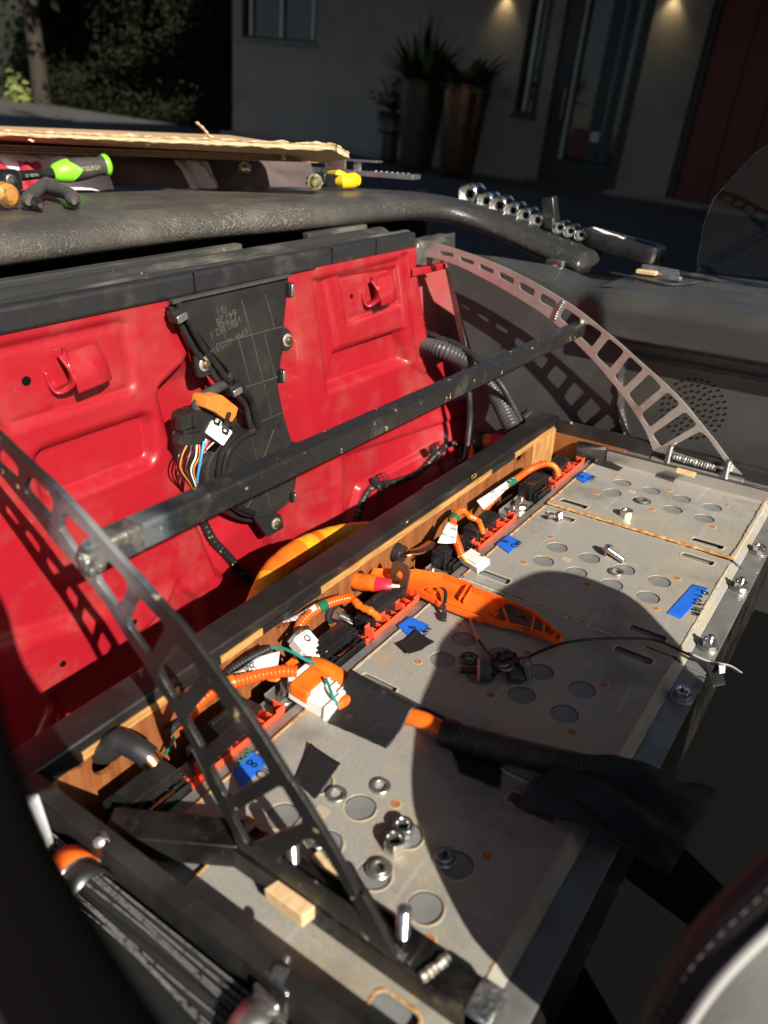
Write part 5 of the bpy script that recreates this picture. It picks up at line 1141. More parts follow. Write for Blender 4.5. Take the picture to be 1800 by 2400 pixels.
for i in range(9):
    x0 = 300+i*22; bow = -45+i*9
    pts = [S3((x0, 720-abs(i-2)*3), YR-.008), S3((x0+bow*.9-8, 810), YR-.012+.003*(i % 3)), S3((262+i*20+bow*.25, 920), YR-.010+.003*(i % 3)), S3((335+i*11, 1040), YR-.004), S3((398+i*5, 1130), YR+.006)]
    G().tube(crv(pts, 7), .0011, 7).build('wire', M[wc[i]], rl)
G().tube(crv([S3((472,680), YR-.014), S3((452,800), YR-.017), S3((428,920), YR-.014), S3((408,1040), YR-.006)], 7), .0016, 8).build('wire', (mat('blue_wire', (.06,.3,.62), .45)), rl)
for i in range(5):
    G().tube(crv([S3((490+i*16, 660+i*8), YR-.004), S3((470+i*10, 720+i*3), YR-.008), S3((440+i*5, 790), YR-.004)], 6), .0010, 6).build('wire', M[('white_plastic', 'grey_wire', 'red_plastic', 'black_wire', 'white_plastic')[i]], rl)
fm = thing('foam_harness', PY(kS(500,280), .43), 'grey foam covered harness curving from behind the duct to the orange relay', 'wire harness')
G().tube(crv([S3((640,190), .446), S3((560,235), .438), S3((480,285), .434), S3((425,345), .433), (S3((412,395), .434))], 7), [.0062]*15+[.0072]*14, 14).build('foam_sleeve', M['panel_fabric'], fm)
for i in range(4): G().tube(crv([S3((415+i*14, 370), .432), S3((425+i*13, 400), .431), S3((430+i*15, 440), .430)], 4), .0012, 6).build('wire', M[('grey_wire', 'busbar_tin', 'black_wire', 'white_plastic')[i]], fm)
def harness(root, pts, r, marks, nm='taped_harness'):
    p = resample(crv(pts, 12), .0012); G().tube(p, [r*(1+.06*math.sin(i*.9)) for i in range(len(p))], 12).build(nm, M['tape_black'], root)
    n = len(p); rr = random.Random(5)
    for k in range(marks):
        i = int(n*(k+.6)/marks)+rr.randint(-2, 2); i = max(1, min(i, n-6)); L = rr.randint(2, 4); t = (p[i+1]-p[i-1]).normalized()
        vw = (V(CAMC)-p[i]); vw = (vw-t*vw.dot(t)).normalized(); b_ = t.cross(vw)
        for s_ in (-.35, .3):
            G().tube([q+vw*(r*.86)+b_*(r*(s_+.1*j)) for j, q in enumerate(p[i:i+L])], .0008, 6).build('wire_mark', M[rr.choice(('relay_orange', 'yellow_plastic', 'relay_orange', 'blue_wire'))], root)
h1 = thing('wire_harness', PY(kL(1250,950), .44), 'black taped wire harness with yellow flecks running down from the relay block behind the box', 'wire harness', 'taped wire harnesses on the bulkhead')
harness(h1, [PB(kL(1085,690), .008), PB(kL(1130,770), .008), PB(kL(1185,870), .010), PB(kL(1260,950), .010), PB(kL(1350,1050), .02), PB(kL(1450,1150), .04), PY(kL(1500,1250), .36)], .0062, 12)
h2 = thing('wire_harness', PY(kQ(700,690), .40), 'flecked wire harness held up by two ladder ties on the lower right bulkhead', 'wire harness', 'taped wire harnesses on the bulkhead')
hp = [(385,1045,.33), (415,940,.36), (450,830,.385), (510,735,.40), (580,712,.405), (680,690,.405), (800,650,.40), (880,600,.395), (960,510,.39), (1040,440,.38), (1105,418,.38), (1145,450,.38), (1140,570,.38)]
harness(h2, [PB(kQ(x, y), .012) for x, y, d in hp], .0052, 16)
for q, tail in (((588,695), (588,945)), ((992,470), (1022,650))):
    t_ = thing('ladder_tie', PY(kQ(*q), .40), 'black ladder type tie round the harness, '+('the lower left one above the yellow hose' if q[0] < 700 else 'the upper right one near the black hose'), 'cable tie', 'ladder ties on the harness')
    y = PB(kQ(*q), .020).y
    a = PY(kQ(q[0], q[1]+30), y); b = PY(kQ(*tail), y-.006); d_ = (b-a).normalized(); s_ = V((1, 0, 0)); L_ = (b-a).length
    g = G()
    for e in (-.0042, .0042): g.tube([a+s_*e, b+s_*e], .0008, 5)
    n = int(L_/.006)
    for i in range(n+1): g.tube([a+d_*(L_*i/n)-s_*.0042, a+d_*(L_*i/n)+s_*.0042], .0007, 5)
    g.build('tie_tail', M['black_plastic'], t_)
    c_ = PY(kQ(q[0], q[1]-5), y+.004); g = G()
    for e in (-.0045, .0045):
        g.tube([c_+V((e, -.012*math.cos(k*.524), .014*math.sin(k*.524))) for k in range(13)], .0008, 5)
    for k in range(12): g.tube([c_+V((e, -.012*math.cos(k*.524), .014*math.sin(k*.524))) for e in (-.0045, .0045)], .0007, 5)
    g.build('tie_loop', M['black_plastic'], t_)
    p = PY(kQ(q[0]-42, q[1]-5), y); G().box((-.006, -.004, -.007), (.006, .006, .007), Matrix.Translation(p)).build('tie_head', M['rubber_black'], t_, bev=.001)
ch = thing('black_hose', PY(kN(300,690), .38), 'thick black corrugated hose coming round the bulkhead edge down behind the box', 'hose')
cp = [PY(kN(40,600), .49), PY(kN(90,608), .455), PY(kN(180,628), .41), PY(kN(290,685), .375), PY(kN(365,765), .345), PY(kN(425,850), .31), PY(kN(470,940), .28), PY(kN(505,1015), .26), PY(kN(530,1080), .25)]
mat('conduit_grey', (.045,.045,.047), .34, col2=(.07,.068,.065), s2=30); conduit(ch, cp, .0148, 'conduit_grey', .0058)
for lab, pts, r in (('thin black cable looping over the corrugated hose and hanging down', ((1000,690,.50), (1060,698,.46), (1140,730,.43), (1230,810,.40), (1300,910,.385), (1340,1030,.37), (1358,1150,.36), (1362,1300,.355), (1352,1420,.35), (1340,1530,.345), (1322,1600,.34)), .0048),
                    ('black cable running along the top of the corrugated hose', ((1000,735,.49), (1100,730,.45), (1230,760,.41), (1360,835,.37), (1460,930,.335), (1580,1060,.30), (1660,1200,.28), (1720,1320,.265)), .0052)):
    t_ = thing('black_cable', PY(kP(*pts[3][:2]), pts[3][2]), lab, 'cable'); G().tube(crv([PY(kP(x, y), d) for x, y, d in pts], 8), r, 12).build('cable_body', M['rubber_black'], t_)
gr = thing('orange_grommet_cable', PY(kQ(1300,410), .33), 'orange cable with red tip through a black rubber grommet behind the box', 'cable')
a = PY(kQ(1215,425), .36); b = PY(kQ(1480,395), .30); Mx = axis(a, b); L_ = (b-a).length
G().lathe([(.016, L_*.10), (.022, L_*.16), (.022, L_*.30), (.015, L_*.36)], 24, Mx).build('grommet', M['rubber_black'], gr)
G().lathe([(.0135, L_*.3), (.0135, L_*.58)], 20, Mx).build('orange_sleeve', M['orange_tape'], gr); G().lathe([(.0137, L_*.57), (.012, L_*.8), (.007, L_*1.05)], 20, Mx).build('red_sleeve', M['red_plastic'], gr)
G().tube(crv([PY(kQ(1215,440), .37), PY(kQ(1225,500), .36), PY(kQ(1215,560), .35)], 6), .010, 14).build('orange_sleeve', M['orange_tape'], gr)
yh = thing('yellow_hose', PY(k5(1300,250), .31), 'thick hose wrapped in yellow and orange tape, arching behind the wooden box', 'hose')
hpts = crv([PY(k5(1085,590), .285), PY(k5(1130,470), .30), PY(k5(1190,350), .315), PY(k5(1290,265), .32), PY(k5(1400,218), .32), PY(k5(1520,190), .315), PY(k5(1640,185), .30), PY(k5(1760,200), .28)], 12)
hpts = resample(hpts, .004); cols = ['yellow_tape']*17+['orange_tape']*16+['yellow_tape']*6+['orange_tape']*3+['yellow_tape']*60
i = 0
while i < len(hpts)-1:
    j = i
    while j < len(hpts)-1 and cols[j] == cols[i]: j += 1
    G().tube(hpts[i:j+1], [.0158*(1+.02*math.sin(k*1.2)+(.012 if k % 5 == 0 else 0)) for k in range(i, j+1)], 20, caps=True).build('tape_wrap', M[cols[i]], yh); i = j
tag(G().box((-.012, -.006, -.016), (.022, .004, .018), frame(PY(kQ(1610,250), .27), (.8, -.2, .35), (0, 1, .2))).build('rubber_block', M['rubber_black'], None, bev=.002), 'small black rubber block standing at the far corner of the box by the hoses', 'rubber block')

# ================================================================ tools on the leather deck
def deck(q, h=0): return PZ(q, DT+h)
rt = thing('ratchet', deck(kT(700,560), .02), 'black ratchet with a green banded grip lettered PITTSBURGH, lying on the deck', 'ratchet')
a = PZ(kT(462,575), DT+.0185); b = V(CAMC)+V(ray(*kT(945,500)))*((a-V(CAMC)).length+.035); Mx = axis(a, b); L_ = (b-a).length
ax_ = (b-a).normalized()
vw = V(CAMC)-a.lerp(b, .5); vw = (vw-ax_*vw.dot(ax_)).normalized(); upt = ax_.cross(vw); upt = upt if upt.z > 0 else -upt
MG = Matrix([[ax_[i], upt[i], vw[i], a[i]] for i in range(3)]+[[0, 0, 0, 1]])
ML = MG @ Matrix.Rotation(math.pi/2, 4, 'Y')
RG = .0175
G().lathe([(.0001, .0), (RG*.62, .001), (RG*.72, .006), (RG*.95, .018), (RG*1.0, .03), (RG*1.02, L_*.38), (RG*.96, L_*.55), (RG*.84, L_*.72), (RG*.80, L_*.80), (RG*.90, L_*.88), (RG*.94, L_*.95), (RG*.7, L_*1.0), (.0001, L_)], 32, ML).build('grip', M['grip_black'], rt)
G().lathe([(RG*.55, -.001), (RG*.74, .002), (RG*.86, .009), (RG*.98, .017), (RG*1.025, .022), (RG*1.035, .026)], 32, ML).build('grip_band', M['green_rubber'], rt)
def tri(r_, u0, u1, w_):
    vs = []; n = 9
    for i in range(n):
        t = i/(n-1); hw = w_*(1-t)
        for k in range(5): an = math.radians(-90)+hw*(k/4*2-1)-.1; vs.append((r_[0]*math.sin(an+1.57), r_[0]*math.cos(an+1.57), u0+(u1-u0)*t))
    return vs, [(i*5+k, i*5+k+1, (i+1)*5+k+1, (i+1)*5+k) for i in range(n-1) for k in range(4)]
vs, fs = tri((RG*1.045,), .025, .042, .9)
M2 = MG @ Matrix(((0, 0, 1, 0), (1, 0, 0, 0), (0, 1, 0, 0), (0, 0, 0, 1)))
G().add(vs, fs, M2).build('grip_band', M['green_rubber'], rt)
G().lathe([(RG*.93, L_*.885), (RG*.965, L_*.91), (RG*.975, L_*.95), (RG*.8, L_*.985), (RG*.3, L_*1.004), (.0001, L_*1.005)], 32, ML).build('grip_band', M['green_rubber'], rt)
text('grip_lettering', 'PITTSBURGH', .0098, mat('lettering_tan', (.30,.28,.21), .7), rt, MG @ Matrix.Translation((L_*.33, -.004, RG*1.0)) @ Matrix.Rotation(math.radians(-1.2), 4, 'Z') @ Matrix.Rotation(math.radians(5), 4, 'Y'), .0012, sx=.72)
a2 = PZ(kT(130,600), DT+.018)
G().tube([a, a.lerp(a2, .5), a2], [.0085, .0078, .0088], 16, flat=.9).build('shaft', M['black_gloss'], rt)
text('shaft_stamp', '72 TEETH', .006, M['grey_wire'], rt, frame(a2.lerp(a, .2)+vw*.0088-upt*.003, (a-a2), upt), .0003)
hc = PZ(kT(55,640), DT+.016); Mx = axis(hc+V((0, 0, -.014)), hc+V((0, 0, .014)))
G().lathe([(.016, 0), (.021, .003), (.021, .025), (.015, .029), (.001, .0295)], 28, Mx).build('head', M['black_gloss'], rt)
Mx = axis(hc, hc+vw); G().lathe([(.008, .019), (.0075, .0235), (.005, .024), (.004, .0225), (.0001, .0225)], 20, Mx).build('reverse_knob', M['gunmetal'], rt)
G().tube([hc, PZ(kT(-200,560), DT+.018)], .011, 12).build('head_neck', M['black_gloss'], rt)
pl_ = thing('pliers', deck(kT(420,760), .01), 'worn dark grey handled pliers with spread handles, in front of the ratchet', 'pliers')
piv = PZ(kT(395,668), DT+.011)
G().tube(crv([piv+V((.01, .008, 0)), piv, PZ(kT(330,720), DT+.011), PZ(kT(262,780), DT+.0105), PZ(kT(248,825), DT+.0095)], 7), [.0065, .007, .008]+[.0092]*22+[.0096, .0094, .008, .004], 14).build('handle_grip', M['grip_dark_grey'], pl_)
G().tube(crv([PZ(kT(262,815), DT+.008), PZ(kT(300,828), DT+.008), PZ(kT(352,856), DT+.007)], 6), [.0075]*9+[.0068, .006, .005, .003], 12).build('handle_tip', M['gunmetal'], pl_)
G().tube(crv([piv+V((.014, .002, 0)), PZ(kT(440,705), DT+.011), PZ(kT(540,735), DT+.011), PZ(kT(610,770), DT+.0105), PZ(kT(640,825), DT+.0095)], 7), [.0065, .0075, .0085]+[.0094]*20+[.0098, .0098, .0096, .009, .007, .003], 14).build('handle_grip', M['grip_dark_grey'], pl_)
G().tube([piv+V((-.004, -.004, 0)), piv+V((.012, .012, .002)), piv+V((.05, .05, -.002))], [.008, .0085, .003], 10, flat=.7).build('jaw', mat('rusty_steel', (.2,.1,.07), .6, .5, col2=(.3,.12,.06), s2=60), pl_)
wh = thing('wooden_hammer', deck(kT(40,770), .015), 'varnished wooden tool handle end at the left edge of the deck', 'hammer')
a = PZ(kT(90,775), DT+.0145); b = PZ(kT(-330,690), DT+.018); Mx = axis(a, b); L_ = (b-a).length
G().lathe([(.0001, -.001), (.010, 0), (.0145, .004), (.0158, .012), (.015, .03), (.0135, .06), (.014, L_)], 22, Mx).build('handle_body', M['varnished_wood'], wh)
# bolts standing and lying on the deck
ME_DB = bolt_mesh(.0072, .022, .0105, .009)
for q, d_, lab, h in ((kU(383,452), (-.55, -.75, -.16), 'yellowish flange bolt on the deck, end of its thread facing the camera, under the cardboard', .014), (kU(866,533), (.35, .75, .0), 'shiny hex bolt head beside the yellow handled pliers on the deck', .0135)):
    p = PZ(q, DT+h)
    if d_[0] < 0: p = p+V((.010, .013, .002))
    loose_bolt(p+V(d_)*.0, V(d_), ME_DB, 'zinc_yellow', lab, 'bolts on the leather deck', 'deck_bolt')
yp = thing('yellow_pliers', deck(kU(1050,540), .01), 'small adjustable pliers with yellow handles, behind the bolt on the deck', 'pliers')
a = PZ(kU(925,520), DT+.012); b = PZ(kU(1065,530), DT+.012); c_ = PZ(kU(1178,520), DT+.014); xd = (b-a).normalized()
Mx = frame(a, xd, V((0, 0, 1)).cross(xd))
L_ = (b-a).length
G().box((L_*.25, -.006, -.010), (L_*.85, .006, .010), Mx).box((-.004, -.005, -.004), (L_*.2, .005, .011), Mx).box((L_*.15, -.003, -.006), (L_*.3, .003, .006), Mx).box((-.004, -.005, -.008), (L_*.1, .005, -.004), Mx).build('jaw', M['gunmetal'], yp, bev=.0015)
G().tube([b-xd*.01, b, b.lerp(c_, .5), c_-xd*.006, c_], [.008, .0125, .0132, .0125, .0085], 16, flat=.95).build('handle_grip', M['yellow_plastic'], yp)
d2 = PZ(kU(975,472), DT+.02); G().tube([d2, PZ(kU(1040,478), DT+.021), b.lerp(c_, .5)+V((0.02, .03, .004))], [.006, .009, .009], 12, flat=.8).build('handle_grip', M['yellow_plastic'], yp)
# cardboard
def edgep(px, z): return PZ(px, z)
cb = thing('cardboard_sheet', PZ((350, 372), .36), 'flat lower cardboard sheet with a clean corrugated edge, behind the tools', 'cardboard', 'cardboard sheets on the boot')
ZL = .381
A_ = [PZ(k1(-60, 650), ZL), PZ(k1(300, 662), ZL), PZ(k1(600, 677), ZL), PZ(k1(1000, 694), ZL), PZ(k1(1395, 703), ZL)]
A_ = [A_[0], A_[0].lerp(A_[-1], .33), A_[0].lerp(A_[-1], .66), A_[-1]]
bk_ = V((.30, .62, 0)).normalized()
ed = resample(crv(A_, 20), .004)
def slabsheet(e, z0, z1, depth, nm, mt, root, tilt=0, jag=0):
    vs = []; n = len(e)
    for i, p in enumerate(e):
        j = jag*mnoise.noise(V((i*.21, z0*50, 3)))
        f_ = p+bk_*j
        for q, zz in ((f_, z0), (f_, z1)): vs.append((q.x, q.y, p.z+zz))
        q = f_+bk_*depth
        for zz in (z0, z1): vs.append((q.x, q.y, p.z+zz+tilt))
    fs = []
    for i in range(n-1):
        a = i*4; b = a+4
        fs += [(a, a+1, b+1, b), (a+1, a+3, b+3, b+1), (a+2, a, b, b+2), (a+3, a+2, b+2, b+3)]
    fs += [(0, 2, 3, 1), ((n-1)*4, (n-1)*4+1, (n-1)*4+3, (n-1)*4+2)]
    return G().add(vs, fs).build(nm, M[mt], root, ang=40)
slabsheet(ed, .0083, .0091, .45, 'liner', 'cardboard', cb); slabsheet(ed, -.0004, .0002, .45, 'liner', 'cardboard', cb); slabsheet([p-bk_*.0006 for p in ed], .0040, .0046, .45, 'liner', 'cardboard', cb)
for z0, ph in ((.0003, 0), (.0047, 1.5)):
    fine = resample(ed, .0009); vs = []
    for i, p in enumerate(fine):
        h = z0+.0018*(1+math.sin(i*.0009/.0075*6.283+ph)); q = p+bk_*.30; vs += [(p.x, p.y, p.z+h), (q.x, q.y, q.z+h)]
    G().add(vs, [(2*i, 2*i+1, 2*i+3, 2*i+2) for i in range(len(fine)-1)]).build('fluting', M['cardboard_edge'], cb, ang=60)
ZU = .405
ct = thing('cardboard_sheet', PZ((350, 335), .40), 'torn upper cardboard sheet with a shredded front edge, above the flat sheet', 'cardboard', 'cardboard sheets on the boot')
za = .404
E_ = [PZ(k1(-60, 592), za), PZ(k1(1430, 660), za)]
E_ = [E_[0].lerp(E_[1], i/10) for i in range(11)]+[PZ(k1(1465, 672), za-.003), PZ(k1(1508, 697), za-.012)]
eu = resample(crv(E_, 8), .003)
def torn(i, k): return mnoise.noise(V((i*.13, k*3.1, 5.5)))
vs = []; n = len(eu); K = 8
for i, p in enumerate(eu):
    for k in range(K):
        t = k/(K-1); h = .0030+.0095*t; q = p-bk_*(.002*torn(i*1.7, k+3)+.001*math.sin(t*9))
        if k == K-1: h += .0028*torn(i*1.3, 9)+.0014*torn(i*4, 2)
        if k == 0: h += .0018*torn(i, 1)
        vs.append((q.x, q.y, p.z+h))
G().add(vs, [(i*K+k, i*K+k+1, (i+1)*K+k+1, (i+1)*K+k) for i in range(n-1) for k in range(K-1)]).build('torn_edge', M['cardboard_edge'], ct, ang=30)
vs = []
for i, p in enumerate(eu):
    for s_, h in ((0, .0035), (.09, -.0085), (.45, -.004)): q = p+bk_*s_; vs.append((q.x, q.y, p.z+h))
G().add(vs, [(i*3+k, (i+1)*3+k, (i+1)*3+k+1, i*3+k+1) for i in range(n-1) for k in range(2)]).build('underside', M['cardboard'], ct, ang=60)
vs = []
for i, p in enumerate(eu):
    for s_, h in ((0, .0115), (.09, .004), (.45, .008)): q = p+bk_*s_; vs.append((q.x, q.y, p.z+h))
G().add(vs, [(i*3+k, i*3+k+1, (i+1)*3+k+1, (i+1)*3+k) for i in range(n-1) for k in range(2)]).build('top_liner', M['cardboard'], ct, ang=60)
def shred(pts, w_, nm='paper_shred'):
    q = crv([PZ(k, za+h) for k, h in pts], 5); g = G().tube(q, [w_*(1+.3*math.sin(i*1.9)) for i in range(len(q))], 6, flat=.4); g.build(nm, M['cardboard_edge'], ct)
D0 = (PZ(kU(150, 215), za)-V(CAMC)).length
def at(px, D): return V(CAMC+ray(*px)*D)
def shred2(cr, pts, w_):
    D_ = (PZ(cr(*pts[0]), za+.006)-V(CAMC)).length
    q = crv([at(cr(*p), D_-.004*i) for i, p in enumerate(pts)], 5); G().tube(q, [w_*(1+.35*math.sin(i*1.9)) for i in range(len(q))], 7, flat=.45).build('paper_shred', M['cardboard_edge'], ct)
shred2(kU, ((150,218), (120,205), (80,155), (30,110)), .0042); shred2(kU, ((175,235), (190,260), (165,300)), .005); shred2(kU, ((640,255), (655,300), (648,345), (652,375)), .0028)
shred2(kT, ((1255,285), (1270,310), (1285,330)), .004); shred2(kT, ((520,232), (560,230)), .005); shred2(kU, ((290,240), (340,245)), .004); shred2(kT, ((255,285), (285,300)), .003); shred2(kU, ((860,265), (890,275)), .005)
sc_ = at(kT(1195,520), (PZ(kT(1195,590), DT)-V(CAMC)).length+.02)
tag(G().tube(crv([sc_+V((0, 0, .008)), sc_, sc_+V((.008, -.004, -.004))], 4), [.003, .005, .006, .005, .004, .003, .003, .003, .002], 7, flat=.5).build('paper_scrap', M['cardboard_edge']), 'scrap of torn cardboard behind the deck, right of the ratchet', 'paper scrap')
# cloths bunched between the deck and the cardboard
def cloth(name, xs0, xs1, mt, lab, amp, yoff=0, z1=.372):
    A = PZ(k1(xs0, 765), DT); B = PZ(k1(xs1, 775), DT)
    A = A+bk_*.02; B = B+bk_*.02
    def fn(u, v):
        p = A.lerp(B, u)+bk_*(yoff+.10*v+.012*math.sin(u*13+v*4)); z = DT-.02+(z1-DT+.02)*math.sin(min(v*2.2, 1.57))+amp*mnoise.noise(V((u*7+xs0, v*5, 1)))
        return (p.x, p.y, z)
    tag(G().grid(60, 20, fn).build(name, M[mt], None, ang=80), lab, 'cloth', 'cloths behind the deck')
cloth('cloth', -40, 500, 'cloth_white', 'white cloth bunched behind the ratchet', .008)
cloth('cloth', -30, 210, 'cloth_red', 'red cloth lying in front of the white one at the left edge', .006, -.012, .362)
cloth('cloth', 430, 1420, 'cloth_pink', 'pinkish cloth bunched under the cardboard behind the two bolts', .008, .01, .372)
cloth('cloth', 780, 960, 'cloth_white', 'small white corner of cloth left of the first deck bolt', .004, -.006, .366)
ab = thing('metal_strip', PZ(kU(1200, 460), .35), 'aluminium strip with a small T piece sticking out from under the cardboard', 'metal strip')
zs_ = .352
a = PZ(kU(430, 408), zs_); b = PZ(kU(900, 448), zs_); c_ = PZ(kU(1562, 496), zs_)
a = c_+(b-c_)*1.8
xd = (c_-b).normalized(); Mx = frame(c_, xd, V((0, 0, 1)).cross(xd)); L_ = (c_-a).length
G().box((-L_, 0, -.0055), (0, .03, .0025), Mx).build('flat_bar', M['aluminium'], ab, bev=.0006)
p = PZ(kU(1165, 455), zs_+.002); D_ = (p-V(CAMC)).length
q0, q1 = at(kU(1168,452), D_), at(kU(1180,388), D_)
G().box((-.007, -.003, 0), (.009, .003, (q1-q0).length), frame(q0, xd, V((0, 0, 1)).cross(xd))).build('tee_web', M['aluminium'], ab, bev=.0005)
q = at(kU(1190,383), D_); G().box((-.040, -.012, -.001), (.045, .012, .0015), frame(q, xd, V((0, 0, 1)).cross(xd))).build('tee_flange', M['aluminium'], ab, bev=.0005)
q0 = at(kU(1015,440), D_); G().box((-.024, -.002, 0), (.024, .002, .027), frame(q0, xd, V((0, 0, 1)).cross(xd))).build('bracket_plate', M['zinc'], ab, bev=.0005)
for i in range(7):
    q = at(kU(1290+i*38, 468+i*3), D_-.004); G().tube([q, q+V((.004, -.002, .003))], [.0025, .0012], 6).build('metal_chip', M['white_plastic'], ab)
# sockets on the ledge
SD = V((1, .10, .0)).normalized()
mat('socket_inner', (.78,.75,.66), .4, .5)
def socket(cr, q, rpx, X, lab, L_=.045, grp='chrome sockets on the ledge'):
    p = PX(cr(*q), X); D_ = (p-V(CAMC)).length; r = rpx*.36166/FPX*D_
    t = thing('socket', p, lab, 'socket', grp, M=axis(p, p+SD))
    ins = []
    n = 48; prof = [('in', .012), ('in', .002), (r*.86, .0004), (r*.93, 0), (r, .0012), (r, L_*.5), (r*.92, L_*.58), (r*.92, L_), (r*.5, L_)]
    vs = []; fs = []
    for pr, z in prof:
        for k in range(n):
            a_ = 2*math.pi*k/n; rr_ = r*(.74+.075*abs(((k/n*12) % 1)-.5)*2) if pr == 'in' else pr
            vs.append((rr_*math.cos(a_), rr_*math.sin(a_), z))
    for i in range(len(prof)-1):
        for k in range(n): b_ = (k+1) % n; fs.append((i*n+k, i*n+b_, (i+1)*n+b_, (i+1)*n+k)[::-1])
    G().add(vs, fs).build('socket_wall', M['chrome'], t, ang=28, local=True)
    w_ = r*.34
    G().lathe([(r*.8, .012), (r*.5, .0125)], 24, caps=False).add([(s*w_*x, s*w_*y, .0125) for s in (1,) for x, y in ((-1,-1),(1,-1),(1,1),(-1,1))]+[(r*.5*math.cos(k*math.pi/2+.785+math.pi), r*.5*math.sin(k*math.pi/2+.785+math.pi), .0125) for k in range(4)], [(0,1,5,4),(1,2,6,5),(2,3,7,6),(3,0,4,7)]).build('socket_floor', M['socket_inner'], t, sm=False, local=True)
    G().box((-w_, -w_, .0128), (w_, w_, .0135)).build('drive_hole', M['black_void'], t, sm=False, local=True)
LAB = ['largest chrome socket at the upper end of the row', 'chrome socket second from the upper end of the row, set a little back', 'chrome socket third from the upper end, the widest after the largest', 'chrome socket fourth from the upper end of the row', 'chrome socket fifth from the upper end of the row', 'last of the six large chrome sockets, next to the black rail post', 'first small socket after the black rail post', 'middle one of the three small sockets', 'smallest socket at the lower end beside the black handle']
for i, (x, y, r_) in enumerate(((262,210,60), (372,255,50), (456,285,55), (545,316,47), (627,350,45), (706,381,43), (852,428,38), (921,451,36), (991,476,34))):
    socket(kV, (x, y), r_, 1.125, LAB[i], .05 if i < 6 else .042)
rr_ = thing('socket_rail', PX(kV(820,400), 1.15), 'black plastic socket rail with a square post behind the sockets', 'socket rail')
a = PX(kV(300,235), 1.19); b = PX(kV(1040,470), 1.19)
G().tube([a, b], .006, 8).build('rail_bar', M['black_gloss'], rr_)
p = PX(kV(818,400), 1.16); G().box((-.012, -.010, -.008), (.010, .012, .045), Matrix.Translation(p) @ Matrix.Rotation(-.25, 4, 'X')).build('rail_post', M['black_gloss'], rr_, bev=.002)
p = PX(kV(800,400), 1.125); G().box((-.006, -.008, -.008), (.008, .008, .010), Matrix.Translation(p)).build('rail_clip', M['gunmetal'], rr_, bev=.002)
hd = thing('looped_tool', PX(kV(1250,540), 1.12), 'thick black looped tool handle overhanging the ledge with white paper on it', 'tool')
a = PX(kV(1035,490), 1.13); b = PX(kV(1425,600), 1.13); xd = (b-a).normalized(); Mx = frame(a, xd, V((1, 0, 0)))
L_ = (b-a).length
lp_ = rrect(-.012, -.006, L_+.022, .050, .026, 8); hl = rrect(.05, .010, L_+.004, .034, .011, 6)
plate('handle_loop', lp_, [hl], .026, M['black_gloss'], hd, Mx, bev=.003)
if (Mx.to_3x3() @ V((0, 0, 1))).z < 0: zup = -1
else: zup = 1
tag(sheet('white_paper_strip', [kV(1068,425), kV(1085,420), kV(1282,492), kV(1270,508)], [PX(kV(1068,425), 1.14).z, PX(kV(1085,420), 1.15).z, PX(kV(1282,492), 1.15).z, PX(kV(1270,508), 1.14).z], 'white_paper', None, None, None, .001), 'strip of white paper lying on the black looped handle', 'paper')

# ================================================================ near left: strap bundle, clamps, white block
st = thing('webbing_strap', (-.038, .05, .02), 'black webbing strap folded in layers with white edge threads beside the box', 'strap')
def lane(i): return lambda y: -.0310-.0029*i-.0016*math.sin(y*22+i*1.3)*(.5+.1*i)-(.006*i/6)*max(0, min(1, (.05-y)*5))
for i in range(8):
    f_ = lane(i); ys = [.200-.48*k/110 for k in range(111)]
    vs = []
    for k, y in enumerate(ys):
        zt = .0300-.0011*i+.0011*math.sin(y*31+i*2)
        vs += [(f_(y), y, zt), (f_(y)-.0004, y, -.03), (f_(y)-.0012, y, zt), (f_(y)-.0016, y, -.03)]
    G().add(vs, [q for k in range(110) for q in ((4*k, 4*k+1, 4*k+5, 4*k+4), (4*k+2, 4*k+6, 4*k+7, 4*k+3), (4*k, 4*k+4, 4*k+6, 4*k+2))]).build('webbing_layer', M['strap_black'], st, ang=60)
    if i in (0, 1, 2, 3, 5, 6, 7):
        yy_ = resample([V((f_(y)-.0006, y, .0303-.0011*i+.0011*math.sin(y*31+i*2))) for y in ys], .0006); g = G(); rr = random.Random(i)
        for k in range(0, len(yy_)-2, 2):
            if rr.random() < .85: g.tube([yy_[k], yy_[k].lerp(yy_[k+1], .5), yy_[k+1]], [.0002, .0005, .0002], 4)
        g.build('edge_thread', M['strap_thread'], st)
def fillf(u, v):
    y = .200-.48*u; i = 7*v; k = int(i); f0, f1 = lane(k)(y), lane(min(7, k+1))(y)
    return (f0+(f1-f0)*(i-k)-.0006, y, .0290-.0011*i+.0011*math.sin(y*31+i*2)-.0012*abs(math.sin(i*math.pi)))
G().grid(110, 29, fillf).build('webbing_face', M['strap_black'], st, ang=60)
G().box((-.075, -.3, -.10), (-.026, .21, -.03)).build('strap_tray', M['black_vinyl'], st, sm=False, bev=.003)
tag(G().add([tuple(PZ(kY(*q), z)) for q, z in (((205,385), .046), ((305,365), .046), ((415,690), .038), ((365,742), .038))]+[tuple(PZ(kY(*q), z)-V((0, 0, .02))) for q, z in (((205,385), .046), ((305,365), .046), ((415,690), .038), ((365,742), .038))],
    [(3, 2, 1, 0), (4, 5, 6, 7), (0, 1, 5, 4), (1, 2, 6, 5), (2, 3, 7, 6), (3, 0, 4, 7)]).build('white_block', M['white_paint'], None, sm=False, bev=.0012), 'white painted block at the near left corner above the strap', 'block')
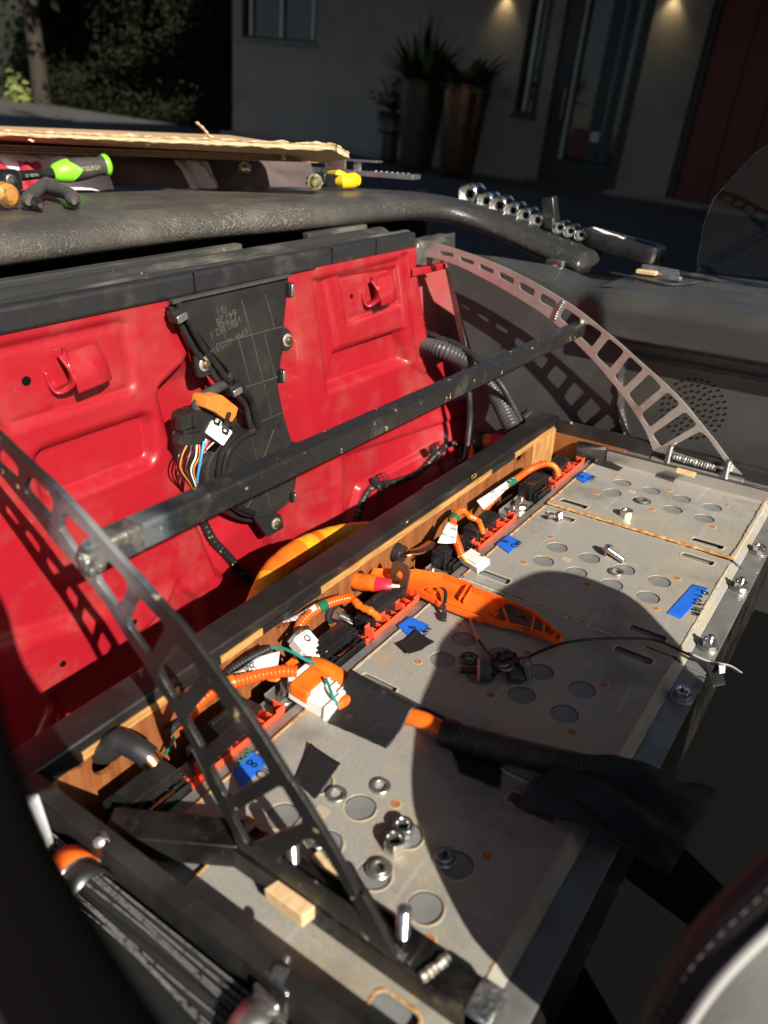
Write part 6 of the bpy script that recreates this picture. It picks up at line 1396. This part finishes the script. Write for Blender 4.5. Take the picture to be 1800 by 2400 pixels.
def arcband(root, c0, wx, wz, y0, y1, mt, nm, th=.0015):
    g = G(); n = 16; vs = []
    for k in range(n+1):
        a_ = math.pi*k/n; vs += [(c0[0]+wx*math.cos(a_), y0, c0[1]+wz*math.sin(a_)), (c0[0]+wx*math.cos(a_), y1, c0[1]+wz*math.sin(a_))]
    g.add(vs, [(2*k, 2*k+1, 2*k+3, 2*k+2) for k in range(n)]); o = g.build(nm, M[mt], root, ang=60)
    m = o.modifiers.new('t', 'SOLIDIFY'); m.thickness = th; m.offset = 1; return o
c1 = PZ(kY(660,960), .040)
for lab, yc, nm in (('chrome clamp with an orange rubber band round the strap', c1.y, 'a'), ('zinc clamp with a threaded screw round the strap at the bottom edge', PZ(k7(1130,1090), .04).y, 'b')):
    cl = thing('strap_clamp', (-.041, yc, .02), lab, 'clamp', 'clamps round the strap')
    arcband(cl, (-.043, .018), .0155, .0235, yc-.012, yc+.006, 'gunmetal' if nm == 'a' else 'zinc_dull', 'clamp_band')
    if nm == 'a':
        arcband(cl, (-.043, .018), .0165, .0245, yc+.0055, yc+.019, 'orange_plastic', 'rubber_band', .002)
        arcband(cl, (-.043, .018), .0158, .0242, yc+.004, yc+.0062, 'chrome', 'band_lip', .002)
        p = PZ(kY(825,900), .030); plate('clamp_tab', roundc([(-.009, -.010), (.009, -.010), (.006, .014), (-.002, .020)], .003), [circ(0, 0, .0028, 16)], .0016, M['chrome'], cl, frame(p, (.15, -.95, .2), (.35, .25, .9)), bev=.0004)
        p = PZ(kY(800,760), .042); G().lathe([(.0035, 0), (.0035, .003), (.001, .004)], 16, axis(p, p+V((-.5, -.3, .6)))).build('clamp_screw', M['zinc_dull'], cl)
    else:
        p = PZ(k7(1190,1060), .036); d_ = V((.75, .25, .25)); zz_ = 0; pr = []
        while zz_ < .018: pr += [(.0032, zz_), (.0026, zz_+.0007)]; zz_ += .0014
        G().lathe(pr+[(.002, zz_)], 16, axis(p, p+d_)).build('clamp_screw', M['zinc'], cl)
        o = link('hex_nut', ME_NUT, M['zinc'], cl, local=True); o.matrix_local = Matrix.Translation(-cl.location) @ axis(p+d_*.004, p+d_)
        for dx in (-.004, .004): plate('clamp_tab', roundc([(-.010, -.012), (.010, -.012), (.010, .014), (-.010, .014)], .004), [], .0018, M['zinc'], cl, frame(p+V((dx-.004, 0, -.006)), (.1, .95, 0), (.1, 0, .9)), bev=.0005)
# ================================================================ car parts close to the camera: door frame (bottom left), front seat (bottom right)
def PD(q, D): return V(CAMC+ray(*q)*D)
bd = [(-160, 1180), (-60, 1400), (-10, 1580), (20, 1700), (62, 1830), (108, 1945), (172, 2062), (250, 2195), (330, 2315), (440, 2470), (600, 2680)]
cv = resample(crv([PD(q, .20) for q in bd], 8), .004)
vs = []; n = len(cv); K = 14
for i, p in enumerate(cv):
    t = (cv[min(i+1, n-1)]-cv[max(i-1, 0)]).normalized(); vw = (V(CAMC)-p).normalized(); s_ = t.cross(vw).normalized()
    if s_.dot(V((-.57, .37, 0))) < 0: s_ = -s_
    for k in range(K):
        u = k/(K-1); w_ = .0015+.075*u; dep = -.012+.020*math.sin(min(1, u*2.4)*1.57)-.004*math.exp(-((u-.28)/.05)**2)
        vs.append(tuple(p+s_*w_+vw*dep))
df = G().add(vs, [(i*K+k, i*K+k+1, (i+1)*K+k+1, (i+1)*K+k) for i in range(n-1) for k in range(K-1)]).build('window_frame', mat('pillar_black', (.0025,.0022,.0022), .9, spec=.03, bump=.1, bs=200), car, ang=80)
m = df.modifiers.new('t', 'SOLIDIFY'); m.thickness = .004; m.offset = 0
def strip(u0, r, mt, nm):
    pts = []
    for i, p in enumerate(cv):
        t = (cv[min(i+1, n-1)]-cv[max(i-1, 0)]).normalized(); vw = (V(CAMC)-p).normalized(); s_ = t.cross(vw).normalized()
        if s_.dot(V((-.57, .37, 0))) < 0: s_ = -s_
        pts.append(p+s_*(.0015+.075*u0)+vw*(-.012+.020*math.sin(min(1, u0*2.4)*1.57)))
    G().tube(pts, r, 10).build(nm, M[mt], car)
strip(.03, .0014, 'seat_shade', 'frame_bead'); strip(.30, .0016, 'seat_shade', 'frame_bead')
# front seat with piped backrest at the lower right
SA = math.radians(35); SE = V((math.cos(SA), -math.sin(SA), 0)); SN = V((-math.sin(SA), -math.cos(SA), 0)); SP = V((.05, -.231, .0))
sol = []
for q in ((1240,2330), (1180,2270), (1100,2180), (1010,2000), (982,1900), (985,1800), (1000,1680), (1036,1590), (1050,1530), (1117,1454), (1193,1400), (1280,1358), (1360,1362), (1442,1389), (1493,1413), (1541,1461), (1590,1514), (1640,1580)):
    S_ = PZ(q); C_ = S_-SUN_TRAVEL*((S_-SP).dot(SN)/SUN_TRAVEL.dot(SN)); sol.append(V(((C_-SP).dot(SE), C_.z, 0)))
sol = [V((.10, -.22, 0)), V((.055, -.10, 0)), V((.022, -.01, 0))]+sol+[V((.32, .08, 0)), V((.315, -.05, 0)), V((.31, -.22, 0))]
sol = resample(crv(sol, 8), .007); cs_, cz_ = .19, .10
rows = [(.014, .25), (.013, .6), (.010, .82), (.005, .94), (.0015, .985), (.0, .992), (-.003, .985), (-.008, .996), (-.014, 1.0), (-.021, .99), (-.027, .95), (-.031, .88), (-.032, .3)]
vs = []; n = len(sol)
for k_, (o_, s_) in enumerate(rows):
    for i, p in enumerate(sol):
        q = mnoise.noise(V((i*.12, o_*90, 4)))*.0015
        vs.append(tuple(SP+SE*(cs_+(p.x-cs_)*s_)+V((0, 0, cz_+(p.y-cz_)*s_))+SN*(o_+q)))
fs = [(j*n+i, (j+1)*n+i, (j+1)*n+i+1, j*n+i+1) for j in range(len(rows)-1) for i in range(n-1)]
fs += [tuple(range(n)), tuple((len(rows)-1)*n+i for i in range(n))[::-1]]
seat = G().add(vs, fs).build('front_seat', M['seat_leather'], car, ang=70)
seat.data.materials.append(M['seat_shade'])
for p in seat.data.polygons:
    if (p.center-SP).dot(SN) < -.0012: p.material_index = 1  # rim turned away from the sun gets the painted shade tone
on = lambda p, s_, o_: SP+SE*(cs_+(p.x-cs_)*s_)+V((0, 0, cz_+(p.y-cz_)*s_))+SN*o_
G().tube([on(p, .995, -.0008) for p in sol], .0024, 10).build('piping', M['piping'], seat)
g = G()
for i in range(4, n-2): g.tube([on(sol[i], 1.001, -.012).lerp(on(sol[i+1], 1.001, -.012), .2), on(sol[i], 1.001, -.012).lerp(on(sol[i+1], 1.001, -.012), .7)], .0005, 5)
g.build('stitching', mat('stitch_thread', (.09,.07,.06), .8), seat)
tag(seat, 'grey leather front seat back with piping')

# ================================================================ setting: ground, house, garden behind the car
UP = -V(np.array([-355., 3250., FPX]) @ CAMR).normalized()
HX = V(np.array([-3300., -1348., FPX]) @ CAMR); HX = -(HX-UP*HX.dot(UP)).normalized()      # along the facade, to the right
NB = UP.cross(HX).normalized()
if NB.dot(V((.73, .5, -.46))) < 0: NB = -NB                                                # away from the camera
C0 = V(CAMC); GD = .98
def PG(q, h=0): d = V(ray(*q)); return C0+d*((-GD+h)/d.dot(UP))
B0 = PG((1150, 408))
def PW(q, off=0): d = V(ray(*q)); P = B0-NB*off; return C0+d*((P-C0).dot(NB)/d.dot(NB))
O = PG((1150, 408))
def loc(p): r = p-O; return r.dot(HX), r.dot(NB), r.dot(UP)                                # house coordinates
def lw(q, off=0): a = loc(PW(q, off)); return a[0], a[2]
MH = Matrix([[HX[i], NB[i], UP[i], O[i]] for i in range(3)]+[[0, 0, 0, 1]])
gq = MH @ Matrix.Translation((0, 0, 0))
tag(G().add([(-34, -34, 0), (34, -34, 0), (34, 34, 0), (-34, 34, 0)], [(0, 1, 2, 3)], MH).build('driveway', M['paving'], None, sm=False), kind='structure')
house = thing('house', O, 'grey stucco house with a glazed front door, narrow windows and a red panelled door', 'house')
xl_, _ = lw((545, 200)); H_ = 3.1
wl = lw((566, 50))[0], lw((742, 50))[0]; wzb = lw((655, 95))[1]
nl = lw(k2(560, 480))[0], lw(k2(655, 490))[0]; nzb = lw(k2(600, 495))[1]
dl = lw(k2(652, 790))[0], lw(k2(985, 870))[0]; 
rl_ = lw(k2(1200, 895))[0]
def wallbox(x0, x1, z0, z1, nm='wall_section'):
    return G().box((x0, 0, z0), (x1, .25, z1), MH).build(nm, M['stucco'], house, sm=False)
wallbox(xl_, wl[0], 0, H_); wallbox(wl[0], wl[1], 0, wzb); wallbox(wl[1], nl[0], 0, H_); wallbox(nl[0], nl[1], 0, nzb); wallbox(nl[1], dl[0], 0, H_); wallbox(dl[1], rl_, 0, H_)
wallbox(xl_, rl_, H_+.0, H_+.6)
G().box((xl_, .25, 0), (xl_+.25, 5, H_), MH).build('wall_section', M['stucco'], house, sm=False)
def window(x0, x1, z0, z1, bars, nm='window'):
    w_ = G().box((x0, .10, z0), (x1, .14, z1), MH).build(nm, M['window_glass'], house, sm=False)
    t = .045
    G().box((x0, .04, z0), (x0+t, .16, z1), MH).box((x1-t, .04, z0), (x1, .16, z1), MH).box((x0+t, .04, z0), (x1-t, .16, z0+t), MH).build('frame', M['frame_dark'], w_, sm=False)
    for bx, bw, mt in bars: G().box((bx-bw/2, .05, z0+.05), (bx+bw/2, .095, z1), MH).build('mullion', M[mt], w_, sm=False)
    return w_
mat('mullion_pale', (.55,.55,.52), .6)
window(wl[0], wl[1], wzb, H_, [(lw((583, 40))[0], .055, 'mullion_pale'), (lw((655, 40))[0], .06, 'mullion_pale'), (lw((730, 40))[0], .05, 'mullion_pale')])
window(nl[0], nl[1], nzb, H_, [(nl[0]+(nl[1]-nl[0])*.38, .05, 'mullion_pale'), ((nl[0]+(nl[1]-nl[0])*.8), .06, 'frame_dark')])
# glazed door
d0, d1 = dl; dw = d1-d0
dr = G().box((d0, .16, .0), (d1, .20, H_), MH).build('front_door', M['window_glass'], house, sm=False)
gl0 = lw(k2(750, 680)); 
for a, b, z0, z1 in ((d0, d0+dw*.24, 0, H_), (d1-dw*.13, d1, 0, H_), (d0+dw*.24, d1-dw*.13, 0, gl0[1]*.92)):
    G().box((a, .06, z0), (b, .155, z1), MH).build('door_frame', M['frame_dark'], dr, sm=False, bev=.006)
xg = gl0[0]; G().box((xg-.012, .05, gl0[1]*.95), (xg+.012, .16, H_), MH).build('door_edge', M['mullion_pale'], dr, sm=False)
mat('inside_teal', (.05,.075,.075), .8); mat('inside_red', (.14,.05,.05), .8)
for q0, q1, mt in ((k2(880, 500), k2(935, 500), 'inside_teal'), (k2(945, 500), k2(985, 500), 'inside_teal')):
    a, b = lw(q0)[0], lw(q1)[0]; G().box((a, .148, gl0[1]), (b, .158, H_), MH).build('curtain', M[mt], dr, sm=False)
for q0, q1, mt in ((k2(872, 610), k2(918, 572), 'mullion_pale'), (k2(780, 675), k2(880, 560), 'inside_red'), (k2(925, 640), k2(950, 600), 'inside_red')):
    a, b = lw(q0), lw(q1); G().box((a[0], .140, min(a[1], b[1])), (b[0], .15, max(a[1], b[1])), MH).build('hall_object', M[mt], dr, sm=False)
# red panelled door: planks
pk = (lw(k2(1350, 560))[0]-rl_)*1.0
x = rl_+.10; i = 0
G().box((rl_, .05, 0), (rl_+.095, .2, H_), MH).build('door_frame', M['frame_dark'], house, sm=False)
rd = G().box((rl_+.095, .14, .02), (rl_+6, .2, H_), MH).build('red_door', M['frame_dark'], house, sm=False)
pw = [.46, .40, .46, .46, .46, .46, .46, .46, .46, .46]
for w_ in pw:
    G().box((x, .10, .03), (x+w_-.012, .138, H_), MH).build('plank', M['door_wood'], rd, sm=False, bev=.004); x += w_
G().box((wl[0]-.05, -.05, wzb-.05), (wl[1]+.05, -.001, wzb-.005), MH).build('window_sill', M['kerb'], house, sm=False, bev=.004)
G().box((nl[0]-.03, -.04, nzb-.045), (nl[1]+.03, -.001, nzb-.005), MH).build('window_sill', M['frame_dark'], house, sm=False, bev=.004)
G().cyl(MH @ V((d0+dw*.17, .02, .85)), MH @ V((d0+dw*.17, .02, 1.25)), .014, 10).build('door_handle', M['zinc_dull'], dr)
G().box((xl_, -.012, .0), (d0-.01, -.001, .07), MH).build('base_board', M['kerb'], house, sm=False, bev=.003)
# unseen roof, eaves deepened to shade the wall; added block shading the forecourt
G().box((xl_-1.2, -1.6, H_+.0), (rl_+6, 7, H_+.18), MH).build('roof', M['frame_dark'], house, sm=False)
for q in (k2(535, -30), k2(1262, -30)):
    a = lw(q); z_ = 2.35
    G().cyl(MH @ V((a[0], -.10, a[1]+.02)), MH @ V((a[0], -.10, a[1]+.14)), .05, 16).build('wall_lamp', M['frame_dark'], house)
    G().box((a[0]-.02, -.1, a[1]+.06), (a[0]+.02, .0, a[1]+.1), MH).build('lamp_arm', M['frame_dark'], house, sm=False)
    G().cyl(MH @ V((a[0], -.10, a[1]+.012)), MH @ V((a[0], -.10, a[1]+.019)), .042, 16).build('lamp_lens', M['lamp_glow'], house)
    ld = bpy.data.lights.new('wall_lamp_light', 'SPOT'); lo = bpy.data.objects.new('wall_lamp_light', ld); COL.objects.link(lo)
    ld.energy = 5; ld.spot_size = math.radians(95); ld.spot_blend = .8; ld.color = (1, .78, .42); ld.shadow_soft_size = .04
    lo.location = MH @ V((a[0], -.10, a[1]+.005)); lo.rotation_euler = (-UP+NB*.35).to_track_quat('-Z', 'Y').to_euler()
# concrete kerb along the facade, door step
tag(G().box((xl_, -.34, .0), (nl[1]+.12, -.002, .045), MH).build('kerb', M['kerb'], None, sm=False, bev=.006), kind='structure')
tag(G().box((d1-.05, -.34, .0), (rl_+6, -.002, .045), MH).build('kerb', M['kerb'], None, sm=False, bev=.006), kind='structure')
wing = thing('shade_block', (5, -5, -.6), 'tall plain stucco block added out of view right of the driveway to shade the forecourt', 'house')  # added out of view so its shadow covers forecourt and facade
G().box((1.9, -9, -1.2), (9.5, -1.6, 10.0)).build('wall', M['stucco'], wing, sm=False)
G().prism([(1.8, -1.5), (9.8, -1.5), (9.8, -9.3), (1.8, -9.3)], 10.0, 10.2).build('roof', M['frame_dark'], wing, sm=False)
# planters and their plants
KP = crop(800, 50, .2411)
def planter(top, bot, rt_, rb_, mt, lab, nm='tall_planter'):
    b = PG(bot, .0); D_ = (b-C0).length
    d = V(ray(*top)); hh = 0
    # height so that the rim lands on the measured row
    lo_, hi_ = .1, 2.5
    for _ in range(40):
        m_ = (lo_+hi_)/2; p = b+UP*m_; q = CAMR @ (np.array(p)-CAMC); y_ = 1200+FPX*q[1]/q[2]
        if y_ > top[1]: lo_ = m_
        else: hi_ = m_
    h_ = lo_; r0 = rb_/FPX*D_; r1 = rt_/FPX*D_
    t = thing(nm, b, lab, 'planter', 'planters by the house wall')
    Mx = axis(b, b+UP)
    prof = [(r0*.95, 0), (r0, .01)]+[(r0+(r1-r0)*(k/12)**.85, h_*k/12) for k in range(1, 13)]+[(r1*1.0, h_), (r1*.9, h_-.005), (r1*.88, h_-.05)]
    G().lathe(prof, 40, Mx).build('pot', M[mt], t, ang=50)
    G().lathe([(r1*.88, h_-.06), (.001, h_-.05)], 24, Mx, caps=False).build('soil', M['garden_dark'], t)
    return b+UP*h_, r1, t
p1_, r1_, _t = planter(KP(815, 575), KP(720, 1440), 49, 31, 'pot_brown', 'taller dull brown planter between the small black pot and the coppery planter')
p2_, r2_, _t = planter(KP(1215, 620), KP(1110, 1520), 49, 33, 'bronze', 'coppery planter on the right with a bright vertical sheen')
p0_, r0_, t0 = planter(KP(425, 880), KP(455, 1370), 18, 17, 'pot_black', 'small black pot on a stand left of the brown planter', 'small_planter')
D_ = (p0_-C0).length; Mx = axis(p0_-UP*.30, p0_); rr0 = 30/FPX*D_
G().lathe([(rr0*.92, 0), (rr0*1.02, .02), (rr0*.97, .05), (rr0, .28), (rr0*1.03, .30), (rr0*.95, .30), (rr0*.9, .26)], 32, Mx).build('pot', M['pot_black'], t0, ang=50)
def blades(base, r, n, L0, L1, wd, mts, lab, nm, spread=1.0, droop=.5, seed=1, grp='plants in the planters by the house'):
    rr = random.Random(seed); t = thing(nm, base, lab, 'plant', grp)
    gs = [G() for _ in mts]
    for i in range(n):
        a_ = rr.uniform(0, 6.283); out_ = HX*math.cos(a_)+NB*math.sin(a_); el = rr.uniform(.25, 1.35)/spread
        L_ = rr.uniform(L0, L1); p = base+out_*rr.uniform(0, r*.7); d = (out_*math.cos(el)+UP*math.sin(el)).normalized()
        pts = []; m_ = 7
        for k in range(m_+1):
            pts.append(p.copy()); p = p+d*(L_/m_); d = (d-UP*(droop/m_)*rr.uniform(.5, 1.4)).normalized()
        sd2 = d.cross(UP).normalized(); vs = []
        for k, q in enumerate(pts): w2 = wd*math.sin(math.pi*min(1, (k/m_)*.85+.15))**.8*(1 if k < m_ else .1); vs += [tuple(q-sd2*w2), tuple(q+sd2*w2)]
        rr.choice(gs).add(vs, [(2*k, 2*k+1, 2*k+3, 2*k+2) for k in range(m_)])
    for g_, mt in zip(gs, mts): tag(g_.build('foliage', M[mt], t, ang=60), kind='stuff')
    return t
blades(p1_-UP*.05, r1_, 210, .30, .72, .040, ['leaf_a', 'leaf_c'], 'broad leaved spiky plant in the brown planter', 'potted_plant', 1.0, .7, 3)
blades(p1_-UP*.05, r1_*.6, 36, .55, .95, .014, ['leaf_c', 'leaf_a'], 'tall thin grassy spikes rising behind the brown planter', 'grass_plant', .8, .25, 8)
blades(p2_-UP*.05, r2_, 150, .30, .66, .050, ['leaf_a', 'leaf_c'], 'leafy plant with pointed leaves in the coppery planter', 'potted_plant', 1.25, .9, 5)
sp_ = thing('succulent', p0_, 'bushy succulent with round yellow green rosettes in the small black pot', 'plant', 'plants in the planters by the house')
gs = G(); gl_ = G(); rr = random.Random(4)
for i in range(64):
    a_ = rr.uniform(0, 6.283); e_ = rr.uniform(.2, 1.45); L_ = rr.uniform(.22, .46)*(1 if e_ > .6 else 1.0)
    d = (HX*math.cos(a_)*1.1+NB*math.sin(a_))*math.cos(e_)+UP*math.sin(e_); tip = p0_+d*L_
    gs.tube([p0_, p0_.lerp(tip, .5)+UP*.02, tip], [.009, .007, .005], 5)
    for k in range(9):
        b_ = k*.698+i; o_ = (HX*math.cos(b_)+NB*math.sin(b_))*.8+UP*.55; o_.normalize(); s_ = o_.cross(d).normalized()*.018; q = tip+o_*.05
        gl_.add([tuple(tip), tuple(tip.lerp(q, .6)+s_), tuple(q), tuple(tip.lerp(q, .6)-s_)], [(0, 1, 2, 3)])
gs.build('stem', M['stem'], sp_); tag(gl_.build('foliage', M['leaf_b'], sp_, sm=False), kind='stuff')
# garden at the left: dark hedge, a sunlit shrub, unseen tree added to shade it
def leafcloud(name, mt, n, fn, size, seed, root=None, pname='foliage'):
    r_ = np.random.default_rng(seed); P = fn(r_, n); A = r_.normal(size=(n, 3)); A /= np.linalg.norm(A, axis=1)[:, None]
    B = np.cross(A, r_.normal(size=(n, 3))); B /= np.linalg.norm(B, axis=1)[:, None]; S = size*r_.uniform(.6, 1.4, n)[:, None]
    vs = np.stack([P-A*S, P+B*S*.45, P+A*S, P-B*S*.45], 1).reshape(-1, 3)
    me = bpy.data.meshes.new(pname); me.from_pydata(vs.tolist(), [], np.arange(4*n).reshape(-1, 4).tolist()); me.update()
    return link(pname if root else name, me, M[mt], root)
MHn = np.array(MH)
def tohouse(L): return L @ MHn[:3, :3].T + MHn[:3, 3]
xg0 = xl_
def hedge(r_, n):
    x = r_.uniform(xg0-9, xg0+.0, n); y = r_.uniform(0, 1.6, n)+1.2+.5*np.sin(x*2.1)+.4*np.sin(x*5.3+1); z = r_.uniform(0, 1, n)**.8*4.2
    return tohouse(np.stack([x, y+z*.12, z], 1))
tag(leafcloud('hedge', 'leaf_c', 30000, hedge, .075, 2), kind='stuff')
def under(r_, n):
    x = r_.uniform(xg0-7, xg0-.05, n); y = r_.normal(0, .3, n)+.5; z = np.abs(r_.normal(0, .35, n))+.05*np.sin(x*7)
    return tohouse(np.stack([x, y, z], 1))
tag(leafcloud('ground_cover', 'leaf_c', 9000, under, .06, 5), kind='stuff')
gw = thing('garden_wall', tuple(MH @ V((xg0-5, 3.6, 0))), 'dark boundary wall behind the hedge at the left', 'wall')
G().box((xg0-14, 3.6, 0), (xg0+.3, 3.8, 5), MH).build('wall', M['garden_dark'], gw, sm=False)
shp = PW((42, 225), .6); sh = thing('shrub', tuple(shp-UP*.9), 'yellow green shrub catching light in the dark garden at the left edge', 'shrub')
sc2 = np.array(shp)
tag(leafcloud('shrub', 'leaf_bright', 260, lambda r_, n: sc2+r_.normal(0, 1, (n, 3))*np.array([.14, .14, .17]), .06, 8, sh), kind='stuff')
G().tube([shp-UP*1.3, shp-UP*.5, shp], [.02, .015, .008], 6).build('stem', M['stem'], sh)
tb = PW((110, 330), 0.2); tk = thing('tree', tuple(tb-UP*.6), 'broad brown tree trunk in the dark garden at the left', 'tree')
G().tube([tb-UP*.8, tb+UP*.4-HX*.03, tb+UP*1.5-HX*.05, tb+UP*3.2-HX*.1], [.24, .19, .17, .14], 12).build('trunk', M['stem'], tk)
tcn = np.array(tb+UP*4.4-HX*.3)
tag(leafcloud('tree', 'leaf_c', 9000, lambda r_, n: tcn+r_.normal(0, 1, (n, 3))*np.array([1.3, 1.3, .7]), .12, 12, tk, 'crown'), kind='stuff')
# unseen tree added left of the frame to shade the garden and facade
shade_tree = thing('tree', (.9, 4.6, -.9), 'spreading tree added out of view beyond the boot on the left to shade the garden', 'tree')
G().tube([(.9, 4.6, -1), (.95, 4.6, .6), (1.3, 4.4, 2.2), (2.2, 3.9, 3.2), (3.4, 3.6, 3.6)], [.22, .17, .14, .10, .05], 12).build('trunk', M['stem'], shade_tree)
for k, (cx2, cy2, cz2, s2_) in enumerate(((1.9, 4.0, 3.4, .9), (2.7, 3.6, 3.3, .9), (3.4, 4.3, 3.4, .9), (4.2, 3.8, 3.4, .9), (4.8, 2.7, 3.4, .85), (3.3, 3.2, 4.3, 1.0), (4.2, 2.6, 4.4, .9), (2.4, 3.2, 4.4, 1.0), (3.2, 2.6, 5.2, 1.0))):
    c_ = np.array((cx2, cy2, cz2))
    tag(leafcloud('tree', 'leaf_c', 4200, lambda r_, n: c_+r_.normal(0, 1, (n, 3))*np.array([.60, .60, .42])*s2_, .15, 20+k, shade_tree, 'crown'), kind='stuff')

def shade_canopy(r_, n):  # extra crown added over the car to hold back overhead sky light
    x = r_.uniform(-4.5, 5.2, n); y = r_.uniform(-2.2, 6.5, n); z = 4.6+.5*np.sin(x*1.7)+.4*np.cos(y*1.9+x)+np.abs(r_.normal(0, .5, n))
    return np.stack([x, y, z], 1)
tag(leafcloud('tree', 'leaf_c', 9500, shade_canopy, .2, 31, shade_tree, 'crown'), kind='stuff')
G().tube([(1.3, 4.4, 2.2), (.9, 3.2, 3.6), (.4, 1.4, 4.7)], [.10, .08, .05], 10).build('limb', M['stem'], shade_tree)
